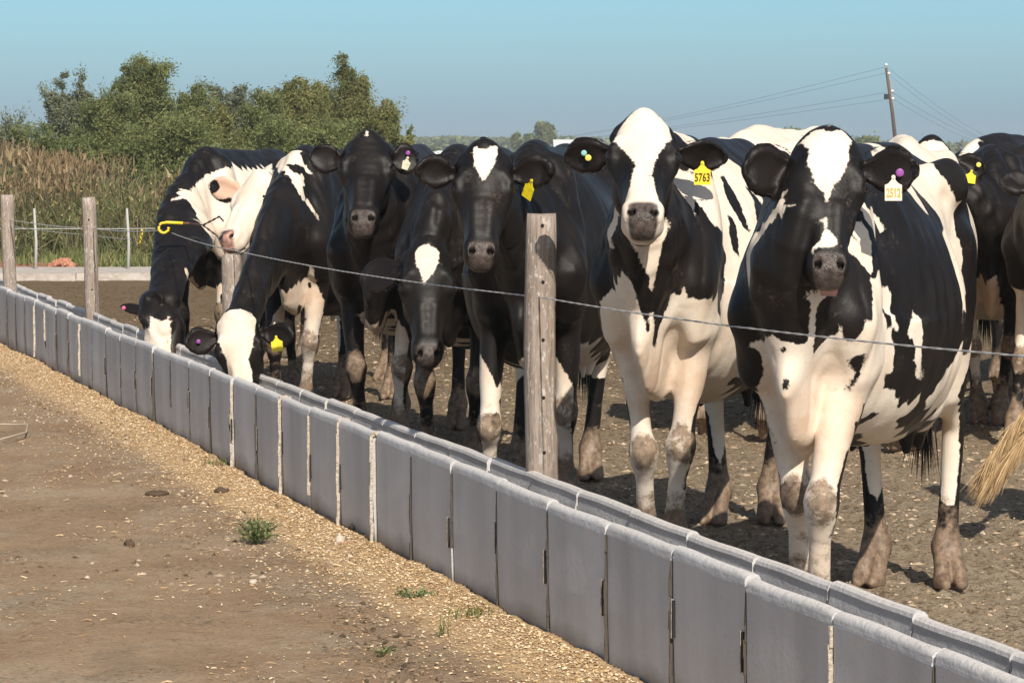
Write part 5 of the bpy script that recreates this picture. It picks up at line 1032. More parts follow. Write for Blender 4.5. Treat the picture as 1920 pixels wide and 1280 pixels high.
 'G': {'s': 1.05,'org': [0.7,11.974,0.0],'head': -1.8589,'hooves': [[0.5839,0.0493,0,[0.959,0.284],[0.6266,0.0813,0.4481]],[0.5149,-0.0698,0,[0.959,0.284],[0.6152,-0.0565,0.4243]],[-0.889,0.0923,0,[0.959,0.284]],[-0.7759,-0.1134,0,[0.996,-0.092]]],'hside': [-0.284,0.959,0.0],'poll': [0.9067,0.0158,1.6474],'nose': [1.2836,0.108,1.3005],'earL': {'tip': [0.728,0.267,1.4665],'face': [0.987,0.188,-0.25],'w': 0.06},'earR': {'tip': [0.8889,-0.2762,1.4665],'face': [0.93,0.38,-0.1],'w': 0.062},'res': (0.015,0.0066),'hs': 1.04,'dome': 0.98,'neckup': 0.2,'nar': 0.85,'W': [-210,-23,114,-209,-17,75,-202,-23,74,-201,-40,117,-200,-26,68,-200,-26,105,-200,-24,66,-199,-31,94,-199,-30,88,-199,-29,81,-199,-28,75,-199,-27,71,-198,-36,113,-198,-32,100,-198,-32,106,-114,-41,161,-1,34,359,0,32,361,0,38,355,0,42,351,2,46,347,4,28,363,6,50,342,10,54,337,12,57,333,13,58,332,16,26,144,22,8,139,23,38,352,27,36,149,32,56,330,36,54,333,38,58,324,40,50,336,41,60,320,45,62,315,45,66,305,46,56,168,48,63,310,48,66,305,51,41,157,52,42,344,52,55,168,53,46,339,54,49,334,54,67,301,55,52,328,56,55,323,57,-19,147,57,58,175,58,-66,182,58,57,317,58,58,174,58,60,312,59,53,168,59,57,174,60,66,297,62,32,355,62,52,169,62,61,305,65,64,293,66,58,179,66,58,180,66,60,181,67,45,164,68,30,155,68,40,161,69,49,169,69,49,170,69,61,297,70,48,169,71,36,345,71,58,302,71,61,187,71,63,289,72,31,352,73,55,306,73,60,184,74,50,315,74,52,312,74,60,185,75,11,384,75,38,340,75,52,310,75,54,306,76,34,346,76,40,334,76,47,320,76,56,301,76,62,284,77,40,359,77,42,329,77,45,324,77,61,190,78,56,296,78,61,285,78,62,193,78,62,280,79,51,176,79,62,279,80,58,289,81,8,388,81,61,279,83,58,283,83,62,274,83,64,198,85,62,268,87,41,323,87,64,204,88,46,308,89,62,264,89,65,210,92,47,304,92,62,258,92,66,216,93,55,280,93,66,221,94,66,227,95,48,298,95,49,294,96,47,298,96,50,289,97,49,293,97,52,284,97,66,232,97,66,238,98,66,238,99,50,288,100,63,254,102,39,179,102,51,283,104,52,278,104,63,243,104,63,248,105,52,274,108,53,268,110,52,264,114,52,259,114,57,242,116,-10,41,117,53,221,118,42,194,119,50,302,120,42,197,120,45,204,120,53,254,120,54,250,120,54,255,122,14,386,124,-34,35,124,53,248,126,-12,36,128,-27,36,128,-17,36,128,52,242,129,-22,36,133,52,240,134,-4,37,134,22,38,138,52,316,140,40,350,141,-14,70,141,18,38,144,14,39,145,3,38,145,8,38,146,10,52,147,36,351,148,53,308,150,-13,82,150,43,333,152,31,352,155,50,310,156,27,93,158,-44,201,158,-40,194,158,-29,155,158,26,353,158,37,160,158,46,318,158,48,314,159,-38,190,159,-10,150,159,34,149,159,38,178,159,43,322,160,-42,199,160,-27,151,160,-24,98,160,-23,125,160,21,91,160,36,334,161,-25,146,161,22,354,162,-34,191,162,-23,130,162,-22,136,162,-12,134,162,28,98,162,32,340,162,33,144,163,-23,114,163,-23,141,163,23,96,163,32,140,163,39,328,164,-23,109,164,-22,104,164,29,130,164,30,135,164,40,200,165,24,194,165,29,104,165,29,124,165,52,217,167,-15,112,167,30,109,167,30,120,168,30,114,170,33,327,170,34,326,171,32,330,171,55,242,172,-41,202,172,29,334,174,26,338,176,3,156,176,22,343,180,-45,217,180,-39,207,183,-44,222,184,52,242,186,-43,228,190,-42,233,190,38,223,190,48,242,193,-41,238,194,44,242,196,-39,242,198,39,243,198,39,244,199,-29,240,200,-35,246,200,28,240,201,33,249,201,34,248,202,-31,250,202,-2,166,202,22,237,202,28,246,203,13,215,203,15,220,203,18,226,204,-22,238,204,15,222,204,17,227,204,21,237,204,24,242,205,13,217,205,19,232,205,23,242,205,25,247,206,25,247,211,-22,246,216,6,191,218,10,219,219,10,216,219,10,220,219,11,226,220,9,221,220,9,222,220,10,224,221,-22,256,221,9,222,221,10,227,222,8,226,222,9,230,222,10,228,222,10,231,222,10,232,223,9,232,223,20,400,224,9,232,224,22,397,225,4,224,225,24,395,226,1,226,226,2,228,226,4,221,227,-1,232,227,0,232,227,0,410,227,2,412,227,25,392,228,-2,236,229,-3,408,229,3,214,230,-4,407,230,-1,237,230,26,389,232,-16,260,232,-6,404,232,-2,241,232,12,404,232,28,386,233,14,401,235,-7,402,235,-2,245,235,12,400,236,14,264,236,14,399,237,-8,400,237,-3,250,237,14,266,237,20,394,238,-12,266,239,-11,265,239,-10,398,239,-5,258,239,-4,254,239,16,270,240,-22,304,240,-20,308,240,-11,395,240,-8,262,240,0,399,240,18,275,240,18,280,240,20,284,240,26,302,240,30,385,241,-21,303,241,-20,309,241,21,289,242,-18,312,242,-12,393,242,13,268,242,25,299,243,22,294,243,24,296,243,24,299,244,-13,390,244,12,272,244,13,280,245,12,392,246,-16,312,246,-16,317,246,-4,393,246,10,276,246,30,382,247,-14,388,247,23,385,248,-15,316,248,12,287,248,28,380,250,8,280,250,10,388,251,18,384,251,27,378,252,14,385,254,-12,320,254,0,386,254,8,285,254,26,376,255,-13,385,256,-10,320,257,25,374,258,-12,384,258,6,290,259,0,381,260,-10,380,260,-8,378,260,24,372,261,3,378,262,-6,376,263,24,369,264,-3,374,264,10,375,264,15,373,266,0,372,267,23,367,268,2,370,268,10,370,270,4,368,271,23,364,273,7,366,274,15,364,275,16,363,276,24,361,278,10,362,280,24,358,283,11,358,283,24,355,284,16,355,286,11,355,287,26,351,289,11,352,289,30,306,290,27,348,292,11,349,292,20,346,292,28,345,294,28,302,294,29,342,295,11,346,296,8,306,296,28,302,297,30,339,298,11,343,298,21,341,298,27,301,298,32,337,299,33,334,300,10,340,300,13,302,302,9,334,302,10,337,302,23,295,302,34,332,302,40,322,303,20,296,303,20,336,304,18,296,304,28,334,306,36,329,306,38,326,307,40,324,308,9,330,310,30,328,310,38,309,312,7,322,312,9,328,313,8,325,313,18,328,314,12,314,314,14,322,314,16,316,315,28,302,316,23,302,316,24,302,317,24,324,317,28,322,319,13,314,319,28,314,320,13,317,320,18,314],'K': [-242,8,26,-241,41,148,-228,22,110,-227,20,60,-224,42,145,-216,-20,25,-215,40,8,-212,30,144,-210,38,1,-208,-20,71,-208,58,320,-206,-20,72,-204,-38,48,-202,-37,99,-202,-22,65,-202,58,318,-201,-38,106,-201,-36,93,-201,-34,80,-200,-40,110,-200,-35,87,-200,-33,74,-199,-31,68,-199,-28,64,-198,23,4,-197,-23,41,-191,52,166,-189,-40,22,-180,-33,10,-180,69,294,-176,41,156,-172,14,379,-171,59,328,-163,37,149,-161,68,236,-161,72,263,-158,72,266,-157,70,294,-156,68,236,-152,62,342,-150,26,140,-150,43,158,-148,45,161,-142,7,384,-121,59,366,-119,61,315,-113,-23,121,-112,24,372,-108,27,139,-106,57,352,-92,41,361,-82,40,360,-75,17,375,-64,79,201,-60,50,346,-60,81,286,-56,70,315,-56,72,184,-56,86,266,-46,39,358,-41,85,213,-37,3,386,-37,56,337,-37,78,295,-30,0,386,-23,33,362,-22,37,358,-20,41,354,-20,45,350,-18,29,365,-16,50,344,-16,81,198,-15,40,150,-15,88,229,-8,54,339,-7,38,150,-4,88,256,-3,81,292,-2,58,334,-1,79,190,0,66,322,0,81,196,0,82,288,5,79,294,8,36,148,12,46,155,20,58,330,23,58,329,23,64,171,25,60,325,32,62,320,35,53,162,36,69,304,37,64,316,37,80,278,37,83,214,38,58,168,38,67,308,38,80,204,38,83,263,40,66,311,41,52,163,42,58,168,42,76,196,42,86,246,43,44,156,46,69,299,47,60,174,48,60,174,49,50,163,50,60,173,52,72,287,54,50,164,55,9,387,55,68,295,57,61,179,58,47,163,58,62,180,58,63,180,60,7,391,60,49,165,60,67,291,61,47,164,62,38,346,62,44,338,62,46,332,62,50,326,62,52,321,63,41,341,63,46,164,63,80,229,64,54,316,64,60,305,64,62,184,64,64,186,64,75,208,65,57,310,66,40,340,66,57,308,66,62,185,67,52,317,67,54,312,67,58,306,68,42,336,68,49,322,68,66,287,69,45,331,69,47,326,70,64,190,70,65,192,70,65,283,72,69,267,73,64,283,73,65,278,74,64,280,74,65,278,76,66,198,77,65,273,78,67,204,80,65,268,81,50,308,81,50,309,81,51,306,81,73,224,82,52,300,82,68,210,83,65,263,84,54,295,85,50,303,86,54,290,86,65,258,86,68,216,87,51,299,88,52,294,88,69,221,88,72,242,89,53,290,89,54,285,89,56,284,90,55,284,90,69,226,91,70,232,91,70,238,96,66,253,97,66,243,98,66,243,98,66,248,111,48,278,120,51,274,121,50,260,121,51,270,125,52,265,126,-33,31,127,52,250,128,51,255,128,52,255,129,-16,32,129,-11,32,130,-27,32,130,-22,32,130,51,255,130,52,250,133,-5,32,134,52,244,135,22,34,136,14,383,136,52,249,137,54,284,137,54,289,138,40,354,139,-15,9,143,18,34,144,14,34,146,4,34,146,9,34,148,53,245,148,56,294,150,55,298,152,8,27,152,30,92,152,37,147,154,35,142,154,54,302,155,36,147,156,31,98,156,52,304,157,-32,149,157,-30,144,157,-29,140,157,22,358,158,-34,154,158,-28,135,158,32,104,158,32,133,158,34,138,158,48,355,159,-28,130,159,32,129,160,-28,125,160,32,124,161,-28,98,161,-28,114,161,49,307,162,-28,104,162,-28,109,162,33,109,162,33,119,163,33,114,163,46,312,164,40,320,164,43,316,166,21,4,166,36,325,167,37,324,167,52,293,168,41,355,173,-51,216,174,55,246,176,32,324,177,-50,222,177,-50,227,177,32,357,179,54,276,180,-49,233,180,-49,286,180,30,328,182,70,367,183,60,359,184,64,363,185,28,331,185,61,362,186,58,359,187,26,335,187,53,246,188,-47,238,188,22,340,189,62,376,190,50,360,192,48,247,192,57,377,193,43,356,194,45,245,194,48,370,195,-43,272,195,45,360,196,-43,245,196,40,357,196,42,356,196,44,247,196,49,374,198,39,358,198,40,248,198,50,377,199,37,277,199,39,247,200,-40,255,200,-38,249,200,-38,271,200,-37,292,200,37,251,200,38,302,200,48,383,201,40,258,202,-34,253,203,29,250,203,30,251,203,41,373,204,36,362,204,36,365,204,42,381,206,-30,257,208,15,228,208,20,238,208,26,251,208,34,365,208,34,372,208,34,379,209,34,378,210,12,216,210,12,219,210,13,223,210,16,234,210,21,243,210,35,374,211,14,228,211,36,376,212,11,217,212,13,224,212,18,238,212,20,244,212,36,310,213,11,219,214,12,221,214,12,224,214,22,248,216,29,275,217,-32,304,217,12,226,218,29,322,219,12,230,220,12,232,220,26,393,221,-49,355,221,25,396,221,27,390,222,-66,363,222,-63,360,222,-48,357,222,24,399,223,-47,361,223,-34,359,223,-30,287,223,7,221,223,7,223,223,7,226,223,8,227,223,11,236,223,22,402,224,-65,379,224,-45,365,224,-39,356,224,5,223,224,6,222,224,6,227,224,6,229,224,6,232,224,8,232,224,28,387,225,-59,384,225,5,228,225,5,230,225,8,234,226,-63,374,226,-62,376,226,-49,375,226,-47,374,226,-42,358,226,-38,366,226,-34,381,226,3,232,227,-38,364,227,-32,372,227,0,414,227,4,234,228,-55,381,228,-43,384,228,-32,365,228,-21,263,228,-7,408,228,-4,411,228,-2,412,229,-8,406,229,3,237,230,-33,376,230,-33,378,230,-32,376,230,-10,404,230,3,239,231,-12,402,231,17,264,232,-26,309,232,-24,318,232,3,242,233,-25,313,234,-13,399,234,19,269,235,-14,397,236,2,246,236,21,274,237,-16,394,237,-15,268,237,22,278,238,-19,276,238,-17,392,238,2,251,238,23,283,238,24,288,238,28,301,238,32,384,239,-18,389,240,-19,386,240,1,256,240,10,263,240,26,293,240,27,298,241,26,295,242,-7,268,242,-4,264,242,-1,261,242,10,266,243,33,337,243,34,348,244,-18,302,244,-9,278,244,40,367,245,38,377,246,8,270,246,32,328,246,32,381,247,2,269,247,29,322,248,-14,308,249,6,274,249,30,379,249,41,363,251,-12,312,251,-9,296,251,29,377,251,32,328,252,-11,315,252,5,279,252,38,371,253,40,366,254,-15,382,254,28,374,254,39,354,255,-17,348,256,-12,322,256,4,284,256,34,340,257,-10,320,257,27,372,258,-15,328,258,2,288,259,-21,370,259,-14,327,259,-10,320,260,-20,374,260,-14,330,260,-14,332,260,26,370,261,-14,334,261,-12,379,261,-9,322,262,-9,376,262,26,368,263,-12,330,263,-7,374,264,-15,375,264,-12,330,264,30,361,265,-5,372,266,25,366,266,34,338,267,-14,371,267,-2,370,268,-15,369,268,-10,368,269,-14,355,269,0,368,270,25,363,271,2,366,272,-6,356,272,32,348,275,0,361,275,5,364,275,26,361,276,-6,340,276,-5,351,276,0,358,276,1,360,276,32,345,276,33,343,279,8,362,279,26,358,279,35,325,280,1,353,282,8,359,282,27,354,284,27,352,285,8,356,287,29,348,288,8,352,289,13,293,289,30,345,290,8,350,291,2,331,292,8,346,292,31,342,293,32,340,293,34,335,294,4,334,294,6,338,294,6,340,294,7,344,294,33,337,294,36,330,295,35,332,296,38,328,297,21,292,299,2,325,299,3,328,299,19,293],'label': 'cow with broad white face and yellow ear tag numbered 5763 right of the thick post','beard': 0,'tags': [{'k': 'tag','n': [0.973,0.236,0.1],'w': 0.058,'h': 0.078,'c': 'yellow','text': '5763','ink': 'dark','label': 'yellow ear tag reading 5763','p': [0.7872,0.195,1.4221]},{'k': 'b','n': [0.959,0.284,0.05],'w': 0.022,'c': 'amber','label': 'yellow ear stud','p': [0.917,-0.1817,1.4704]},{'k': 'b','n': [0.959,0.284,0.05],'w': 0.02,'c': 'teal','label': 'pale teal ear stud','p': [0.9164,-0.1973,1.487]}]},
 'F': {'s': 1.03,'org': [0.16,13.681,0.0],'head': -1.7162,'hooves': [[0.5161,0.1397,0,[0.989,0.145]],[0.6113,-0.1649,0,[0.989,0.145],[0.661,-0.1598,0.3672]],[-0.8391,0.0768,0,[0.989,0.145]],[-0.6935,-0.2269,0,[0.989,0.145]]],'hside': [-0.145,0.989,0.0],'poll': [1.1085,-0.1096,1.5377],'nose': [1.3648,-0.0825,1.1098],'earL': {'tip': [1.0708,0.1476,1.4205],'face': [1.018,-0.053,0.0],'w': 0.07},'earR': {'tip': [1.1465,-0.369,1.4205],'face': [0.946,0.442,-0.1],'w': 0.07},'res': (0.015,0.0066),'hs': 1.0,'nar': 0.96,'W': [-218,36,118,-216,34,126,-216,38,134,-214,31,118,-213,25,118,-212,32,131,-182,-63,115,-180,-58,119,-177,-54,123,-170,24,121,-169,30,136,-153,26,130,-130,24,124,-104,21,126,-73,-48,134,-42,29,130,12,37,145,17,46,149,19,6,138,20,37,140,20,50,153,44,42,153,45,52,160,59,12,146,64,45,160,68,-24,149,72,13,136,72,54,168,76,54,170,78,48,166,90,50,172,91,50,172,94,16,154,109,18,160,119,18,166,124,40,43,125,40,38,126,40,48,127,20,167,127,40,54,127,41,32,128,40,59,131,28,30,132,29,62,132,40,65,132,42,28,134,40,70,136,40,76,136,43,23,138,44,18,139,40,82,140,24,162,142,23,8,142,44,13,144,40,87,147,29,91,147,46,3,148,46,3,148,46,8,150,30,3,150,35,2,150,40,94,151,28,159,152,43,130,153,-34,62,153,31,126,153,43,125,154,32,154,154,41,99,154,42,115,154,42,134,154,43,120,155,34,149,155,40,138,155,42,104,155,42,110,156,37,144,158,-45,62,158,-26,138,159,-46,63,159,-39,62,161,-46,68,162,-53,167,163,-50,162,163,-29,134,163,-28,123,165,-49,143,165,-30,79,165,-27,105,166,-47,158,167,-45,74,167,-30,113,168,-48,112,168,-30,108,169,-44,154,169,-31,118,170,-42,150,170,-40,146,170,-35,78,170,-35,135,170,-29,84,171,-40,146,171,-39,146,171,-37,140,171,-37,142,171,-36,138,172,-46,106,172,-40,122,172,-28,89,173,-44,80,173,-40,116,173,-34,108,173,-30,90,173,0,152,175,-38,80,176,-45,101,176,-38,106,177,-44,86,177,-44,96,177,-40,102,178,-39,97,178,-34,90,179,-44,91,179,-37,93,186,3,156,195,4,162,199,4,163,200,0,162,276,-16,376,276,-16,377,278,-18,377,278,-15,374,279,-19,377,280,-15,372,282,-36,376,282,-35,376,282,-21,376,282,-16,368,283,-24,374,284,-36,373,284,-32,375,284,-30,374,284,-27,374,285,-35,370,285,-16,365,287,-35,367,287,-16,362,288,-34,364,288,-27,365,289,-28,365,289,-17,360,290,-34,362,290,-28,362,290,-27,362,290,-18,358,292,-34,360,292,-25,357,292,-20,355,293,-32,357,294,-31,355,294,-21,352,295,-29,352,296,-22,350,297,-28,350,298,-26,346,298,-25,346,298,-24,346],'K': [-219,36,113,-218,19,113,-216,31,113,-215,24,89,-214,22,42,-213,25,114,-209,30,135,-208,30,135,-208,33,18,-208,37,139,-204,40,146,-197,20,4,-191,16,115,-183,-64,76,-182,-48,89,-180,-60,111,-178,-55,116,-178,-50,120,-168,-42,14,-154,-22,120,-151,-63,4,-140,61,321,-140,67,299,-127,16,372,-125,56,366,-117,64,346,-107,46,364,-106,0,379,-106,60,319,-104,-26,126,-96,32,360,-84,36,356,-54,22,364,-52,63,323,-50,88,246,-49,87,227,-46,31,358,-43,72,304,-39,24,32,-20,46,343,-16,38,350,-16,79,187,-10,-23,136,-9,64,318,-5,89,240,-2,10,375,-2,81,288,-2,82,195,-2,85,278,2,13,372,2,77,184,10,60,160,14,-8,137,14,54,155,14,90,242,16,1,138,17,66,316,19,36,130,21,81,192,28,-90,243,36,38,350,38,81,281,40,-71,176,40,55,330,40,85,213,42,-80,198,42,55,161,44,36,352,47,69,300,51,84,244,54,45,339,56,-83,220,56,-32,146,57,57,167,65,76,266,66,-82,242,66,81,225,70,-68,185,70,79,225,74,-2,148,75,9,148,75,72,198,76,14,375,77,-79,244,78,2,148,80,-74,206,80,-25,152,81,47,322,82,56,175,83,-76,245,83,-65,190,85,67,261,88,-72,217,91,2,152,93,52,177,95,68,230,96,12,154,99,55,284,100,-26,159,102,-26,160,105,58,198,111,13,380,111,14,161,118,8,163,120,44,38,120,44,43,120,50,174,121,-21,170,122,16,167,123,45,32,125,44,54,126,46,28,127,44,60,130,44,65,130,46,22,131,44,70,131,50,170,133,44,76,134,48,18,137,57,225,138,44,82,138,48,13,140,44,87,141,50,2,142,18,7,142,24,170,142,39,345,143,49,8,143,51,166,145,-54,40,145,44,93,145,54,304,146,46,-2,146,49,150,146,50,160,147,47,124,147,47,130,148,45,98,148,46,119,148,48,144,148,50,155,149,35,-2,150,-36,47,150,30,-2,150,46,114,150,46,136,151,-34,58,152,-48,48,152,46,109,153,2,376,153,29,166,153,46,104,154,-4,375,154,43,141,154,44,149,155,41,146,155,41,325,156,-51,62,156,38,151,156,57,278,157,-46,58,157,-40,58,157,33,161,157,36,156,157,46,191,158,25,190,159,-51,68,159,-50,184,159,-33,24,159,-27,159,160,-57,208,160,-32,20,161,-28,159,161,-25,121,161,45,306,162,-49,169,162,-26,114,162,-7,370,162,2,372,163,-28,118,163,48,198,164,-50,74,164,-28,141,164,-26,78,164,31,326,165,-26,84,166,-25,88,167,-46,165,167,-33,172,167,59,225,168,-52,111,168,-51,10,168,-50,80,168,-32,137,168,-32,138,168,-31,137,169,-43,161,169,-34,142,169,-33,143,170,-51,106,170,-40,156,170,-38,152,170,-36,147,170,-36,148,170,-35,148,170,-30,103,170,5,154,171,60,268,172,-50,101,172,-49,85,172,-31,104,173,-33,104,174,-43,197,175,-49,90,175,-49,96,175,11,172,176,-49,207,176,-36,101,176,-34,103,176,-30,94,177,-35,98,177,-34,96,177,-32,94,182,7,161,193,27,315,196,-27,231,197,31,234,198,-43,247,198,-36,244,198,36,243,200,-4,165,201,36,290,202,4,168,207,-24,237,212,6,184,213,12,217,222,-3,189,232,-18,257,234,9,248,240,-2,347,240,5,333,244,0,344,247,0,259,248,7,291,255,2,330,258,-6,276,258,1,330,258,4,314,259,3,319,259,4,307,260,2,310,260,2,312,261,-1,337,261,2,341,262,0,358,262,1,306,262,2,349,262,2,352,263,-2,337,263,0,308,263,0,358,263,2,359,263,3,360,263,12,370,263,14,336,264,-32,388,264,-28,387,264,0,322,264,1,358,264,2,343,264,2,345,264,2,346,264,3,344,264,13,347,265,-1,301,265,17,346,265,20,337,265,29,350,266,-30,386,266,-26,386,267,-4,296,267,20,363,267,31,350,267,36,345,267,42,356,268,-22,384,268,-8,372,268,-3,352,268,24,366,268,31,364,269,-35,384,269,-28,386,269,-8,291,270,-62,343,270,-61,350,270,-60,352,270,35,352,271,-64,341,271,-63,350,271,-62,342,271,-61,347,271,-61,360,271,-16,379,271,-2,311,272,-62,362,272,-60,354,272,-58,359,272,-52,370,272,-14,376,272,-8,294,272,-6,366,273,-64,348,273,-63,346,273,-59,357,273,-47,374,274,-61,357,274,-55,354,274,-18,380,274,-7,295,274,-2,317,275,-56,358,275,-27,385,276,-63,362,276,-48,372,276,-13,374,276,-2,319,277,-54,357,278,-30,383,278,-20,379,278,-13,371,278,-8,295,280,-84,338,280,-81,347,280,-80,340,280,-80,342,280,-51,362,280,-36,378,280,-23,378,281,-84,356,281,-39,376,282,-78,364,282,-54,319,282,-32,378,282,-29,377,282,-26,376,282,-25,376,282,-13,368,282,-8,360,283,-91,344,283,-38,373,284,-92,346,284,-88,365,284,-86,366,284,-52,306,284,-51,301,284,-14,365,284,-3,354,285,-88,360,285,-87,360,285,-38,370,286,-92,362,286,-90,356,286,-14,362,286,-6,306,286,2,334,287,-38,367,288,-37,364,288,0,336,288,1,322,288,3,345,289,-15,358,289,3,327,290,-37,362,290,1,345,291,-43,358,291,-16,356,292,-49,309,292,-48,302,292,-36,359,292,-18,354,293,-34,356,293,1,331,294,-19,351,294,-11,346,294,-4,312,295,-57,332,295,-33,354,295,-15,347,296,-56,344,296,-31,351,296,-20,348,296,-12,341,296,-5,319,297,-30,349,298,-55,329,298,-54,344,298,-36,347,298,-21,345,299,-54,329,299,-48,342,299,-28,346,300,-41,340,300,-25,343,300,-9,288,301,-18,337,302,-8,294,303,-42,332,303,-25,337,304,-36,335,305,-42,324,306,-44,302,306,-11,321,307,-43,296,308,-13,264,311,-40,309,311,-26,324,312,-12,316,313,-30,323,314,-41,293,314,-18,261,314,-13,260,314,-8,286,315,-36,262,315,-35,261,315,-23,316,315,-9,294,316,-32,316,316,-23,261,316,-16,312,317,-32,316,318,-12,304,319,-42,283,319,-11,261,320,-40,286,321,-36,301,324,-13,294,325,-39,265,325,-34,260,326,-6,280,328,-25,293,329,-20,288,329,-16,258,329,-14,272,329,-10,268,330,-30,289,330,-12,281,331,-34,270,332,-28,260,333,-19,260,333,-11,268,334,-30,283,334,-18,280,336,-20,268],'label': 'black cow with white star and tilted yellow ear tag,left of the thick post','beard': 1,'tuft': 1,'tags': [{'k': 'tag','n': [0.801,-0.641,0.0],'w': 0.055,'h': 0.078,'c': 'yellow','roll': -0.45,'label': 'tilted yellow ear tag','p': [1.0774,0.0661,1.3492]}]},
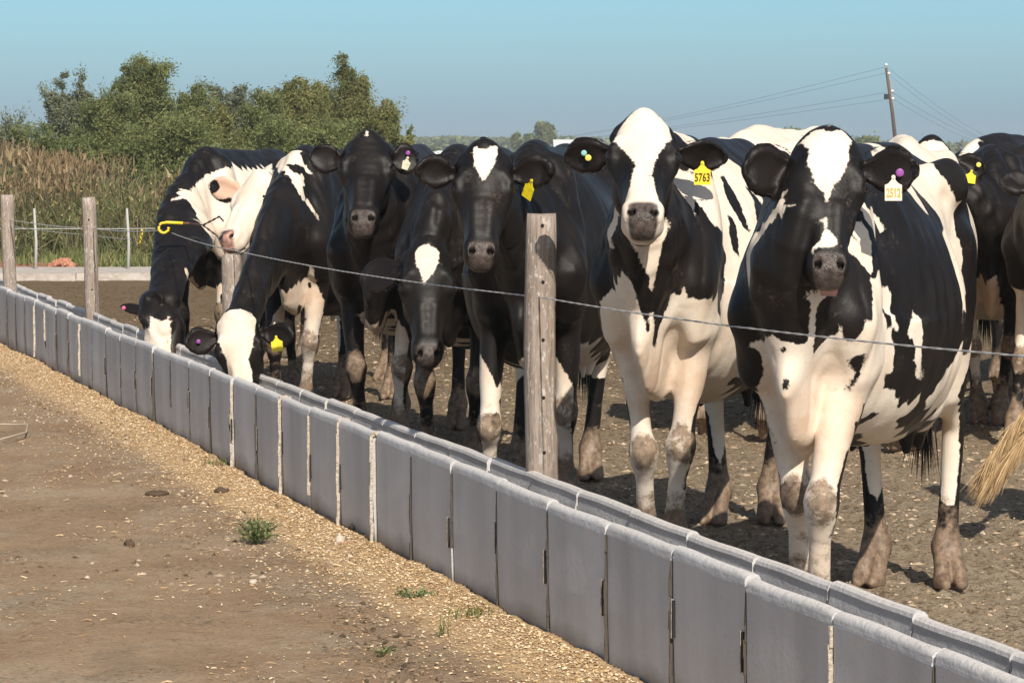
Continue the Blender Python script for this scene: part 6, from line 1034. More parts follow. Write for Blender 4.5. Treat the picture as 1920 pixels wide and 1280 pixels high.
 'E': {'s': 1.02,'org': [-0.166,15.37,0.0],'head': -1.7682,'hooves': [[0.5613,0.1004,0,[0.981,0.196]],[0.6512,-0.0941,0,[0.981,0.196]],[-0.8160000000000001,0.153,0,[1,0]],[-0.8160000000000001,-0.153,0,[1,0]]],'hside': [-0.294,0.961,0.0],'poll': [1.0902,0.0057,1.0908],'nose': [1.2313,0.0394,0.5915],'earR': {'tip': [0.9544,-0.3353,0.9207],'face': [0.961,0.294,0.5],'w': 0.09},'earL': {'tip': [0.7489,0.1825,0.9167],'face': [1.039,-0.098,0.0],'w': 0.075},'res': (0.0185,0.0088),'neckup': 0.15,'hs': 1.04,'nar': 0.97,'neckd': 1.2,'W': [71,-9,144,92,-6,146,158,1,144,270,12,259,270,12,260,271,10,263,271,12,256,272,7,264,272,12,253,273,5,266,274,-9,264,274,-7,266,274,1,268,274,2,268,274,12,248,274,12,250,275,-4,267,275,-2,268,275,6,257,276,-11,260,276,-10,262,276,2,262,276,10,245,277,-11,257,277,2,253,278,-11,254,278,0,251,278,8,239,278,10,242,279,-10,252,280,-10,249,280,-8,246,280,0,243,280,0,244,280,5,235,280,7,237,281,-8,244,282,-6,241,282,-5,238,282,4,233,283,-3,235,283,2,231,284,-2,232,284,-1,227,284,-1,230,284,0,227,284,0,229],'K': [-220,-31,102,-216,-28,44,-216,-26,38,-212,45,76,-212,46,92,-211,30,136,-210,51,28,-209,39,66,-209,39,92,-207,45,124,-203,28,28,-197,36,140,-192,-29,14,-184,30,2,-184,48,7,-182,54,152,-178,58,164,-173,68,257,-169,66,218,-168,66,284,-158,32,137,-152,45,160,-150,68,270,-136,62,307,-135,64,331,-127,52,364,-125,42,153,-122,15,368,-120,44,363,-118,60,302,-113,22,364,-104,0,375,-104,25,128,-90,32,355,-81,49,338,-64,81,206,-61,76,192,-58,12,368,-53,24,359,-53,78,279,-48,61,323,-48,84,255,-44,72,300,-42,80,197,-39,80,280,-34,44,341,-21,72,174,-21,83,198,-21,84,202,-16,68,308,-12,19,363,-7,32,352,-7,89,242,-2,59,157,-2,81,285,2,20,362,2,80,285,7,56,154,21,57,324,25,28,142,26,76,290,30,87,218,33,71,177,33,80,194,36,37,348,38,84,255,40,77,286,40,80,280,44,49,334,46,80,199,48,43,154,53,86,229,56,36,152,57,80,251,62,16,368,62,61,171,71,78,218,72,37,339,73,-4,145,79,66,272,80,45,322,81,36,337,81,42,160,87,48,310,88,50,170,105,57,264,108,62,236,115,4,160,118,4,161,118,10,378,127,-5,379,136,19,367,136,49,319,140,-40,333,141,44,329,141,49,178,146,41,7,146,42,120,148,26,80,150,43,112,150,58,226,151,28,340,153,14,4,155,-38,35,155,-20,120,155,28,92,155,58,270,156,-39,319,156,-33,330,156,28,152,157,-51,296,158,6,153,159,-27,56,159,35,165,160,-31,76,160,-20,86,160,40,314,161,4,367,161,16,180,161,30,326,161,35,107,164,-40,112,164,-10,361,164,0,148,164,22,4,165,48,294,166,-51,286,167,-27,92,168,-27,120,168,47,197,174,53,211,178,16,203,179,30,213,179,33,210,180,28,214,180,31,212,180,37,210,180,39,208,180,45,210,181,41,209,182,-27,10,182,37,212,182,43,211,183,23,214,183,54,224,183,62,246,184,59,234,185,-52,263,185,0,352,185,46,217,186,25,218,186,28,316,186,51,224,186,55,228,186,60,238,186,60,240,187,52,226,187,56,232,187,61,246,187,61,248,188,-39,281,188,23,218,188,52,228,188,54,230,188,57,235,189,22,218,190,59,248,191,56,246,192,-38,270,192,21,218,192,38,279,193,41,268,194,2,158,194,40,223,194,45,232,194,48,255,194,50,242,194,50,252,195,40,222,196,46,236,196,46,253,196,46,255,196,48,248,197,41,255,198,39,231,198,39,252,200,9,183,200,36,257,204,27,217,206,30,228,206,40,244,207,32,255,208,32,257,209,28,226,209,38,250,211,-33,273,211,27,224,211,31,257,211,38,250,212,30,238,212,30,259,214,29,282,215,27,236,217,26,260,217,28,240,219,6,330,219,25,257,223,22,264,224,22,260,225,20,264,225,20,268,225,21,259,225,22,253,226,20,253,226,20,257,226,23,238,226,26,248,228,16,271,228,22,238,228,26,244,229,0,329,229,17,266,231,15,257,231,16,266,231,20,238,231,25,243,233,16,260,233,16,263,236,-82,239,236,-81,240,236,-14,315,238,-67,244,238,-54,252,238,16,262,238,17,270,238,21,238,238,21,242,239,-61,248,239,20,242,240,-84,231,240,-79,232,240,-70,238,240,-58,248,241,-60,242,242,-83,222,242,-81,228,243,-60,236,244,-53,242,246,-42,248,246,-40,248,248,-74,222,248,-48,238,248,-42,247,248,16,277,249,16,273,250,-45,238,250,-42,240,250,-41,240,251,-22,275,251,15,273,252,-36,245,252,-33,246,253,-21,273,253,19,192,254,-46,230,255,-54,222,255,-40,225,255,-38,236,255,6,294,256,-52,219,256,-48,226,256,-44,222,256,-43,232,256,-40,234,256,-38,228,256,-19,274,257,-42,226,257,-40,228,258,-36,233,258,9,279,258,10,279,258,12,275,258,20,196,258,22,247,258,22,253,260,-16,275,261,-30,196,261,12,272,262,-14,276,262,-12,278,262,-1,281,263,-28,188,263,-19,269,263,-13,276,263,-7,279,263,7,278,263,20,252,263,32,216,265,-30,211,265,-28,192,265,4,278,265,7,274,266,-13,274,266,-5,277,268,13,262,268,15,258,268,23,196,269,11,265,269,14,256,270,-28,246,270,-28,248,270,8,267,270,14,252,270,30,222,271,-22,260,272,-26,242,272,4,270,272,6,268,272,14,250,272,26,216,273,-24,196,273,-22,187,273,-11,266,273,-5,269,273,0,270,273,18,176,273,19,182,273,26,224,274,-13,264,274,-8,268,274,-2,270,274,9,135,274,14,246,274,21,235,275,-14,260,275,13,244,276,-21,248,276,-14,257,276,10,138,276,12,241,276,15,235,276,18,231,277,6,137,278,-24,240,278,-14,254,278,10,238,279,-13,251,279,9,236,279,16,220,280,-21,191,280,-12,248,280,-11,245,280,-3,136,280,-3,138,280,7,234,280,14,221,280,19,167,281,-29,225,281,18,194,282,-26,220,282,-10,242,282,-8,240,282,4,229,282,6,232,283,-7,237,283,18,187,284,-28,214,284,-18,200,284,-14,238,284,-6,234,284,-4,232,284,-3,229,284,1,225,284,2,227,284,8,218,285,-9,226,285,-2,226,286,-20,224,286,-14,167,286,20,162,287,0,216,287,8,206,288,-14,163,288,-14,165,288,-13,172,288,-13,194,288,-12,189,288,18,138,289,-14,158,289,-7,207,289,2,206,289,16,136,290,-14,147,290,13,196,290,14,194,290,16,188,290,23,158,291,18,169,292,-10,176,293,10,185,294,-6,135,294,-6,194,295,-9,138,295,15,137,295,18,140,296,-5,187,298,13,161,299,4,172,300,4,136,300,8,138,302,0,163,302,8,152,303,-4,152,303,-3,141,305,3,147],'label': 'black cow hanging its head low,white diamond on the forehead,left of the thick post','tuft': 1},
 'D': {'s': 1.03,'org': [-0.567,16.281,0.0],'head': -1.7127,'hooves': [[0.5744,0.0891,0,[0.99,0.141]],[0.6003,-0.0922,0,[0.99,0.141]],[-0.8240000000000001,0.1545,0,[1,0]],[-0.8240000000000001,-0.1545,0,[1,0]]],'hside': [-0.141,0.99,0.0],'poll': [0.9391,0.0106,1.5968],'nose': [1.2969,0.0518,1.1884],'earL': {'tip': [0.8559,0.2394,1.4693],'face': [1.032,-0.156,0.0],'w': 0.075},'earR': {'tip': [0.9299,-0.278,1.4744],'face': [0.948,0.438,0.0],'w': 0.075},'res': (0.0185,0.0088),'hs': 1.09,'neckup': 0.2,'nar': 0.94,'W': [-32,-18,37,59,-4,147,68,-8,149,83,2,152,103,4,159,138,13,42,138,28,42,140,13,34,140,27,50,140,29,34,142,26,33,142,27,58,145,17,33,146,21,67,146,26,67,148,27,76,152,-16,144,152,28,84,153,-15,136,153,-14,120,153,-12,104,154,-12,112,154,20,169,154,21,171,156,-20,166,157,22,137,158,18,103,158,24,154,158,30,94,159,25,94,160,26,161,160,34,129,160,36,138,161,28,160,161,34,120,161,36,145,162,32,103,162,33,153,163,33,112,164,26,110,172,-13,158,176,-15,167,177,10,163,187,1,154,194,-2,157,198,-6,165,198,4,162,237,2,396,238,2,395,240,2,394,240,3,392,241,2,392],'K': [-218,-27,42,-218,-26,39,-217,48,56,-217,48,96,-214,32,127,-211,37,98,-211,38,66,-209,54,316,-208,49,138,-208,51,25,-207,36,35,-207,53,325,-199,54,320,-195,55,316,-192,26,2,-192,39,143,-191,41,143,-188,48,9,-174,58,165,-162,69,279,-158,71,252,-153,59,317,-144,36,144,-139,12,378,-139,40,149,-126,60,330,-125,58,363,-116,-38,30,-104,27,132,-102,43,364,-101,-2,380,-97,53,350,-93,15,372,-88,62,316,-80,34,359,-74,10,376,-56,35,352,-56,65,314,-50,88,235,-50,88,247,-47,55,328,-42,81,281,-38,22,361,-33,86,261,-24,39,348,-19,88,218,-17,65,165,-10,55,330,-5,73,304,0,56,155,0,82,193,0,83,282,4,86,212,9,36,352,9,81,193,14,60,322,14,75,179,16,79,290,22,83,274,27,80,281,32,38,148,32,43,150,41,80,198,44,46,154,46,62,168,46,84,248,52,17,35,53,-7,35,54,79,200,55,-7,27,55,35,351,55,38,152,55,83,224,57,-83,227,64,73,274,67,58,314,70,-65,183,70,2,149,72,-80,234,75,45,331,82,37,159,82,55,174,82,71,209,83,54,310,88,39,162,89,7,150,89,45,324,90,-71,216,92,64,261,134,47,336,135,30,50,135,32,34,136,16,153,140,31,59,142,30,67,143,51,319,145,15,172,145,31,75,146,17,28,146,27,29,148,-47,321,148,-23,56,148,39,96,148,41,117,149,32,84,151,-49,312,153,-37,90,154,-20,136,154,21,161,155,-41,130,155,-20,144,155,-20,155,155,-18,120,155,-16,104,155,34,93,155,36,340,155,38,128,156,-16,112,156,14,103,156,43,157,157,10,164,157,26,7,157,40,137,158,-43,162,158,-22,165,158,-20,186,159,-53,201,159,-40,114,159,-38,124,159,26,173,159,38,120,159,40,146,159,41,162,159,52,201,159,61,269,160,-42,173,160,-19,14,160,23,188,160,36,102,161,14,2,161,37,111,161,37,155,161,42,326,162,-36,116,162,31,163,164,-30,142,168,46,308,170,-32,4,170,45,196,176,26,334,178,15,195,178,46,205,182,54,275,183,-42,282,187,-39,282,187,10,168,187,35,307,191,-42,232,194,-34,236,194,16,210,195,-42,258,195,-38,263,198,-9,176,200,33,272,201,-10,172,201,4,166,205,-3,169,212,60,367,214,34,301,214,49,365,215,-17,236,216,46,375,216,54,352,217,13,229,217,49,344,217,49,354,218,40,367,218,40,372,218,45,344,219,-4,191,219,4,192,219,37,377,219,38,358,220,32,374,220,34,360,221,32,365,221,32,366,221,32,372,221,38,348,222,32,371,222,34,352,222,36,352,222,36,355,223,32,369,227,30,376,227,31,373,228,-55,372,228,-51,380,228,-42,377,228,-39,367,228,-39,372,228,-31,370,228,-16,260,229,-50,362,229,-36,362,229,-34,365,229,-34,374,229,20,386,229,24,382,229,29,376,229,30,374,229,31,367,230,-68,367,230,-64,376,230,-51,358,230,-34,369,230,-34,372,230,24,270,230,31,369,231,-30,367,231,-29,369,231,-10,393,232,-63,352,232,-51,352,232,-44,348,232,-38,351,232,-24,300,233,-28,369,233,-24,380,233,-14,389,233,7,397,234,-28,372,234,-15,388,234,0,398,234,2,398,235,-28,370,235,-1,397,235,4,397,236,-24,378,236,28,372,238,-26,369,238,-1,395,238,5,395,238,16,387,239,5,393,240,0,393,240,21,294,240,30,365,241,1,262,241,5,391,241,22,379,242,-8,388,242,0,263,242,0,391,242,2,390,242,4,390,242,10,389,244,-12,384,244,30,319,246,27,371,246,30,312,246,31,332,247,1,384,248,-1,382,249,30,312,250,-14,376,250,11,379,250,26,370,252,36,354,253,38,342,255,-23,332,255,24,302,255,30,321,256,14,372,256,37,358,258,-22,314,258,-17,370,258,-8,370,259,-28,354,260,-21,323,260,27,356,261,-24,355,261,11,366,261,24,304,262,26,308,262,34,352,263,-21,364,264,-28,347,264,-19,318,264,-18,314,264,16,360,265,3,363,268,-23,336,268,-4,358,268,30,330,268,31,328,269,21,350,271,-14,345,271,28,314,272,-2,353,272,26,333,274,-13,339,274,8,350,274,26,329,276,-15,330,276,-14,332,276,-1,348,276,10,347,276,14,346,277,27,308,282,-12,312,284,21,334,286,-3,338,286,23,323,286,26,301,287,12,334,288,-8,318,288,20,277,289,4,333,290,-2,332,290,16,331,293,26,305,294,-2,325,294,12,326,295,27,301,296,28,289,298,-1,275,298,0,275,299,10,268,299,16,269,299,26,278,300,-1,272,300,16,319,302,-4,308,302,10,315,302,12,316,302,28,288,304,0,313,305,18,310,306,28,288,306,29,296,307,-7,280,310,-2,274,310,3,271,311,17,271,311,26,282,312,-7,296,312,23,301,316,2,276,316,4,300,317,8,275,317,14,274,318,0,284,318,18,294,320,-1,290,320,2,284,320,18,288,321,5,290],'label': 'all-black-faced cow with small cream ear tag standing behind the two eating cows','tuft': 1,'tags': [{'k': 'tag','n': [0.594,0.792,0.0],'w': 0.05,'h': 0.06,'c': 'cream','roll': -0.25,'label': 'small cream ear tag','p': [0.8788,0.1862,1.4361]},{'k': 'b','n': [0.99,0.141,0.05],'w': 0.022,'c': 'purple','label': 'purple ear stud','p': [0.8738,0.1932,1.4821]}]},
 'C': {'s': 1.02,'org': [-1.066,18.416,0.0],'head': -1.8035,'hooves': [[0.5722,0.0387,0,[0.973,0.231]],[0.6578,-0.1054,0,[0.973,0.231]],[-0.8160000000000001,0.153,0,[1,0]],[-0.8160000000000001,-0.153,0,[1,0]]],'hside': [-0.182,0.985,0.0],'poll': [1.8074,0.0305,0.6624],'nose': [1.9303,0.1408,0.1642],'earL': {'tip': [1.7364,0.33,0.5233],'face': [1.019,0.036,0.0],'w': 0.07},'earR': {'tip': [1.8634,-0.2057,0.4954],'face': [0.904,0.523,0.2],'w': 0.075},'res': (0.0185,0.0088),'hs': 1.05,'nar': 0.9,'neckw': 0.95,'neckd': 1.35,'W': [-213,-46,74,-213,-45,82,-212,-44,91,-212,-44,101,-210,-46,121,-210,-45,111,-184,-41,123,-103,-21,123,130,19,36,134,20,29,136,-32,352,138,14,39,140,5,46,140,20,27,144,-2,27,144,14,28,146,26,87,147,6,28,149,1,372,150,-17,356,150,34,131,151,-18,138,151,36,140,151,36,147,152,32,122,152,38,155,152,38,162,154,28,96,155,-10,364,155,10,149,155,38,170,156,7,366,157,8,112,157,16,351,157,18,348,157,20,93,157,31,113,158,18,127,158,19,163,158,30,104,159,34,178,160,1,367,160,22,181,160,25,176,161,-8,362,161,11,360,161,15,353,161,20,183,161,25,181,161,32,186,162,-20,152,162,3,146,162,19,186,162,20,188,162,27,183,162,28,186,162,28,188,163,18,105,164,-22,140,164,20,190,164,27,191,165,-24,146,165,0,362,165,23,192,166,-27,141,166,26,193,167,10,355,167,16,193,169,32,194,172,26,202,173,0,356,174,17,336,174,32,202,178,31,209,178,32,211,178,33,210,182,-3,350,182,13,188,182,14,338,182,32,296,183,8,159,183,20,330,183,32,295,184,-6,347,184,28,303,186,28,302,188,5,344,190,17,332,191,4,341,194,12,184,194,26,308,196,-5,160,196,9,335,196,23,318,197,25,310,201,14,329,202,-5,170,203,22,317,204,4,171,204,8,179,204,19,323,211,-2,177,214,1,179,235,-24,302,416,24,153,419,22,159,422,22,161,431,21,162,433,32,153,435,32,150,438,20,163,438,33,148,440,33,144,441,18,164,442,28,153,442,33,142,443,16,165,444,29,149,445,-12,153,445,-8,160,445,34,138,446,-14,151,446,-11,155,446,-9,157,446,-6,161,446,14,166,448,-14,146,448,-14,149,448,12,166,449,-14,134,449,-14,137,449,-14,140,449,-14,143,449,-2,162,449,2,73,450,1,163,450,10,166,450,35,136,451,7,165,452,-12,131,452,4,164,452,34,130,452,35,133,453,12,158,453,22,142,453,27,136,453,29,134,453,34,124,453,34,127,454,-4,152,454,-2,152,454,13,154,454,14,154,454,15,152,454,29,132,454,34,120,455,-4,147,455,4,67,455,20,140,455,33,118,456,4,70,456,29,123,456,32,115,457,7,142,457,32,112,458,19,130,458,26,122,458,31,109,459,-9,128,459,5,76,460,5,80,460,31,106,461,-8,126,461,-2,127,461,5,127,461,30,104,462,-6,123,462,-5,120,462,-4,117,462,-3,114,462,-2,112,462,0,109,462,1,106,462,2,103,462,4,97,462,5,86,462,6,83,462,31,100,463,4,94,463,4,100,463,5,89,463,5,92,463,12,112,463,33,30,464,10,107,464,14,110,464,32,98,464,33,95,464,34,92,464,36,85,464,36,88,465,35,90,465,40,30,466,36,82,466,37,30,466,40,33,467,20,94,467,29,90,467,37,76,467,37,79,468,12,96,468,16,96,468,29,85,468,32,30,468,38,73,469,13,90,469,25,30,469,28,30,469,38,68,469,38,70,470,20,30,470,25,76,470,39,62,470,39,65,470,40,42,470,40,45,471,18,83,471,29,70,471,40,59,472,40,56,472,41,48,472,42,39,473,24,30,473,34,61,473,41,54,474,26,38,474,41,51,474,42,36,475,23,61,477,21,44,478,31,37,478,32,44],'K': [-215,-30,110,-213,-49,70,-212,-44,57,-212,-31,120,-212,32,96,-210,-40,74,-210,-39,82,-210,-38,91,-210,51,24,-209,-39,101,-209,-34,48,-209,36,48,-209,40,50,-209,40,92,-208,-39,112,-208,33,125,-207,32,37,-207,47,130,-203,-48,30,-201,-30,28,-198,-28,22,-196,-41,17,-194,48,18,-187,57,158,-184,29,2,-183,58,321,-178,67,274,-174,12,370,-169,68,233,-164,38,147,-162,61,196,-160,63,206,-160,69,284,-159,52,173,-158,69,293,-155,-19,125,-152,-24,124,-150,69,264,-148,23,132,-136,18,367,-132,43,154,-131,67,340,-122,49,364,-118,18,366,-118,42,158,-118,43,160,-117,66,268,-112,52,360,-109,29,140,-101,-26,123,-95,72,204,-91,45,349,-81,34,354,-81,60,314,-67,55,328,-58,15,368,-58,34,352,-58,82,254,-53,80,268,-48,69,304,-48,83,209,-44,76,188,-39,50,334,-35,21,362,-35,79,279,-26,60,160,-21,82,280,-16,62,318,-16,74,179,-7,86,220,-2,24,356,-2,80,284,-2,82,199,2,49,146,2,82,200,5,16,362,7,76,284,12,15,138,12,87,228,16,50,334,16,80,274,26,38,146,30,21,360,30,71,177,35,78,272,39,80,203,40,16,143,42,43,153,44,13,368,44,63,170,44,79,264,49,81,244,53,80,218,54,38,343,54,46,332,58,79,223,76,55,304,84,66,200,84,66,202,86,41,328,89,31,158,100,39,328,104,50,293,113,17,370,116,31,145,117,54,243,118,-2,380,118,38,180,121,39,182,122,-2,379,128,23,36,130,23,28,136,-33,348,137,0,375,138,44,181,141,21,365,141,44,326,142,30,352,143,21,23,143,40,154,144,30,87,144,41,162,146,34,121,146,37,130,146,38,139,147,30,95,148,-35,332,148,-1,23,148,7,23,148,14,23,149,33,112,150,52,298,151,10,368,152,10,13,152,32,104,152,40,172,153,20,350,154,14,361,154,16,356,155,56,269,156,38,180,157,-22,61,158,-1,4,158,6,144,158,7,150,159,-20,90,159,40,314,160,-42,149,160,56,228,161,-34,76,161,22,185,161,26,331,161,36,188,162,22,185,162,23,186,162,23,188,162,23,189,162,24,185,162,24,186,162,24,188,162,24,189,163,-40,142,164,-32,83,164,-23,155,164,16,348,164,45,198,166,-28,149,166,5,4,166,19,338,166,47,291,167,-30,160,168,-31,142,170,-32,26,170,36,196,171,-18,166,172,-48,283,172,11,351,172,22,203,172,27,318,173,16,197,173,21,329,174,-55,264,175,51,221,176,36,202,177,30,306,177,34,297,178,14,343,178,26,210,180,0,353,180,38,210,181,3,352,182,6,347,183,34,216,185,24,318,185,26,311,186,-8,344,186,54,248,188,-11,162,188,12,192,190,31,292,191,13,199,192,40,232,193,-10,336,197,27,300,199,3,339,199,10,188,200,34,279,204,-23,322,204,31,282,205,8,333,206,24,308,208,12,327,209,6,182,210,17,321,211,21,315,212,-6,180,213,4,182,215,31,264,216,15,212,218,8,199,220,-1,187,233,2,322,236,-20,303,240,-8,316,245,11,306,257,21,278,270,-6,294,270,22,238,275,12,191,279,-15,274,281,4,290,289,14,278,296,-2,281,299,18,194,311,-5,263,312,20,228,320,-14,236,324,-2,252,332,12,245,349,20,208,350,-1,234,358,24,178,366,-9,211,369,17,210,377,23,180,395,-8,186,396,24,158,402,19,177,408,20,168,409,22,164,409,24,156,411,21,165,411,24,155,412,22,161,415,-8,171,418,17,168,418,21,163,422,19,164,422,39,101,423,45,138,424,10,170,424,12,168,424,40,92,424,40,134,424,42,143,424,43,144,424,45,141,424,45,142,424,46,143,425,39,82,425,40,139,425,40,142,425,42,126,425,47,143,426,-4,167,426,17,165,426,38,132,426,42,131,426,43,126,426,44,129,427,49,125,428,39,80,429,60,118,429,66,140,429,67,136,430,34,153,430,36,130,430,58,119,430,60,118,431,40,83,431,40,103,431,71,127,431,75,119,431,83,125,431,83,139,431,86,134,432,34,150,432,88,129,433,16,166,434,34,147,435,82,129,435,82,136,436,34,144,438,12,168,438,15,167,438,34,141,438,38,130,439,-19,130,439,4,170,440,-25,128,440,-25,131,440,-24,127,440,-23,126,440,-23,136,440,3,170,440,5,170,440,46,116,440,46,118,440,46,122,441,-24,135,441,-20,123,441,46,120,442,-24,124,442,-22,118,442,-21,123,442,-19,133,442,35,138,442,46,116,442,47,112,442,47,114,443,-28,136,443,-22,119,443,-19,136,443,-8,163,443,0,166,444,-24,120,444,-23,118,444,-22,120,444,-18,146,444,-18,149,444,-13,156,444,-12,159,444,-10,161,444,-5,164,444,10,168,444,41,76,445,-31,136,445,-18,143,445,-16,127,445,-16,152,445,-15,154,446,-28,122,446,-18,140,446,-2,165,446,5,167,446,8,168,446,41,68,446,42,92,446,45,125,447,-25,116,448,-26,112,448,-2,76,448,36,135,448,46,114,450,-36,127,450,-31,120,450,-1,79,450,40,90,450,40,107,450,41,76,450,42,110,451,37,132,452,-43,143,452,-33,118,452,36,123,452,36,126,452,37,129,452,40,114,453,36,120,453,42,66,453,47,46,454,34,114,454,35,117,454,37,103,455,-16,110,455,-16,112,455,-12,124,455,1,67,455,1,73,456,-15,110,456,-15,112,456,-13,110,456,-10,97,456,-7,91,456,1,70,456,1,82,456,33,108,456,34,111,457,-40,118,457,-15,114,457,-13,113,458,-43,121,458,-14,104,458,33,106,458,40,30,459,-46,125,459,1,88,459,32,103,460,-52,136,460,1,91,460,1,97,460,2,85,460,33,101,460,36,90,460,48,41,461,0,100,461,0,102,461,1,94,461,34,98,461,35,96,461,37,88,462,-9,122,462,-8,119,462,-6,116,462,-5,114,462,-4,110,462,-2,108,462,-1,105,462,29,27,462,36,93,462,38,76,462,38,85,462,39,27,462,46,56,462,48,47,463,38,79,463,38,82,464,36,27,464,39,73,464,42,33,465,-48,118,466,-53,120,466,-50,118,466,34,27,466,40,68,466,40,70,467,28,27,467,40,65,468,41,62,468,48,46,469,22,27,469,42,59,469,43,42,470,20,27,470,43,45,470,44,39,471,26,28,471,42,56,472,43,48,472,43,51,472,43,54,472,44,36],'label': 'white-faced cow with yellow ear tag,head down in the trough left of the short post','tags': [{'k': 'tag','n': [0.973,0.231,0.1],'w': 0.06,'h': 0.078,'c': 'yellow','roll': 0.12,'label': 'yellow ear tag','p': [1.7324,0.2443,0.494]},{'k': 'b','n': [0.973,0.231,0.05],'w': 0.022,'c': 'purple','label': 'purple ear stud','p': [1.8379,-0.15,0.5003]}]},
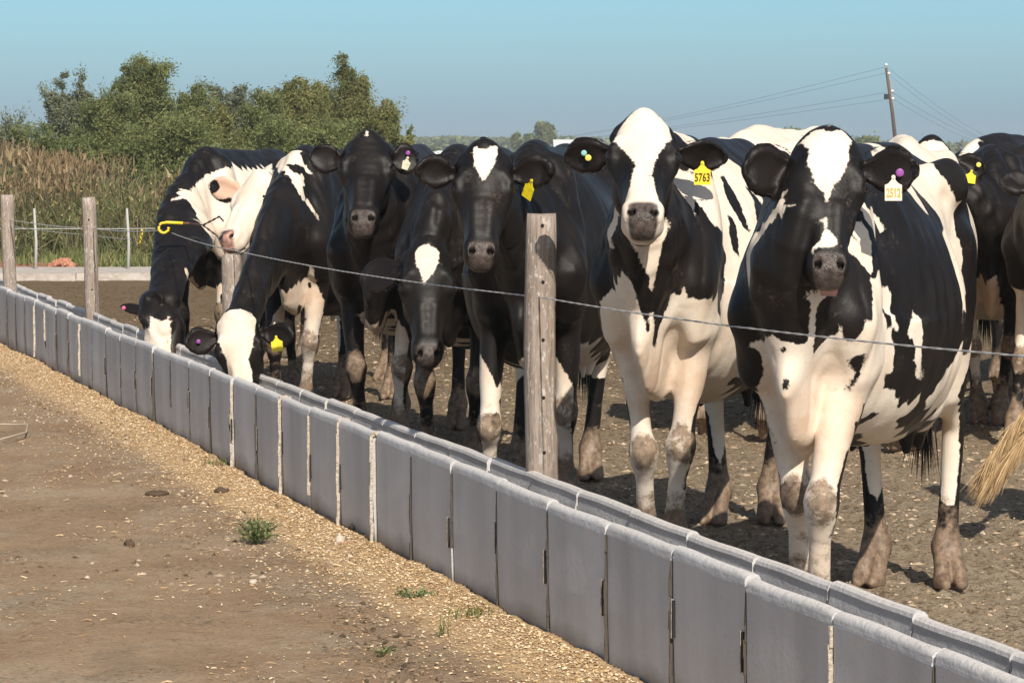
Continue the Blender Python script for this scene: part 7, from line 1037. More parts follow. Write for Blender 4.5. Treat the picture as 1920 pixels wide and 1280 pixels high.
 'B': {'s': 0.95,'org': [-1.262,20.05,0.0],'head': -1.965,'hooves': [[0.5415,0.1235,0,[1,0]],[0.5415,-0.1235,0,[1,0]],[-0.76,0.1425,0,[1,0]],[-0.76,-0.1425,0,[1,0]]],'hside': [0.247,0.969,0.1],'poll': [1.958,0.6305,1.3923],'nose': [2.3234,0.6047,1.0297],'earR': {'tip': [1.882,0.2924,1.3034],'face': [0.885,0.476,0.0],'w': 0.065},'earL': {'tip': [2.0708,0.8801,1.2633],'face': [1.0,0.199,0.0],'w': 0.065},'res': (0.0185,0.0088),'nar': 0.85,'hs': 1.03,'neckup': 0.02,'neckw': 0.9,'W': [114,-22,22,120,-22,40,128,-4,354,132,-2,351,136,-22,78,137,-6,348,139,2,348,142,-41,18,142,4,345,143,-34,80,144,-40,147,145,-41,162,147,4,136,148,-39,168,148,-34,127,148,-25,12,148,4,140,152,6,143,156,8,146,156,8,150,156,9,153,158,10,159,159,0,140,159,10,156,160,10,162,161,11,166,161,12,169,162,-43,193,163,-29,185,163,12,172,164,13,175,165,14,178,166,14,182,168,-41,203,168,15,185,168,16,188,170,2,144,170,16,191,172,18,194,175,-34,209,176,19,198,178,20,201,182,22,204,184,24,208,186,25,211,187,25,214,189,26,217,191,27,220,192,-2,159,192,8,174,193,28,224,196,21,214,196,30,227,197,30,230,198,31,233,201,-10,211,202,5,173,203,34,236,208,-4,188,208,36,240,208,36,243,212,38,252,213,38,246,218,42,249,234,40,237,235,33,224,238,43,242,241,44,242,252,32,223,262,48,232,281,55,236,306,70,242,471,80,334,473,72,318,473,73,330,473,78,332,474,72,320,474,74,330,474,84,332,474,89,329,474,92,325,474,120,325,475,72,325,475,90,330,475,94,332,475,110,332,476,75,315,476,80,312,476,84,306,476,93,320,476,101,321,476,107,319,476,114,318,476,120,323,477,91,315,477,115,323,478,87,312,478,102,312,478,107,313,479,92,306,480,103,308,481,100,308,486,178,338,488,167,346,492,181,336,493,150,340,494,162,344,495,164,344,495,174,339,495,182,333,496,173,339,497,184,330,499,146,332,499,184,327,500,185,324,501,160,337,502,143,326,502,179,331,502,186,321,503,186,318,504,180,328,504,187,316,505,188,313,506,188,311,507,154,329,507,174,330,507,188,264,507,189,294,507,189,303,507,190,292,508,188,311,508,189,296,509,136,316,509,136,318,509,146,323,509,189,290,509,189,292,509,189,298,510,185,318,510,186,314,510,188,308,510,189,299,510,189,306,510,190,268,510,190,284,510,190,287,510,190,301,510,190,304,511,180,256,511,190,272,511,190,275,511,190,278,511,190,281,513,136,311,514,182,258,514,186,318,516,160,321,516,181,258,516,185,260,518,173,321,518,179,254,520,137,301,520,154,314,520,175,248,520,176,250,520,179,255,520,186,284,520,186,309,520,187,292,520,188,272,521,146,310,521,173,316,522,139,300,522,184,316,523,179,256,524,190,303,525,166,312,525,172,244,527,151,306,528,148,302,529,176,248,529,184,290,531,160,305,532,180,268,534,174,293,534,178,263,534,180,283,536,158,299,536,178,286,537,179,277,538,158,298,538,179,266,539,172,289,542,172,283,544,151,290,546,151,287,547,174,242,548,156,287,548,174,268,549,169,232,549,175,248,550,160,286,551,175,246,551,175,262,553,171,233,555,168,276,556,151,235,557,149,232,557,150,276,560,155,234,560,175,255,561,150,271,561,164,229,564,160,272,564,166,268,567,149,264,567,172,259,568,149,233,569,166,234,570,152,262,571,168,237,572,140,250,572,141,246,572,163,253,573,158,234,577,156,240,578,151,248,578,153,246,578,154,248,578,166,252],'K': [-209,47,28,-205,-29,76,-205,-29,92,-205,44,61,-205,46,132,-200,-43,51,-200,-24,21,-200,46,117,-200,50,286,-199,-44,96,-199,43,51,-198,30,56,-197,-31,61,-197,44,102,-195,-34,102,-193,34,114,-188,34,129,-184,43,130,-182,-38,1,-182,48,11,-177,54,295,-174,62,244,-170,-44,6,-170,40,2,-170,58,175,-166,44,323,-164,6,348,-162,62,206,-149,62,266,-146,25,119,-144,-19,116,-140,-20,122,-131,13,344,-131,23,128,-130,52,310,-130,56,324,-126,43,146,-121,64,211,-120,53,179,-117,60,258,-108,41,153,-107,47,165,-102,25,128,-102,65,228,-96,-22,114,-96,22,114,-89,14,343,-89,42,333,-87,48,319,-76,41,324,-76,69,186,-72,51,156,-66,56,297,-56,77,206,-52,6,348,-48,69,272,-48,81,224,-34,46,142,-34,80,244,-24,36,323,-24,60,293,-24,80,198,-22,74,260,-20,0,348,-10,79,198,-1,39,315,-1,40,139,-1,80,211,-1,80,230,3,41,313,8,74,183,8,80,220,22,35,317,26,-3,129,26,20,332,26,52,150,27,76,240,36,38,140,36,67,261,45,55,281,50,18,334,59,66,228,60,66,182,63,22,140,64,38,302,67,44,155,72,58,244,78,-20,142,82,55,233,88,34,156,89,-14,145,89,38,289,94,39,165,96,47,243,104,44,184,110,39,22,114,32,334,119,42,25,120,40,40,120,42,294,124,10,350,124,40,40,124,44,230,126,-1,354,126,41,297,128,40,35,130,0,351,130,46,191,133,42,137,135,26,63,137,4,348,138,41,86,141,6,345,144,6,140,146,6,136,147,7,143,148,22,95,149,8,146,151,9,149,151,28,152,152,10,152,152,46,266,154,10,156,155,12,162,155,19,179,155,23,4,156,12,159,156,12,166,156,40,276,158,12,168,159,14,172,160,14,175,160,31,288,160,32,285,161,15,178,161,41,188,162,15,182,162,42,264,164,16,185,164,28,185,166,17,188,168,18,191,170,19,194,172,20,198,174,48,234,176,22,201,178,24,204,179,33,268,180,24,207,180,38,221,182,25,210,184,26,214,186,27,217,187,28,220,190,30,224,192,31,226,194,32,230,194,32,233,195,32,236,195,32,239,196,32,242,200,35,252,200,35,255,201,36,246,209,40,249,473,82,322,474,78,327,474,80,329,474,80,330,474,83,329,474,85,330,474,86,327,474,87,324,474,88,320,475,76,324,476,77,320,476,79,317,476,84,316,476,86,317,477,80,314,477,82,316,477,98,299,478,92,302,479,105,300,479,186,310,480,102,303,480,104,304,481,178,338,481,186,316,488,182,336,490,188,294,490,188,303,490,190,326,492,189,301,492,190,290,492,190,306,493,184,333,493,190,283,494,190,284,494,190,296,495,185,330,495,192,313,496,191,319,496,193,312,497,186,327,497,194,310,498,187,321,498,187,324,498,190,274,498,191,281,498,193,317,498,193,321,498,194,306,498,195,306,498,195,310,498,195,316,499,187,318,500,188,316,500,194,320,500,198,308,502,188,313,503,188,310,503,189,304,503,190,271,503,199,320,504,190,292,504,190,295,504,190,298,504,190,301,504,203,304,504,204,331,505,189,299,505,189,303,505,189,306,505,190,292,505,209,298,506,190,272,506,190,287,506,190,290,506,202,325,506,204,329,507,190,268,507,191,275,507,191,278,507,191,281,507,191,284,507,212,300,508,210,319,508,210,330,509,216,302,511,209,327,512,212,323,513,215,309,514,226,314,516,225,318,517,220,311],'label': 'white-headed pink-nosed cow looking left over the wire behind the white-faced eating cow','pale': 1.0},
 'A': {'s': 1.02,'org': [-1.855,21.554,0.0],'head': -1.8763,'hooves': [[0.5813999999999999,0.1326,0,[1,0]],[0.5813999999999999,-0.1326,0,[1,0]],[-0.8160000000000001,0.153,0,[1,0]],[-0.8160000000000001,-0.153,0,[1,0]]],'hside': [1.029,0.062,0.0],'poll': [2.0385,0.2009,0.5721],'nose': [2.298,0.3838,0.1357],'earR': {'tip': [1.8446,-0.0157,0.5371],'face': [0.467,-0.482,0.7],'w': 0.04},'earL': {'tip': [2.1853,0.4003,0.5977],'face': [1.104,-0.176,0.0],'w': 0.05},'res': (0.0185,0.0088),'hs': 1.08,'neckd': 1.4,'W': [-211,51,328,-206,54,318,-204,48,335,-178,61,306,-176,67,265,-166,68,257,-164,58,322,-162,68,280,-156,70,248,-152,68,240,-148,65,223,-148,67,232,-147,62,215,-146,61,328,-139,62,212,-132,61,306,-131,66,231,-131,67,336,-126,68,246,-120,66,224,-116,64,336,-113,59,305,-107,58,337,-103,66,280,-93,54,337,-90,58,326,-82,49,338,-76,62,311,-69,79,244,-66,46,338,-66,82,215,-53,81,266,-51,43,338,-48,86,222,-46,51,329,-35,78,283,-34,56,321,-30,86,216,-30,89,222,-25,44,339,-21,81,282,-16,82,276,0,89,216,2,45,340,7,53,330,7,80,283,18,88,217,21,88,262,23,44,340,25,70,302,26,90,231,32,80,278,38,86,218,39,40,341,51,75,279,53,82,246,54,84,218,57,38,341,60,43,335,62,64,300,68,82,236,69,81,218,76,36,342,80,80,226,80,80,230,81,81,241,84,77,219,95,39,333,95,72,219,98,57,286,104,69,226,106,67,220,109,44,322,113,59,252,116,61,216,118,44,342,123,48,327,126,58,210,132,60,220,137,42,343,143,-24,152,143,-22,144,143,57,205,145,38,342,150,59,282,151,31,339,151,60,276,154,6,146,155,25,148,156,28,139,156,40,319,156,54,199,157,36,325,157,42,146,158,26,336,158,41,150,159,34,133,160,5,149,160,34,126,160,35,126,160,36,152,160,37,141,161,49,193,163,45,193,168,28,322,170,22,333,170,40,197,170,49,199,175,2,154,175,43,290,176,39,203,176,55,223,181,20,329,181,38,212,186,50,265,187,27,311,191,37,276,192,3,161,200,20,323,206,39,266,216,20,317,224,28,302,229,40,280,234,43,262,238,22,311,243,65,239,248,32,294,248,40,279,252,19,308,253,45,275,255,13,310,266,14,307,266,33,288,267,38,282,268,28,294,270,44,274,272,75,224,275,23,298,276,48,268,282,18,298,284,18,297,292,58,261,293,81,233,304,81,242,308,76,248,309,69,255,441,104,175,450,106,174,554,74,100,554,76,101,559,81,102,559,82,97,560,81,81,560,82,86,560,84,93,560,92,121,560,94,120,560,119,121,561,98,119,561,109,31,561,111,31,561,119,119,561,120,120,562,92,118,562,101,118,562,104,117,562,117,118,562,122,115,563,86,104,563,87,97,563,92,116,563,108,116,563,114,117,564,84,80,564,92,110,564,92,113,564,100,110,564,102,110,564,112,116,564,123,110,564,124,93,564,124,96,564,124,99,564,125,102,565,86,78,565,120,110,566,90,105,566,91,95,566,92,96,566,92,108,566,125,90,567,107,102,567,125,87,568,104,95,568,113,100,568,126,84,569,115,86,569,126,82,570,126,78,571,125,32,572,127,76,573,127,73,574,102,73,574,111,78,574,127,40,574,128,70,575,94,60,575,127,35,575,127,38,575,128,67,576,108,32,576,120,30,576,122,69,577,128,44,577,128,47,577,129,64,578,99,46,578,99,63,578,107,70,578,129,62,579,113,69,580,102,63,580,130,59,581,124,58,581,130,56,582,130,50,582,130,53,583,104,38,584,111,35,584,124,40,584,125,55,586,102,53,586,122,56,587,122,54],'K': [-229,-29,27,-220,-31,126,-220,47,62,-215,-31,117,-214,-47,95,-211,34,62,-210,46,340,-210,50,136,-210,51,27,-208,-44,40,-208,-36,42,-208,38,104,-208,40,110,-206,-41,36,-206,34,36,-200,34,138,-196,-24,9,-194,42,16,-187,-49,9,-187,68,264,-185,36,6,-182,67,255,-180,10,371,-180,60,173,-178,56,158,-176,67,247,-169,34,140,-169,67,220,-165,68,238,-160,40,149,-160,45,158,-159,68,230,-157,62,202,-156,49,172,-155,14,370,-155,66,222,-153,65,214,-152,-23,126,-143,60,208,-137,65,340,-127,56,362,-122,66,348,-118,31,144,-116,64,341,-115,42,158,-115,50,361,-114,52,360,-107,58,341,-104,66,196,-102,-23,130,-96,53,342,-86,20,362,-86,48,342,-84,74,202,-81,39,350,-74,78,210,-72,44,342,-62,30,354,-56,41,343,-55,80,203,-53,22,360,-53,74,185,-53,80,200,-44,57,158,-44,82,200,-39,20,362,-39,38,344,-33,85,211,-26,34,141,-26,84,200,-21,67,166,-18,54,154,-16,22,360,-12,40,344,-7,83,194,-2,88,212,2,18,365,2,42,145,13,40,345,16,87,212,21,81,188,25,84,201,29,72,175,30,27,355,32,38,345,35,38,148,37,86,213,44,8,373,47,81,198,48,24,357,48,70,177,50,36,346,52,84,207,54,84,214,68,33,346,68,80,214,72,29,150,76,45,158,77,76,205,81,25,152,82,77,214,83,41,159,95,38,162,95,72,215,99,-6,156,102,14,371,106,44,173,106,67,215,112,6,150,112,60,202,113,63,213,114,37,357,115,43,347,118,-25,22,118,40,21,118,40,353,118,41,22,120,58,207,122,-25,23,123,40,354,131,55,201,134,41,348,141,-36,342,141,16,368,142,38,51,142,46,139,144,-36,56,144,36,346,145,-26,144,146,-26,86,146,25,353,146,40,75,146,53,196,148,-27,152,148,31,27,150,-5,371,150,10,156,150,29,343,150,48,104,151,-26,128,151,15,171,152,10,147,154,29,89,154,49,190,155,44,143,156,43,154,157,24,340,157,42,15,158,40,138,158,44,179,159,32,122,159,32,156,159,39,134,159,40,127,160,-27,104,160,41,189,161,37,10,162,40,11,162,40,114,162,43,106,163,6,153,164,-41,2,164,-1,364,164,8,159,165,36,193,167,-25,7,168,6,361,169,15,352,169,20,337,171,25,203,172,32,202,174,5,156,183,-5,348,183,17,332,189,6,164,194,8,178,201,18,326,215,11,326,216,48,212,218,18,320,238,-10,319,238,-5,321,238,14,319,239,20,314,243,-1,321,243,3,321,247,18,312,248,11,314,262,8,308,274,33,286,275,-2,306,275,28,292,275,38,279,276,3,306,278,24,294,278,42,273,281,13,300,286,20,293,287,49,266,298,20,285,299,-2,287,310,53,264,312,62,260,314,85,232,316,82,239,317,38,270,318,-4,273,318,70,253,319,77,246,319,90,224,322,-2,272,328,81,238,342,50,254,349,21,255,351,75,239,360,42,246,364,25,246,381,87,230,385,71,234,393,29,227,402,99,203,409,34,220,414,99,191,434,62,213,435,39,198,436,40,199,438,102,179,446,78,204,449,86,203,463,-4,134,464,-1,134,464,8,135,464,12,137,464,16,137,465,12,135,465,78,194,467,3,130,468,25,136,468,108,174,472,95,186,474,31,129,476,16,126,477,18,124,481,27,125,482,30,124,482,89,183,484,34,124,491,58,164,509,74,164,512,76,164,512,80,164,512,82,165,514,84,164,515,118,150,517,66,160,520,83,162,522,84,162,522,93,161,525,86,160,528,67,156,528,130,86,528,131,88,529,72,158,529,89,158,529,91,158,529,93,158,530,86,157,530,89,157,530,93,157,530,131,88,532,59,143,532,86,156,532,102,154,532,106,150,534,91,155,534,100,152,534,104,150,534,108,144,534,112,140,535,89,155,536,61,135,536,105,146,538,68,152,538,86,153,539,66,143,539,107,142,539,108,140,540,71,153,540,87,152,541,86,150,541,91,150,541,122,128,542,66,134,542,84,148,542,86,147,542,90,155,542,91,158,542,93,148,543,108,139,544,78,146,544,105,140,544,138,108,545,100,150,545,110,138,546,89,142,546,102,148,546,104,140,546,109,138,546,114,136,547,86,141,547,91,141,548,91,139,548,106,137,549,106,136,549,110,136,550,78,134,550,84,137,550,89,137,550,104,135,550,136,78,551,86,135,551,114,133,552,74,103,552,89,134,552,106,134,552,108,133,552,137,78,553,72,102,553,93,133,553,98,133,553,102,133,554,68,127,554,93,130,554,98,130,555,91,130,556,71,127,557,68,124,557,118,126,558,74,122,558,80,105,558,88,126,558,113,127,559,77,110,559,92,123,559,95,122,559,129,42,559,130,98,559,136,75,559,136,82,560,98,121,560,102,120,560,117,121,560,118,122,560,120,120,560,122,120,560,127,103,560,129,100,560,130,95,560,130,97,561,126,113,561,133,89,561,135,80,561,137,71,562,84,123,562,90,118,562,90,121,562,105,119,562,108,118,562,110,118,562,113,119,562,116,120,562,125,110,562,126,96,562,126,99,562,126,102,563,126,102,563,133,84,563,138,62,564,81,120,564,84,120,564,86,106,564,90,116,564,127,90,564,127,93,564,134,80,565,90,113,566,90,107,566,90,108,566,90,110,566,128,87,567,128,84,568,128,82,568,133,40,568,138,58,569,127,40,570,128,34,570,129,78,570,134,42,570,136,64,571,128,32,571,129,76,572,128,38,572,130,73,572,138,49,573,130,70,574,130,44,574,130,67,576,131,64,577,132,62,578,132,58,580,132,47,580,132,50,580,132,53,580,132,56],'label': 'cow furthest left,eating with its head in the trough,pink stud in its ear','tags': [{'k': 'b','n': [0.954,0.301,0.05],'w': 0.024,'c': 'pink','label': 'pink ear stud','p': [1.9141,0.0373,0.5246]}]},
 'I': {'s': 1.03,'org': [2.657,17.883,0.0],'head': -1.6846,'hooves': [[0.58,0.0623,0,[0.994,0.114]],[0.4927,-0.0549,0,[0.994,0.114]],[-0.8240000000000001,0.1545,0,[1,0]],[-0.8240000000000001,-0.1545,0,[1,0]]],'hside': [-0.114,0.994,0.0],'poll': [1.0265,-0.3216,1.5673],'nose': [1.2303,-0.3435,1.1112],'earL': {'tip': [0.995,-0.0463,1.3933],'face': [1.016,-0.085,0.0],'w': 0.075},'earR': {'tip': [1.0582,-0.5994,1.3596],'face': [0.959,0.412,0.0],'w': 0.075},'res': (0.018,0.009),'W': [11,19,139,18,-10,140,31,12,142,54,12,146,58,17,150,63,-9,148,87,16,134,95,-14,157,118,-14,164,124,-20,52,124,-19,52,127,-21,60,127,-16,60,130,-22,69,134,-24,78,134,-15,79,140,-26,87,144,10,70,146,10,79,148,-28,96,149,-33,138,149,11,88,150,-34,146,150,-32,121,150,-32,130,150,-16,118,151,-31,112,152,-35,155,152,-30,104,152,12,96,153,-12,169,153,14,130,154,-36,164,154,-36,172,156,13,105,156,14,113,156,14,122,158,-8,158,159,-34,183,160,-31,189,165,-24,195,166,-1,150,167,12,164,171,11,172,174,-18,201,180,-14,192,180,5,160,189,5,163,195,-13,201,198,8,180,211,6,188,215,-1,181,218,0,186,222,4,196,223,-4,201,226,2,204,251,-62,375,252,-66,379,252,-64,377,252,-61,373,253,-68,382,254,-103,378,254,-61,370,255,-104,376,255,-70,383,256,-103,373,256,-100,379,256,-62,367,257,-98,380,257,-96,382,257,-72,384,258,-93,384,258,-91,384,258,-75,384,259,-103,370,259,-62,364,260,-87,384,260,-84,385,260,-80,386,260,-78,385,260,-70,375,260,-68,372,261,-103,367,261,-68,370,262,-96,374,262,-70,371,262,-62,362,263,-89,377,264,-103,364,264,-97,370,265,-62,358,266,-91,369,266,-69,360,266,-68,362,266,-62,356,267,-63,354,268,-68,357,268,-66,349,268,-65,351,269,-103,361,270,-102,358,270,-68,346,271,-102,352,271,-102,355,271,-96,356,272,-102,346,272,-102,349,272,-82,352,272,-70,344,273,-101,343,273,-84,352,273,-72,341,274,-101,340,275,-101,337,275,-100,334,275,-96,344,275,-86,345,275,-81,344,275,-78,343,275,-74,339,276,-100,330,276,-100,331,276,-80,341,276,-76,336,278,-93,336,278,-77,334,280,-96,330,280,-84,331,280,-80,331,280,-79,331,281,-94,330,281,-87,331,282,-90,331],'K': [-215,47,48,-214,-33,83,-213,-45,78,-210,-43,113,-210,-40,48,-209,-42,128,-207,-40,133,-207,51,24,-204,-28,26,-200,-46,25,-200,-45,140,-197,46,20,-196,-37,11,-188,-50,7,-123,53,366,-122,65,339,-118,49,366,-116,64,346,-13,-54,155,18,85,197,23,83,282,25,-82,189,27,90,256,32,-91,232,32,-62,164,32,-42,151,32,54,158,33,-90,249,36,61,324,36,69,175,36,72,303,36,86,207,41,-50,157,41,81,283,41,82,197,50,53,332,54,-90,232,58,66,306,58,79,274,59,84,249,60,86,232,62,-80,198,66,-58,170,68,78,202,70,-80,205,72,66,182,74,-85,241,74,-79,252,80,-83,244,80,-61,300,81,75,254,82,-82,236,82,61,298,82,81,236,82,82,244,84,-66,286,86,-78,222,86,62,183,90,76,232,101,-65,260,110,-53,190,117,-8,48,117,-6,381,118,-2,30,120,-23,50,120,-10,44,124,-25,59,124,-16,50,124,-12,57,127,-27,68,130,-28,77,135,3,38,136,-30,86,140,-22,10,142,19,48,143,-32,94,143,16,369,144,14,70,145,-39,154,145,-36,129,146,-38,137,146,-38,146,146,-36,120,146,14,78,146,47,326,147,-35,112,148,-40,163,149,-34,104,150,-1,375,150,17,164,150,18,147,151,16,87,151,18,155,152,-46,193,152,-40,173,152,18,138,152,46,167,152,51,311,153,37,336,154,42,152,155,16,172,155,18,130,156,-38,183,156,16,96,157,19,122,158,34,128,158,37,108,158,61,212,159,-60,278,159,-58,290,159,24,162,160,18,113,160,27,96,161,17,104,161,29,152,161,37,162,162,-10,366,162,40,320,162,53,199,163,-46,196,164,-34,193,164,27,2,166,-28,198,169,57,288,171,-40,197,171,14,180,172,8,362,173,-48,290,175,-21,204,175,24,208,175,59,273,177,39,305,182,-54,220,183,42,218,187,-1,354,190,-50,265,191,-40,282,192,11,188,194,-20,215,196,-38,269,196,18,333,198,38,265,211,8,197,212,-11,206,214,-4,334,214,24,254,218,-28,253,220,-9,212,221,6,204,222,4,320,222,7,212,222,12,304,223,-6,204,226,0,208,227,-38,290,229,-36,355,231,-30,350,231,-29,349,232,-25,344,233,-22,340,233,-18,336,234,-42,300,234,-26,344,235,-21,338,235,-12,329,237,-14,330,238,-52,311,238,-14,329,240,-53,312,240,-48,365,240,-42,368,240,-13,328,241,-48,364,242,-51,365,242,-47,308,242,-43,366,244,-49,360,244,-47,360,244,-37,354,244,-35,362,244,-13,325,244,1,289,245,-116,355,245,-115,344,245,-60,316,245,-22,366,246,-118,363,246,-116,350,246,-116,358,246,-82,394,246,-62,379,246,-60,376,246,-58,373,246,-49,358,246,-25,362,246,-20,354,246,-16,329,246,-14,342,246,-12,322,246,1,276,247,-120,363,247,-116,359,247,-112,321,247,-112,332,247,-84,394,247,-62,314,247,-53,364,247,-50,362,247,-17,265,247,-15,328,248,-120,357,248,-120,358,248,-119,362,248,-118,346,248,-118,348,248,-118,360,248,-118,361,248,-118,362,248,-66,383,248,-64,381,248,-47,354,248,-11,348,249,-126,350,249,-120,359,249,-120,362,249,-118,341,249,-112,326,249,-112,332,249,-112,334,249,-111,350,249,-110,355,249,-63,314,249,-53,312,249,-51,360,249,-50,360,249,-46,352,249,-28,341,250,-104,380,250,-102,381,250,-84,394,250,-82,394,250,-58,370,250,-52,360,250,-8,304,251,-106,376,251,-69,385,252,-112,332,252,-110,308,252,-99,383,252,-70,300,252,-68,302,252,-59,367,252,-54,315,252,-52,360,252,-47,349,252,-21,328,253,-106,373,253,-54,360,253,-40,345,253,-36,343,253,-34,341,253,-26,330,254,-139,364,254,-136,346,254,-135,341,254,-132,364,254,-111,330,254,-97,384,254,-94,386,254,-72,386,254,-53,359,254,-51,357,254,-38,343,254,-32,334,255,-138,341,255,-135,330,255,-135,360,255,-106,302,255,-106,370,255,-51,314,255,-50,354,255,-39,340,255,-35,336,255,-31,329,255,-30,328,256,-142,362,256,-139,362,256,-111,330,256,-91,387,256,-74,387,256,-59,364,256,-38,337,256,-36,335,256,-33,329,257,-142,355,258,-142,333,258,-106,367,258,-88,387,258,-84,388,258,-81,388,258,-77,388,258,-69,303,258,-52,354,258,-50,315,259,-56,323,259,-50,348,260,-147,355,260,-108,310,260,-108,316,260,-59,361,261,-105,364,261,-57,339,261,-51,317,261,-51,320,261,-51,341,261,-48,316,261,-48,341,262,-150,338,262,-150,346,262,-51,346,262,-50,344,262,-49,329,263,-106,308,263,-60,358,264,-59,325,264,-50,329,264,-50,332,264,-50,338,266,-114,338,266,-60,356,266,-55,348,266,-54,336,267,-110,326,267,-110,344,267,-105,361,268,-64,347,268,-62,350,268,-61,352,268,-57,337,269,-109,326,269,-105,358,270,-110,336,270,-105,355,270,-69,298,270,-69,301,270,-66,345,271,-110,346,271,-104,352,271,-68,342,272,-104,346,272,-104,349,272,-70,340,273,-104,340,273,-104,343,273,-103,337,274,-104,301,274,-103,331,274,-103,334,274,-100,272,274,-72,337,274,-70,303,274,-68,314,275,-74,335,275,-70,328,276,-103,312,277,-100,328,277,-75,332,278,-98,267,278,-81,262,280,-96,262,280,-89,259,280,-77,330,281,-96,328,282,-94,328,282,-87,328,282,-84,328,282,-80,328,283,-98,319,284,-90,328,285,-104,287,285,-101,296,285,-84,321,285,-72,298,285,-71,287,286,-77,317,287,-74,310,288,-95,314,289,-74,303,290,-97,261,290,-82,260,291,-96,304,291,-91,307,292,-103,287,292,-96,261,292,-82,301,294,-97,294,295,-93,296,295,-77,270,296,-99,266,299,-82,276,300,-92,286,300,-89,266,302,-86,278,302,-82,274,303,-89,272],'label': 'black cow with white forehead and yellow ear tag standing behind the 2512 cow at right','tuft': 1,'tags': [{'k': 'tag','n': [0.982,0.213,0.1],'w': 0.056,'h': 0.066,'c': 'yellow','roll': -0.15,'label': 'yellow ear tag','p': [1.0244,-0.1252,1.3598]},{'k': 'b','n': [0.994,0.114,0.05],'w': 0.026,'c': 'amber','label': 'round yellow ear stud','p': [1.0055,-0.0834,1.4186]}]},
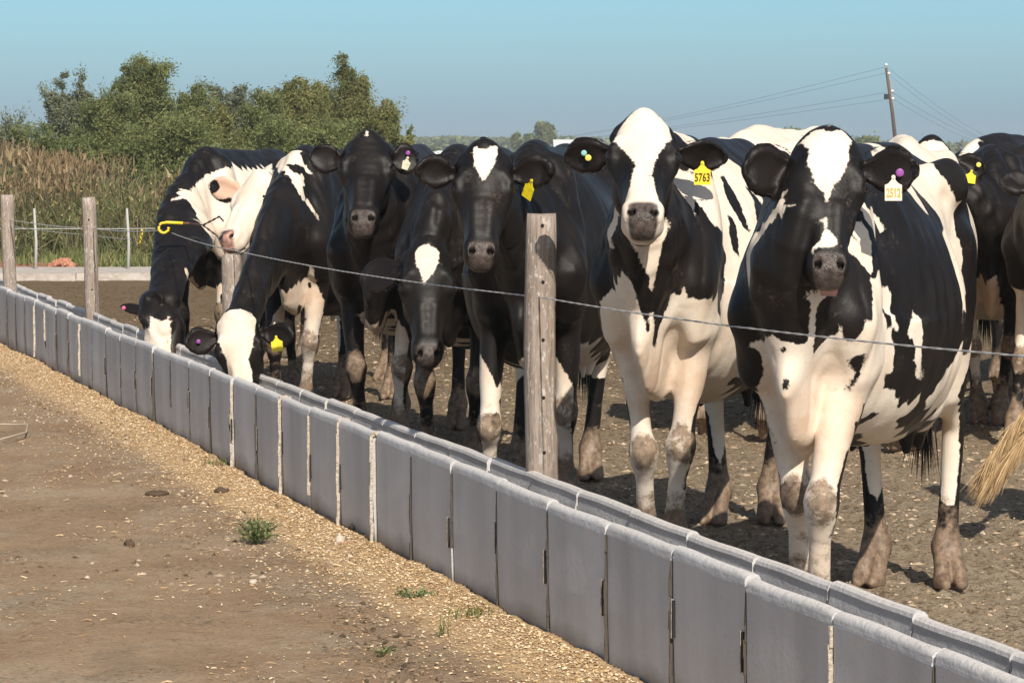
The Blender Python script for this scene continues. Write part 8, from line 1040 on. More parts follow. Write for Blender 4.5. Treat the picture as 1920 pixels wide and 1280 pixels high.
 'J': {'s': 1.04,'org': [3.105,16.796,0.0],'head': -2.1504,'hooves': [[0.5531,0.0607,0,[0.837,0.548]],[0.8016,-0.1364,0,[0.928,0.373]],[-0.8320000000000001,0.156,0,[1,0]],[-0.8320000000000001,-0.156,0,[1,0]]],'hside': [-0.548,0.837,0.0],'poll': [1.0507,0.2134,1.4738],'nose': [1.3417,0.344,1.0879],'res': (0.018,0.012),'W': [170,-47,158,172,-35,184,172,-34,176,173,-43,196,173,-41,182,173,-38,193,174,-33,168,175,-39,167,176,-32,160,178,-32,152,179,-42,134,179,-32,144,181,-32,136,182,-39,127,183,-31,128,186,-30,120,188,-34,120,189,-30,113,190,-32,105,190,-32,112],'K': [-218,-32,88,-218,-32,123,-218,-30,48,-214,-26,20,-212,-41,46,-212,-41,123,-212,-40,118,-208,-41,34,-198,-26,2,-196,-40,3,-156,-15,131,-124,4,136,-124,6,380,-105,-20,127,-105,13,140,-97,4,380,-48,35,356,-43,24,366,-43,41,350,-38,20,368,-25,36,146,-20,43,150,-12,40,355,-7,46,349,-2,59,161,6,57,336,11,54,158,19,-2,139,24,35,356,38,15,375,39,60,162,40,39,149,40,74,300,42,23,366,43,55,159,52,81,196,62,26,150,62,80,266,65,51,331,65,64,308,65,85,233,70,78,207,78,34,352,78,74,268,79,70,196,80,38,161,81,80,239,81,80,245,82,22,155,83,40,344,87,42,168,91,-11,154,94,36,166,96,69,212,97,66,253,102,57,302,110,41,347,111,-2,160,120,17,374,128,57,287,128,58,256,132,42,355,135,0,41,135,38,360,136,-2,34,140,16,58,140,38,355,141,-40,353,141,42,142,148,-21,366,148,51,194,150,-32,353,150,12,170,150,16,17,153,36,100,159,-24,153,159,25,158,160,17,4,160,60,213,161,6,370,161,32,108,162,-8,368,162,32,152,162,45,194,166,-25,138,168,14,181,170,-32,185,170,-30,176,172,-34,194,172,-30,168,173,-59,281,173,60,280,174,-29,160,176,-42,200,176,-28,144,176,-28,152,178,-28,136,178,66,251,179,-55,217,180,-28,128,180,-26,95,182,-46,133,182,-43,126,182,-28,216,183,-27,120,184,-48,105,184,-8,356,185,44,210,186,-26,112,187,-32,58,188,-28,104,189,-38,118,190,-36,111,192,-46,45,192,34,226,196,-50,34,197,-31,36,199,-50,248,199,-5,164,200,44,238,200,49,242,201,-41,260,203,-28,26,204,-36,250,205,5,172,208,-44,24,208,-5,178,211,22,230,217,-30,293,221,-12,230,221,98,338,221,106,330,223,109,328,224,86,340,224,106,326,225,102,327,226,82,339,227,91,332,227,110,320,231,9,240,231,94,324,234,76,336,235,106,314,237,78,332,238,76,334,239,74,334,239,76,329,239,89,320,240,87,321,240,101,314,240,102,312,242,80,325,243,94,316,244,-2,266,244,80,318,244,89,314,244,92,314,244,92,317,245,80,323,246,82,320,248,70,350,250,7,266,252,0,302,255,18,342,257,68,354,257,74,341,258,18,338,259,20,340,260,52,368,260,56,367,262,16,298,264,47,366,264,57,364,264,63,357,264,72,346,265,41,364,265,85,323,269,14,342,269,76,287,270,18,340,270,78,294,272,14,342,272,17,338,272,20,335,272,82,332,272,84,306,273,17,335,274,15,336,274,26,341,274,26,347,274,28,349,274,52,356,274,78,334,274,82,329,275,5,347,275,23,326,275,68,344,276,28,344,276,78,288,276,84,324,277,-4,350,277,20,331,277,22,326,277,58,349,277,72,337,278,10,338,278,17,332,278,19,324,278,21,326,278,82,298,280,13,332,281,20,323,281,20,326,281,34,344,281,82,314,282,-6,344,282,11,332,283,-8,346,284,14,328,284,30,311,284,44,346,284,82,305,284,83,296,285,-12,345,285,17,326,285,68,333,285,72,330,286,3,334,286,16,325,288,33,290,288,36,282,288,50,342,288,68,330,289,35,284,289,58,335,290,11,319,290,71,323,290,82,281,290,82,302,292,-4,334,292,35,308,292,45,340,293,-16,338,293,8,326,293,83,287,294,66,324,295,38,296,296,-2,320,296,84,290,297,36,331,297,43,287,298,0,327,299,82,305,300,45,291,301,39,326,301,42,302,301,46,316,302,68,314,304,46,305,304,81,304,306,48,290,306,57,312,308,50,284,310,74,302,311,76,246,312,79,248,312,84,292,312,90,279,314,56,287,314,93,274,315,60,258,315,68,300,316,69,246,316,90,256,317,68,247,318,64,296,318,71,248,319,85,283,320,80,287,322,70,290,323,62,281,324,90,256,326,64,254,327,80,250,329,62,266,329,89,263,330,66,256,330,66,279,330,72,280,330,87,260,331,88,266,332,71,266,334,66,271,334,70,260],'label': 'black cow cut by the right edge with small white mark on its shoulder','far': 1},
 'L': {'s': 1.1,'org': [1.509,17.321,0.0],'head': 1.176,'hooves': [[0.627,0.14300000000000002,0,[1,0]],[0.627,-0.14300000000000002,0,[1,0]],[-0.8800000000000001,0.165,0,[1,0]],[-0.8800000000000001,-0.165,0,[1,0]]],'hside': [0.023,0.985,0.0],'poll': [1.2435,0.3403,1.1289],'nose': [1.2588,0.2452,0.6337],'res': (0.026,0.015),'W': [-288,2,253,-287,-2,280,-287,10,305,-284,6,216,-284,12,332,-283,-12,328,-283,-6,364,-282,8,362,-280,-16,312,-275,27,348,-273,30,299,-270,-30,350,-270,-26,293,-268,-17,362,-258,24,366,-254,42,160,-254,50,294,-253,-36,157,-252,-50,305,-251,48,165,-248,14,227,-248,39,149,-247,-34,29,-246,-43,113,-246,-2,187,-246,2,190,-246,38,27,-245,-38,120,-245,41,28,-244,-43,276,-244,-10,254,-244,10,246,-244,43,275,-243,-18,208,-242,-55,152,-242,-52,30,-242,-52,333,-242,-47,56,-242,-40,362,-242,56,327,-241,-42,179,-241,-36,70,-241,34,56,-240,-38,366,-240,26,258,-240,35,98,-240,49,77,-240,49,92,-240,57,325,-238,-32,52,-238,52,52,-237,33,70,-236,-56,152,-236,-48,183,-236,34,371,-235,-52,56,-235,-51,98,-235,34,92,-234,38,21,-233,-51,22,-232,33,134,-232,46,189,-232,59,290,-228,-46,360,-227,-35,250,-227,-30,15,-226,-8,154,-226,29,190,-221,-33,197,-221,46,6,-218,-42,245,-214,-35,235,-213,34,236,-213,49,201,-211,54,246,-209,-60,216,-203,-68,294,-201,-56,359,-198,69,235,-198,69,246,-196,-68,220,-196,-28,384,-190,-10,138,-184,50,377,-183,-63,340,-183,-7,401,-182,-65,193,-177,2,402,-170,-74,287,-170,26,134,-163,-46,386,-162,-75,262,-157,-75,268,-157,2,406,-151,-10,404,-151,50,388,-144,-66,376,-144,-43,159,-136,-57,198,-134,-68,358,-131,-62,209,-131,-23,393,-124,-71,294,-124,-27,149,-118,-74,254,-117,-72,240,-117,-27,140,-112,-22,392,-105,-9,403,-96,-39,164,-86,-72,333,-86,-53,170,-86,-46,374,-85,-81,236,-85,-79,290,-84,-82,267,-80,-64,348,-79,-79,212,-78,-82,276,-74,-82,286,-73,-40,160,-73,-8,402,-70,80,296,-66,-80,310,-53,-10,399,-52,-51,366,-47,-90,224,-46,-40,158,-45,-81,198,-42,-37,156,-40,-92,232,-40,-63,172,-34,-79,319,-34,-41,157,-24,-31,152,-21,-7,402,-14,-68,343,-14,-52,361,-14,-32,380,-8,-97,246,-8,-90,304,-1,-83,194,-1,-82,322,-1,-68,174,5,-94,223,5,-82,322,5,-56,358,12,-98,246,12,-80,190,18,-71,179,18,-16,391,25,-82,317,25,-42,370,31,-80,320,41,-68,336,44,2,400,50,-76,320,51,-93,239,51,-82,305,54,-81,200,56,-75,191,57,-44,366,57,-20,388,64,-92,250,70,-4,402,90,-9,402,116,-42,355,116,-41,362,116,-28,388,122,-40,376,126,-38,387,135,-50,348,135,-13,400,136,-46,41,138,-39,54,138,36,59,140,-34,167,140,42,56,142,-34,156,143,-35,21,144,-58,316,144,45,21,145,-51,163,145,33,81,150,46,112,150,46,120,151,40,12,155,-53,156,155,-46,92,156,28,134,157,-25,113,158,-50,18,160,-38,4,161,-56,326,161,-50,106,161,-50,134,161,-48,1,161,24,113,161,26,127,161,42,0,173,-62,224,174,-63,290,174,38,5,187,-64,254,187,-26,353,239,42,326],'K': [],'label': 'white-rumped cow turned away between the 5763 cow and the 2512 cow','far': 1},
 'M': {'s': 1.06,'org': [2.031,16.6,0.0],'head': 1.4559,'hooves': [[0.6042,0.1378,0,[1,0]],[0.6042,-0.1378,0,[1,0]],[-0.756,0.0105,0,[0.993,0.115]],[-0.7451,-0.084,0,[0.993,0.115]]],'hside': [-0.015,1.005,0.0],'poll': [1.3323,-0.2036,1.0833],'nose': [1.5858,-0.2414,0.6538],'res': (0.026,0.015),'W': [-285,-2,294,-283,-2,264,-282,-1,330,-282,6,260,-281,0,238,-281,3,336,-281,10,302,-280,0,230,-274,8,201,-272,18,302,-268,26,323,-266,6,274,-257,10,365,-256,-36,288,-254,-32,279,-248,-42,330,-248,-31,348,-247,-11,370,-245,48,316,-244,42,275,-243,-46,316,-243,47,330,-242,-6,231,-240,-41,273,-240,-2,189,-240,5,189,-234,-34,355,-234,33,258,-232,-47,272,-232,20,212,-232,54,317,-231,34,357,-230,-21,204,-230,49,272,-224,56,323,-219,-59,294,-219,-29,186,-216,-24,370,-214,-39,242,-214,11,119,-212,4,140,-211,-40,167,-211,9,26,-210,-25,98,-209,-18,141,-207,14,68,-205,-42,152,-204,-57,323,-204,35,193,-204,54,238,-203,-8,21,-203,27,370,-202,-15,63,-201,-48,233,-200,-37,197,-198,-66,279,-198,-16,133,-198,16,378,-198,66,257,-196,-40,219,-196,15,20,-195,39,197,-195,39,200,-194,50,229,-192,-62,317,-192,-48,186,-192,-46,159,-189,-50,200,-189,-16,2,-185,-42,363,-185,-2,390,-185,53,352,-184,42,363,-182,70,281,-178,38,156,-178,46,178,-172,-63,324,-172,41,160,-159,-68,318,-159,-43,371,-159,-40,372,-159,22,378,-159,68,315,-152,39,150,-151,-64,347,-146,47,160,-139,65,358,-133,53,374,-130,57,195,-129,62,207,-124,-60,198,-122,-65,212,-117,64,198,-111,-68,202,-100,-62,185,-94,75,239,-86,-76,246,-86,77,242,-84,68,319,-81,67,323,-80,-75,282,-74,-79,216,-74,-13,148,-74,68,323,-74,77,205,-74,80,264,-71,58,168,-69,-82,235,-68,-80,278,-68,70,320,-67,-77,294,-57,88,258,-55,81,203,-49,86,284,-48,-81,294,-48,-70,178,-48,80,197,-42,-89,264,-42,54,158,-40,52,156,-38,76,184,-36,-64,169,-36,92,246,-32,82,195,-29,-87,283,-29,-82,196,-29,-76,312,-29,83,296,-22,-92,234,-16,-94,249,-16,-71,323,-10,94,222,83,-4,390,101,34,359,114,30,376,120,-49,323,123,30,34,126,41,25,127,-29,380,127,24,382,131,-36,50,131,36,50,132,58,283,135,40,56,142,-42,70,142,38,121,142,40,106,144,-44,14,144,44,129,146,-12,171,146,5,165,147,-22,15,148,46,98,154,-50,113,231,-37,279,312,-118,247,312,-117,248,316,-123,242,317,-118,238,318,-120,236,318,-115,236,320,-123,236,320,-123,237,324,-111,227,324,-106,222],'K': [],'label': 'pinkish white cow turned away behind the back of the 2512 cow','far': 1},
 'O': {'s': 1.03,'org': [1.985,21.715,0.0],'head': -0.7854,'hooves': [[0.5871,0.13390000000000002,0,[1,0]],[0.5871,-0.13390000000000002,0,[1,0]],[-0.8240000000000001,0.1545,0,[1,0]],[-0.8240000000000001,-0.1545,0,[1,0]]],'hside': [0.495,0.919,0.0],'poll': [0.5865,-0.4249,1.0111],'nose': [0.8721,-0.6625,0.6758],'res': (0.026,0.015),'W': [-38,-6,378,-32,-14,370,-27,-16,368,-14,-11,375,-13,-19,368,-7,-8,380,-3,-16,368,-1,-16,370],'K': [-269,-4,250,-268,-1,235,-263,2,194,-263,2,224,-263,2,246,-246,-16,345,-245,-39,317,-242,-41,276,-241,-43,283,-240,-40,326,-236,-37,262,-226,-52,290,-222,31,70,-222,31,126,-219,-46,177,-219,-46,337,-219,-40,344,-216,-50,157,-216,-6,370,-215,-54,270,-212,-38,84,-212,-37,70,-212,37,91,-212,43,48,-212,43,106,-211,-42,106,-210,-42,41,-210,-36,123,-206,-46,32,-206,44,32,-203,24,10,-202,-38,5,-200,-57,236,-200,40,22,-198,-30,20,-196,-36,352,-193,48,13,-189,-22,138,-185,-47,5,-184,-62,213,-183,-58,168,-183,-9,372,-176,-68,283,-170,-61,320,-170,-44,156,-164,-70,265,-157,-70,270,-157,-69,283,-157,17,128,-151,-44,156,-138,-52,186,-136,-66,236,-131,-65,352,-127,-14,372,-124,-55,366,-123,-12,136,-112,-60,186,-112,-58,354,-112,-34,150,-109,16,135,-105,-49,361,-103,-70,243,-98,-62,305,-92,-70,229,-86,-32,357,-86,-17,368,-81,-44,159,-79,-63,316,-73,-73,276,-73,-35,353,-72,-78,213,-66,-81,246,-53,-47,338,-47,-80,282,-47,-62,164,-47,-36,144,-47,-16,366,-45,-6,378,-44,-40,145,-40,-88,224,-40,-81,194,-38,-14,370,-34,-92,243,-34,-36,348,-24,-20,364,-21,-82,282,-20,-51,336,-16,-91,228,-14,-78,288,-14,-54,153,-10,-22,364,-8,-68,169,-8,-38,144,-1,-83,192,-1,-8,380,2,-22,364,3,-13,370,5,-83,281,5,-36,354,6,-6,377,24,-90,220,24,-54,332,25,-63,163,32,-75,300,32,-12,139,32,1,138,33,-52,154,34,-83,196,38,-88,250,44,-49,334,44,1,141,47,-14,142,51,-89,239,57,-80,198,58,-5,376,61,-82,249,62,-76,280,62,-47,156,66,-39,344,69,-62,172,75,-76,201,77,-75,265,83,-81,235,83,-81,243,86,-80,239,90,-77,246,102,-148,231,102,-54,303,102,-32,354,103,-169,220,104,-160,224,104,-151,229,106,-167,221,107,-146,229,111,-168,214,113,-152,219,114,-137,228,116,-134,227,117,-42,340,117,-6,383,119,-138,222,120,-136,223,120,-133,223,120,-40,22,120,28,22,121,-137,221,122,-162,207,122,-134,220,123,-137,219,124,-156,212,125,-145,215,125,-141,216,126,-156,209,127,-151,212,128,-141,209,128,-141,213,128,-137,210,129,-134,217,129,22,38,132,-121,242,133,-46,176,136,-137,190,136,-137,205,136,-134,224,136,-114,248,137,-136,220,137,-124,241,138,-139,183,138,-139,190,139,-111,250,140,-140,176,140,-140,186,140,-45,146,140,-42,70,140,28,138,141,-40,350,142,-86,252,143,-137,228,144,-140,172,144,-140,226,145,-143,174,145,-128,238,146,-144,175,146,-104,252,146,-85,256,146,-78,260,146,-35,57,146,31,62,147,-92,252,147,-57,305,147,-45,89,147,-19,363,148,-143,169,150,-149,202,150,-146,216,150,-91,253,151,-114,246,151,-88,254,151,22,108,152,-87,256,152,-45,322,153,-136,230,153,-124,238,153,-28,24,154,-148,175,154,-142,166,154,-43,20,154,-36,85,154,-11,172,155,-118,240,155,-5,154,156,-109,245,157,-150,193,157,4,373,157,42,18,158,-152,202,158,-100,248,158,-85,259,158,-81,262,160,-139,222,160,-123,233,160,-40,134,160,40,95,160,41,13,161,-142,160,161,-40,324,161,-36,130,161,28,101,161,38,130,161,42,126,162,-152,190,162,-151,186,162,-60,208,162,-58,206,162,-46,5,162,-41,160,162,-29,2,162,-10,164,162,-5,369,163,-146,210,164,-60,207,164,-40,112,164,-33,116,164,42,108,165,-146,160,166,-149,168,166,-142,214,166,-126,227,166,-111,235,166,-98,248,166,-90,256,166,-82,262,166,-80,264,166,-56,203,166,39,9,168,-150,164,168,-81,214,168,1,366,169,-70,210,170,-153,190,170,-152,194,170,-151,197,170,-110,231,170,-88,257,170,-84,261,170,-63,219,170,-54,201,171,-72,207,171,-51,200,172,-89,214,173,-156,175,173,-103,235,173,-88,258,173,-82,263,173,-81,217,173,-54,202,174,-92,216,174,-84,217,174,-77,218,175,-67,222,175,-46,201,176,-154,156,176,-130,216,176,-122,219,176,-104,228,176,-92,217,176,-86,218,176,-80,198,176,-70,222,176,-42,200,176,-36,202,177,-95,246,177,-92,250,178,-88,220,178,-78,202,178,-60,223,178,-59,210,178,-43,204,178,-38,206,179,-141,207,179,-101,222,179,-98,234,179,-90,222,179,-56,211,180,-157,156,180,-126,213,180,-110,217,180,-95,243,180,-91,250,180,-58,224,180,-43,206,181,-92,247,181,-70,224,181,-66,225,181,-62,206,182,-158,182,182,-154,192,182,-94,230,182,-92,228,182,-90,251,182,-75,196,182,-45,207,183,-52,213,183,-42,213,184,-49,209,184,-48,213,185,-114,205,185,-89,227,185,-56,227,185,-46,218,185,-42,218,186,-165,169,186,-162,174,186,-81,226,186,-52,226,187,-107,205,187,-107,208,187,-91,239,187,-89,230,187,-54,205,188,-144,198,188,-71,272,188,-58,284,188,-42,224,188,-21,214,190,-124,198,190,-119,186,192,-170,160,192,-167,149,192,-166,174,192,-163,145,192,-137,199,192,-28,318,194,-140,196,194,-82,246,195,-16,333,196,-130,186,196,1,345,197,-173,162,198,1,162,200,-160,144,200,-160,180,200,-42,238,201,-150,185,202,-162,178,202,-146,147,203,-170,146,206,-141,179,206,-56,280,207,-152,179,207,-148,143,208,-153,177,210,-166,146,211,-166,168,211,-5,328,212,-169,152,213,-146,174,213,-2,177,215,3,321,216,-153,160,218,-156,149,218,-149,152,218,-5,320,221,-152,158,221,-150,158,221,-9,202,224,0,312,224,2,189,226,-41,290,226,-24,262,227,8,235,230,7,262,241,-11,305],'label': 'small distant black and white cow seen between two heads near the horizon','far': 1},
 'P': {'s': 1.08,'org': [3.353,20.391,0.0],'head': 0.9724,'hooves': [[0.6156,0.14040000000000002,0,[1,0]],[0.6156,-0.14040000000000002,0,[1,0]],[-0.8640000000000001,0.162,0,[1,0]],[-0.8640000000000001,-0.162,0,[1,0]]],'hside': [-0.011,1.082,0.0],'poll': [1.098,0.0025,1.4292],'nose': [1.4443,-0.0039,1.0694],'res': (0.026,0.015),'W': [-277,-4,361,-273,8,361,-268,-10,361,-265,13,363,-260,-12,366,-258,-16,361,-256,8,374,-254,-16,363,-249,-13,372,-240,-9,382,-236,0,386,-220,1,391],'K': [-288,4,310,-286,7,254,-284,-1,342,-284,2,342,-282,-2,246,-282,0,231,-281,-9,318,-281,0,224,-278,-5,357,-276,15,303,-272,8,357,-268,-10,357,-264,-31,294,-262,-18,351,-260,42,302,-259,-16,357,-259,42,333,-254,-26,269,-252,35,272,-252,36,354,-251,-19,363,-248,-49,295,-248,-46,329,-248,4,200,-248,7,235,-247,-14,226,-246,-8,198,-246,34,26,-246,46,30,-245,-45,30,-245,44,142,-244,-45,164,-244,-44,142,-243,-15,372,-243,38,134,-243,46,276,-242,-34,42,-242,30,364,-241,-43,272,-241,38,48,-241,49,169,-240,-48,127,-240,-44,48,-240,-44,113,-240,-41,70,-240,-40,106,-240,-35,142,-240,-30,39,-240,-21,369,-240,39,113,-240,44,48,-240,44,112,-239,-15,239,-238,-47,106,-238,-38,92,-238,34,55,-238,45,77,-238,45,84,-236,-39,359,-236,-34,63,-236,21,191,-236,32,156,-236,36,256,-235,-11,382,-234,48,178,-231,30,25,-230,-57,284,-230,33,84,-228,-38,20,-228,54,272,-227,-48,17,-227,-24,173,-224,-40,254,-216,-30,372,-216,-2,391,-210,42,6,-210,50,220,-206,-51,224,-206,-4,138,-204,-60,333,-204,-41,367,-201,-67,258,-201,-60,199,-198,64,231,-197,-40,5,-193,-66,232,-191,-4,396,-184,-62,184,-184,0,397,-178,-70,246,-177,-50,369,-172,-30,141,-168,24,130,-167,-42,160,-165,-73,284,-164,-64,355,-152,-66,367,-149,-68,353,-148,-65,227,-145,-42,159,-140,-72,314,-139,-4,400,-126,-40,162,-126,-36,158,-126,-19,390,-123,-54,188,-121,-72,261,-112,-70,294,-111,-35,160,-110,-25,130,-94,-72,198,-94,-62,344,-92,-77,236,-86,-80,261,-86,-20,387,-80,-78,214,-78,-80,272,-74,-56,352,-73,-78,290,-67,-57,170,-65,-48,360,-61,-81,200,-60,-88,269,-60,-39,156,-57,-84,289,-54,-45,158,-48,-10,392,-41,-88,213,-35,-92,224,-35,-83,199,-28,-80,312,-28,-71,176,-25,-42,152,-22,-42,364,-15,-17,387,-9,-60,345,-9,-30,148,-8,-92,280,-2,-96,269,6,-55,159,11,-95,224,11,-92,276,11,-90,284,17,-72,326,17,-14,388,24,-81,191,24,-80,310,24,-74,180,27,-42,365,43,-82,199,43,-46,359,50,-92,227,50,-76,191,50,-16,386,55,-42,361,56,-83,288,60,-86,276,60,-73,312,70,0,397,76,-77,206,80,-86,246,82,-73,202,82,-7,398,82,0,400,102,-77,258,102,-36,358,104,0,403,107,-4,402,108,-54,322,119,-63,282,120,-42,363,121,-8,401,122,-41,367,124,42,30,132,-24,37,134,-39,170,134,-22,390,136,-43,48,138,41,59,139,-48,38,139,-39,63,140,-61,270,140,-33,156,141,28,55,142,-58,200,143,-56,325,145,-38,105,148,-45,120,148,23,35,148,30,120,148,44,127,150,48,113,152,-48,127,153,-61,280,154,-59,212,156,24,106,160,-50,5,160,-50,120,160,-48,127,160,-33,2,160,24,113,160,28,134,160,39,2,167,-58,212,176,-6,158,178,-59,290,180,-63,254,226,-23,340,246,-21,332,246,-19,336,246,-18,340,246,-14,347,250,-19,336,254,-21,333,254,-13,346,254,-11,349,256,-55,330,258,-22,329,258,-14,347,258,-10,350,259,-62,331,259,-20,338,259,-6,354,260,-64,325,260,-54,324,260,-36,324,260,-36,327,260,-24,321,260,-24,325,261,-38,322,261,-34,325,261,-11,351,261,-8,353,262,-63,321,262,-39,318,262,-34,318,262,-30,318,262,-30,321,263,-30,324,263,-24,329,264,-34,316,264,-24,312,266,-39,315,266,-34,314,267,-58,316,268,-51,314,269,-29,312,269,-26,336,269,-23,303,269,-22,299,270,-63,314,270,-39,311,272,-28,330,272,-24,299,273,-39,308,273,-25,310,273,-18,344,274,-41,308,274,-24,289,276,-58,310,276,-26,310,276,-25,306,278,-62,309,280,-26,295,280,-26,306,280,-25,325,280,-24,284,281,-24,281,282,-48,306,284,-24,280,284,-22,333,288,-24,276,288,-22,273,288,-20,270,289,-28,306,292,-22,272,292,-21,270,295,-27,299,295,-21,270,299,-30,306,299,-28,300,299,-23,276,303,-24,290,310,-16,265,314,-10,251,316,-20,283,318,-13,254,325,-18,276,325,-10,246,328,-16,256,329,-17,273,333,-12,246,334,-16,274,335,-12,248,336,-14,246,337,-14,280,342,-16,248,343,0,242,344,-17,251,348,-18,265],'label': 'black cow with peaked hips far back at the right,turned away','far': 1},
 'K': {'s': 1.04,'org': [2.905,11.782,0.0],'head': -0.9505,'hooves': [[0.5928,0.13520000000000001,0,[1,0]],[0.5928,-0.13520000000000001,0,[1,0]],[-0.8320000000000001,0.156,0,[1,0]],[-0.8320000000000001,-0.156,0,[1,0]]],'hside': [0.337,0.988,0.0],'poll': [0.7193,-0.6832,1.4641],'nose': [0.9998,-0.9571,1.1535],'res': (0.026,0.015),'tail': [[-0.6416,-0.1797,1.3784],[-0.6988,-0.0878,1.2546],[-0.8085,-0.0694,0.9218],[-0.8558,-0.3076,0.6385],[-0.8967,-0.4508,0.488],[-0.9427,-0.6013,0.2976]],'W': [-235,-154,74,-227,-129,98,-222,-117,120,-222,-116,124,-222,-108,132,-221,-108,123],'K': [-250,-37,316,-245,-40,316,-244,-7,357,-241,-42,276,-240,-41,328,-226,-50,127,-226,-34,346,-225,-52,35,-223,32,120,-222,26,32,-221,-24,206,-221,31,106,-220,-103,123,-220,-103,132,-220,31,70,-218,-26,192,-216,-98,139,-216,-80,160,-216,-49,166,-214,-44,63,-214,-44,98,-214,-36,84,-213,-33,42,-212,-58,294,-210,-33,36,-206,-21,365,-205,-49,341,-204,-62,275,-204,-39,140,-203,-49,211,-196,-36,12,-193,-46,11,-192,-36,360,-190,-61,193,-188,-50,151,-187,-67,249,-180,-32,143,-180,-32,365,-174,-62,320,-171,-68,223,-166,-69,298,-160,-70,275,-160,-63,206,-160,-56,360,-160,-50,364,-160,-44,158,-160,-34,141,-155,-56,193,-154,-63,320],'label': 'cow out of frame at right swinging its tan-haired tail into the picture','far': 1},
}

# ------------------------------------------------------------------ cows
def coat_mat():
    m = mat('cow_coat', rough=.6, spec=.22); n = N(m)
    wh = n.attr('white'); A = n.rgb(n.attr('skin_a', 'Color')); Bc = n.rgb(n.attr('skin_b', 'Color'))
    # A: mud, muzzle, inner ear / B: nostril, eyelid, pink skin
    edge = n.math('ADD', n.math('MULTIPLY', n.math('SUBTRACT', n.noise(130, 3, .6), .5), .020), n.math('MULTIPLY', n.math('SUBTRACT', n.noise(28, 2, .5), .5), .016))
    fac = n.rng(n.math('ADD', wh, edge), -.0035, .0035)
    big = n.noise(4.5, 4, .6); fur = n.noise(150, 3, .7)
    black = n.mix(n.rng(big, .35, .7), (.0075, .0062, .0060), (.0150, .0115, .0100)); black = n.mix(n.rng(n.noise(60, 4, .7), .62, .78, 0, .35), black, (.07, .055, .045)); black = n.mix(n.math('MULTIPLY', n.rng(n.noise(7, 6, .8), .56, .74), n.rng(n.noise(90, 3, .7), .45, .62)), black, (.10, .078, .06))
    wc = n.mix(n.rng(big, .38, .68), (.80, .70, .585), (.73, .60, .47)); wc = n.mix(n.rng(n.noise(45, 5, .7), .56, .75, 0, .55), wc, (.50, .38, .26))
    wc = n.mix(n.math('MULTIPLY', Bc[2], n.rng(n.noise(7, 5, .7), .36, .62, .05, .62)), wc, (.56, .36, .235))
    c = n.mix(fac, black, wc)
    c = n.mix(n.math('MULTIPLY', A[2], .75), c, n.mix(fac, (.012, .008, .007), (.62, .34, .22)))
    mz = n.mix(n.rng(n.noise(50, 4, .6), .35, .65), (.045, .036, .032), (.115, .090, .078))
    c = n.mix(A[1], c, n.mix(n.attr('pale_nose'), mz, n.mix(n.rng(n.noise(16, 4, .7), .42, .60), (.60, .33, .25), (.10, .07, .06))))
    c = n.mix(n.rng(Bc[1], 0, 1, 0, .6), c, (.012, .010, .010)); c = n.mix(Bc[0], c, (.010, .007, .006))
    mn = n.math('ADD', A[0], n.math('MULTIPLY', n.math('SUBTRACT', n.noise(17, 5, .7), .5), 1.15))
    mudc = n.mix(n.rng(n.noise(33, 5, .75), .35, .65), (.115, .075, .050), (.33, .235, .160))
    c = n.mix(n.rng(mn, .42, .62, 0, .93), c, mudc)
    n.col(c)
    n.rough(n.mix(A[1], n.mix(fac, (.47, .47, .47), (.75, .75, .75)), (.28, .28, .28)))
    n.b.inputs['Sheen Weight'].default_value = .0; n.b.inputs['Sheen Roughness'].default_value = .4
    h_ = n.math('ADD', n.math('MULTIPLY', fur, .5), n.math('ADD', n.noise(22, 4, .6), n.math('MULTIPLY', n.math('MULTIPLY', n.voro(190), A[1]), .8)))
    n.bump(h_, .0028, .7)
    return m
coat = coat_mat()
eye_m = mat('eye', (.008, .006, .005), .06, .6)
hair_b = mat('dark_hair', (.022, .016, .014), .6); hair_t = mat('tan_hair', rough=.8); n = N(hair_t); n.col(n.mix(n.attr('tone'), (.30, .19, .09), (.62, .44, .24)))
TAGC = {'yellow': mat('yellow_tag', (.86, .68, .02), .45, .4), 'cream': mat('cream_tag', (.80, .74, .55), .5, .4), 'purple': mat('purple_stud', (.28, .07, .30), .4, .4), 'pink': mat('pink_stud', (.62, .13, .28), .5), 'teal': mat('teal_stud', (.25, .50, .48), .4), 'amber': mat('amber_stud', (.72, .62, .12), .45)}
INK = {'dark': mat('tag_ink', (.10, .05, .01), .8), 'faint': mat('faded_tag_ink', (.60, .36, .10), .8)}
for k_ in ('yellow', 'cream'):
    n = N(TAGC[k_]); c0_ = TAGC[k_].node_tree.nodes['Principled BSDF'].inputs['Base Color'].default_value[:3]; n.col(n.mix(n.rng(n.noise(55, 5, .7), .50, .72, 0, .75), tuple(c0_), tuple(q*.45+.02 for q in c0_)))
tong = mat('tongue_skin', (.62, .30, .24), .35, .5)

def unpack(marks): return np.array(marks, float).reshape(-1, 3)*.004
def text_mesh(s, size, m):
    cu = bpy.data.curves.new('digits', 'FONT'); cu.body = s; cu.size = size; cu.align_x = 'CENTER'; cu.align_y = 'CENTER'; cu.extrude = .0004; cu.resolution_u = 2; cu.offset = .0008
    o = bpy.data.objects.new('digits', cu); COL.objects.link(o); bpy.context.view_layer.update()
    me = bpy.data.meshes.new_from_object(o.evaluated_get(bpy.context.evaluated_depsgraph_get())); bpy.data.objects.remove(o); me.materials.clear(); me.materials.append(m); me.name = 'tag_number'; return me

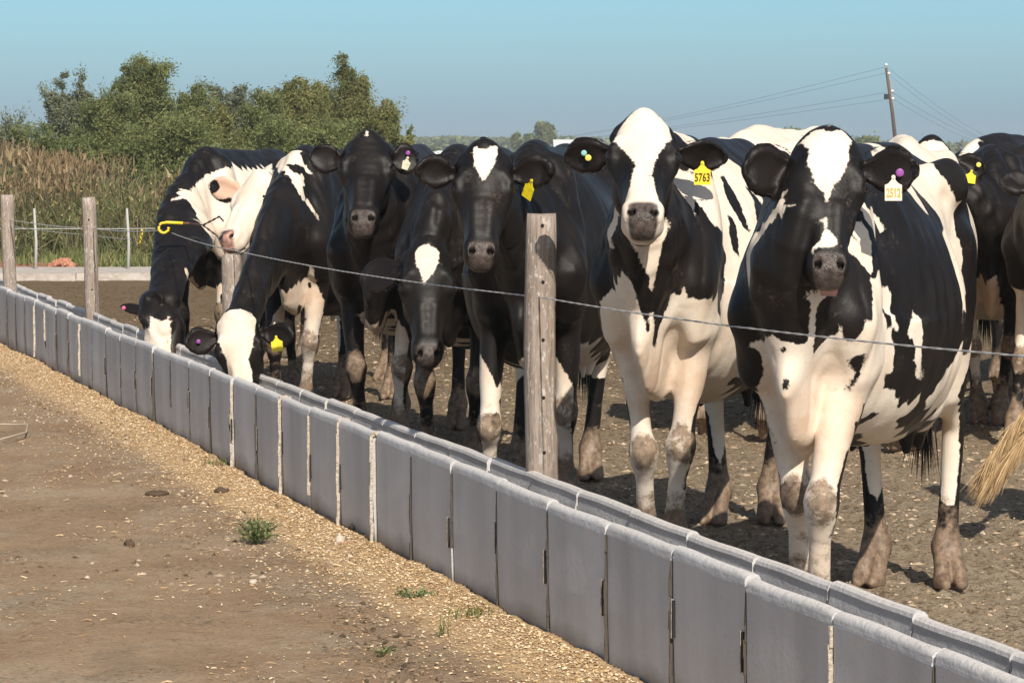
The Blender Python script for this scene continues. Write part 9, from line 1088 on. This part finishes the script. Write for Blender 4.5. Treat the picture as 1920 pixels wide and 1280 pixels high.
def strands(name, P, D, L, W_, m, parent, curl=.3, tone=None):
    """locks of hair: narrow tapering strips"""
    P = np.asarray(P, float); D = np.asarray(D, float); k = len(P); D /= np.linalg.norm(D, axis=1)[:, None]
    S_ = np.cross(D, rng.randn(k, 3)); S_ /= np.linalg.norm(S_, axis=1)[:, None]; L = np.asarray(L)[:, None]; g = np.array([[0, 0, -1.0]])
    q = [P-S_*W_, P+S_*W_, P+D*L*.5+g*L*curl*.2+S_*W_*.8, P+D*L*.5+g*L*curl*.2-S_*W_*.8, P+D*L+g*L*curl]
    Vv = np.stack(q, 1).reshape(-1, 3); b = np.arange(k)*5
    f = np.concatenate([np.stack([b, b+1, b+2], 1), np.stack([b, b+2, b+3], 1), np.stack([b+3, b+2, b+4], 1)])
    t = np.repeat(rng.rand(k) if tone is None else tone, 5)
    return link(name, raw_mesh(name, Vv, f, [m], False, dict(tone=t)), parent)

def build_cow(cow):
    v, q, M_, an = make_cow(cow)
    root = empty('cow', cow['org'], cow['head']); tag(root, cow['label'], 'cow', 'black and white cows at the trough')
    wh = seed_field(v, np.vstack([unpack(cow['W']), unpack(cow['K'])]), np.concatenate([np.ones(len(unpack(cow['W']))), np.zeros(len(unpack(cow['K'])))])) if cow['W'] and cow['K'] else np.full(len(v), 1.0)
    one = np.ones(len(v))
    me = raw_mesh('body', v, q, [coat], True, dict(white=wh, skin_a=np.stack([M_['mud']*cow.get('mud', 1), M_['muz'], M_['earin'], one], 1), skin_b=np.stack([M_['nos'], M_['eye']*(wh < .02), M_['pink'], one], 1), pale_nose=np.full(len(v), cow.get('pale', 0.0))))
    link('body', me, root)
    F = an['F']; sc = F[4]
    for e in (1, -1):
        b = MB(); b.ball(tuple(hp(F, .193, e*.1035, -.055)), .0205*sc, 16, 12); b.build('eye', eye_m, root, True)
        # upper lid with lashes
        ec = np.array(hp(F, .193, e*.1035, -.055)); mv = nrm(F[2]*e*.80+F[3]*.60); pv_ = nrm(np.cross(F[1], mv)); b = MB()
        for sg, rr_, th_ in ((-1, .0195, .0062), (1, .0200, .0042)):
            b.tube([tuple(ec+sc*(mv*(.010+.004*math.sin(a))+pv_*rr_*1.12*math.cos(a)+F[1]*sg*rr_*(.62 if sg < 0 else .78)*math.sin(a))) for a in np.linspace(0, math.pi, 9)], [th_*sc*q for q in (.5, .8, 1, 1, 1, 1, 1, .8, .5)], 6)
        if not cow.get('far'): b.build('eyelid', hair_b if cow.get('pale', 0) == 0 else TAGC['cream'], root, True)
    # tuft between the ears, fringes in the ears
    if cow.get('tuft'):
        k = 700; s_ = rng.randn(k)*.032; t_ = rng.rand(k)*.05-.012
        P = np.array([hp(F, .002+tt+abs(ss)*.35, ss, -.035-abs(ss)*.4) for ss, tt in zip(s_, t_)]); D = np.array([-F[1]*.8+F[3]*.6]*k)+rng.randn(k, 3)*.45
        strands('poll_tuft', P, D, .014+.026*rng.rand(k), .0012, hair_b, root)
    if not cow.get('far'):
        for e in (1, -1):
            r0, ea, face, sv, el, wd = an['ear%d' % e]; k = 520; th = rng.rand(k)*2*math.pi
            cu = .52+.42*np.cos(th); w_ = np.sin(th)*wd*.93*np.clip(1.2-abs(cu-.56)*.4, 0, 1)
            P = r0[None]+ea[None]*(el*cu)[:, None]+sv[None]*w_[:, None]+face[None]*.002
            D = ea[None]*(np.cos(th)*.9)[:, None]+sv[None]*(np.sin(th)*.7)[:, None]+face[None]*.5+rng.randn(k, 3)*.5
            keep = cu > .2; strands('ear_fringe', P[keep], D[keep], (.004+.008*rng.rand(k))[keep], .0009, hair_b if cow.get('pale', 0) == 0 else TAGC['cream'], root)
    if cow.get('beard'):
        k = 260; P = np.array([hp(F, .46+.05*rng.rand(), rng.uniform(-.055, .055), -.155-.01*rng.rand()) for _ in range(k)]); D = np.tile(F[1]*.5-F[3]*.9, (k, 1))+rng.randn(k, 3)*.35
        strands('chin_hair', P, D, .012+.028*rng.rand(k), .0007, hair_b, root, .4)
    for i, t in enumerate(cow.get('tags', [])):
        c = Vector(t['p']); nn = Vector(t['n']).normalized(); upv = (Vector((0, 0, 1))-nn*nn.z).normalized(); upv = Matrix.Rotation(t.get('roll', 0), 3, nn) @ upv; sv = upv.cross(nn)
        R_ = Matrix((sv, upv, nn)).transposed().to_4x4(); R_.translation = c
        if t['k'] == 'tag':
            w, h = t['w'], t['h']; th = .0022; cv = 0
            out = [(-.5, -.62), (.5, -.62), (.5, .18), (.30, .26), (.12, .44), (.10, .62), (-.10, .62), (-.12, .44), (-.30, .26), (-.5, .18)]
            vv = [Vector((x*w, (y-.1)*h*.82, s*th+cv*(2*x)**2)) for s in (0, 1) for x, y in out]; k = len(out)
            ff = [tuple(range(k))[::-1], tuple(range(k, 2*k))]+[(i_, (i_+1) % k, (i_+1) % k+k, i_+k) for i_ in range(k)]
            o = link('ear_tag', py_mesh('ear_tag', vv, ff, TAGC[t['c']]), root); o.matrix_local = R_; o['label'] = t['label']
            b = MB(); b.tube([(0, .40*h, 0), (0, .40*h, .006)], .006, 10); b.build('tag_stud', TAGC[t.get('sc', t['c'])], o)
            if t.get('text'):
                tx = link('tag_number', text_mesh(t['text'], h*.50*.9, INK[t['ink']]), o); tx.location = (0, -.28*h, th+.0012); tx.scale = (.80*w/.060, 1.15, 1)
        else:
            b = MB(); b.tube([(0, 0, -.004), (0, 0, .003), (0, 0, .005)], [t['w']*.5, t['w']*.5, t['w']*.3], 14); o = b.build('ear_button', TAGC[t['c']], root); o.matrix_local = R_; o['label'] = t['label']
    if cow.get('tongue'):
        b = MB(); n_ = 9; c0 = 0
        for j in range(6):
            for i in range(n_+1):
                x = -1+2*i/n_; wdt = .031*(1-.2*(j/5)**2); out = .0+.050*j/5
                b.v.append(Vector(hp(F, .498+out*.75, .010+x*wdt, -.120-.016*j/5+.004*(1-x*x)*(1-j/5)-.014*(j/5)**2)))
        for j in range(5):
            for i in range(n_): a = j*(n_+1)+i; b.f.append((a, a+1, a+n_+2, a+n_+1))
        # thickness
        n0 = len(b.v); dn = Vector(F[3])*-.011+Vector(F[1])*-.004
        b.v += [p+dn for p in b.v[:n0]]; b.f += [tuple(x+n0 for x in f_)[::-1] for f_ in b.f[:]]
        ring = [0*(n_+1)+i for i in range(n_+1)]+[(n_+1)*j+n_ for j in range(1, 6)]+[(n_+1)*5+i for i in range(n_-1, -1, -1)]+[(n_+1)*j for j in range(4, 0, -1)]
        for i in range(len(ring)): a, c_ = ring[i], ring[(i+1) % len(ring)]; b.f.append((a, c_, c_+n0, a+n0))
        b.build('tongue', tong, root, True)
    tl = cow.get('tail')
    if tl:
        P = []; D = []; n_ = 4200; ps = [Vector(p) for p in tl]
        for i in range(n_):
            u = random.random(); a = ps[-2].lerp(ps[-1], u*1.0); d = (ps[-1]-ps[-2]).normalized(); cl_ = random.randrange(40); rc_ = random.Random(cl_); P.append(a+Vector((rc_.gauss(0, .022), rc_.gauss(0, .022), rc_.gauss(0, .022)))+Vector((random.gauss(0, .004), random.gauss(0, .004), random.gauss(0, .004)))); D.append(d+Vector((rc_.gauss(0, .11), rc_.gauss(0, .11), rc_.gauss(0, .11)))*.8+.35*Vector((random.gauss(0, .16), random.gauss(0, .16), random.gauss(0, .16))))
        strands('tail_switch', P, D, .07+.10*rng.rand(n_), .0020, hair_t, root, .25)
    else:
        S = cow['s']; k = 160; e_ = np.array([[-1.03*S, .02*S, .64*S]]); strands('tail_switch', np.tile(e_, (k, 1))+rng.randn(k, 3)*.008, np.tile([[0, 0, -1.0]], (k, 1))+rng.randn(k, 3)*.12, .10+.18*rng.rand(k), .004, hair_b, root)
    return root
for key in sorted(COWS): build_cow(COWS[key])
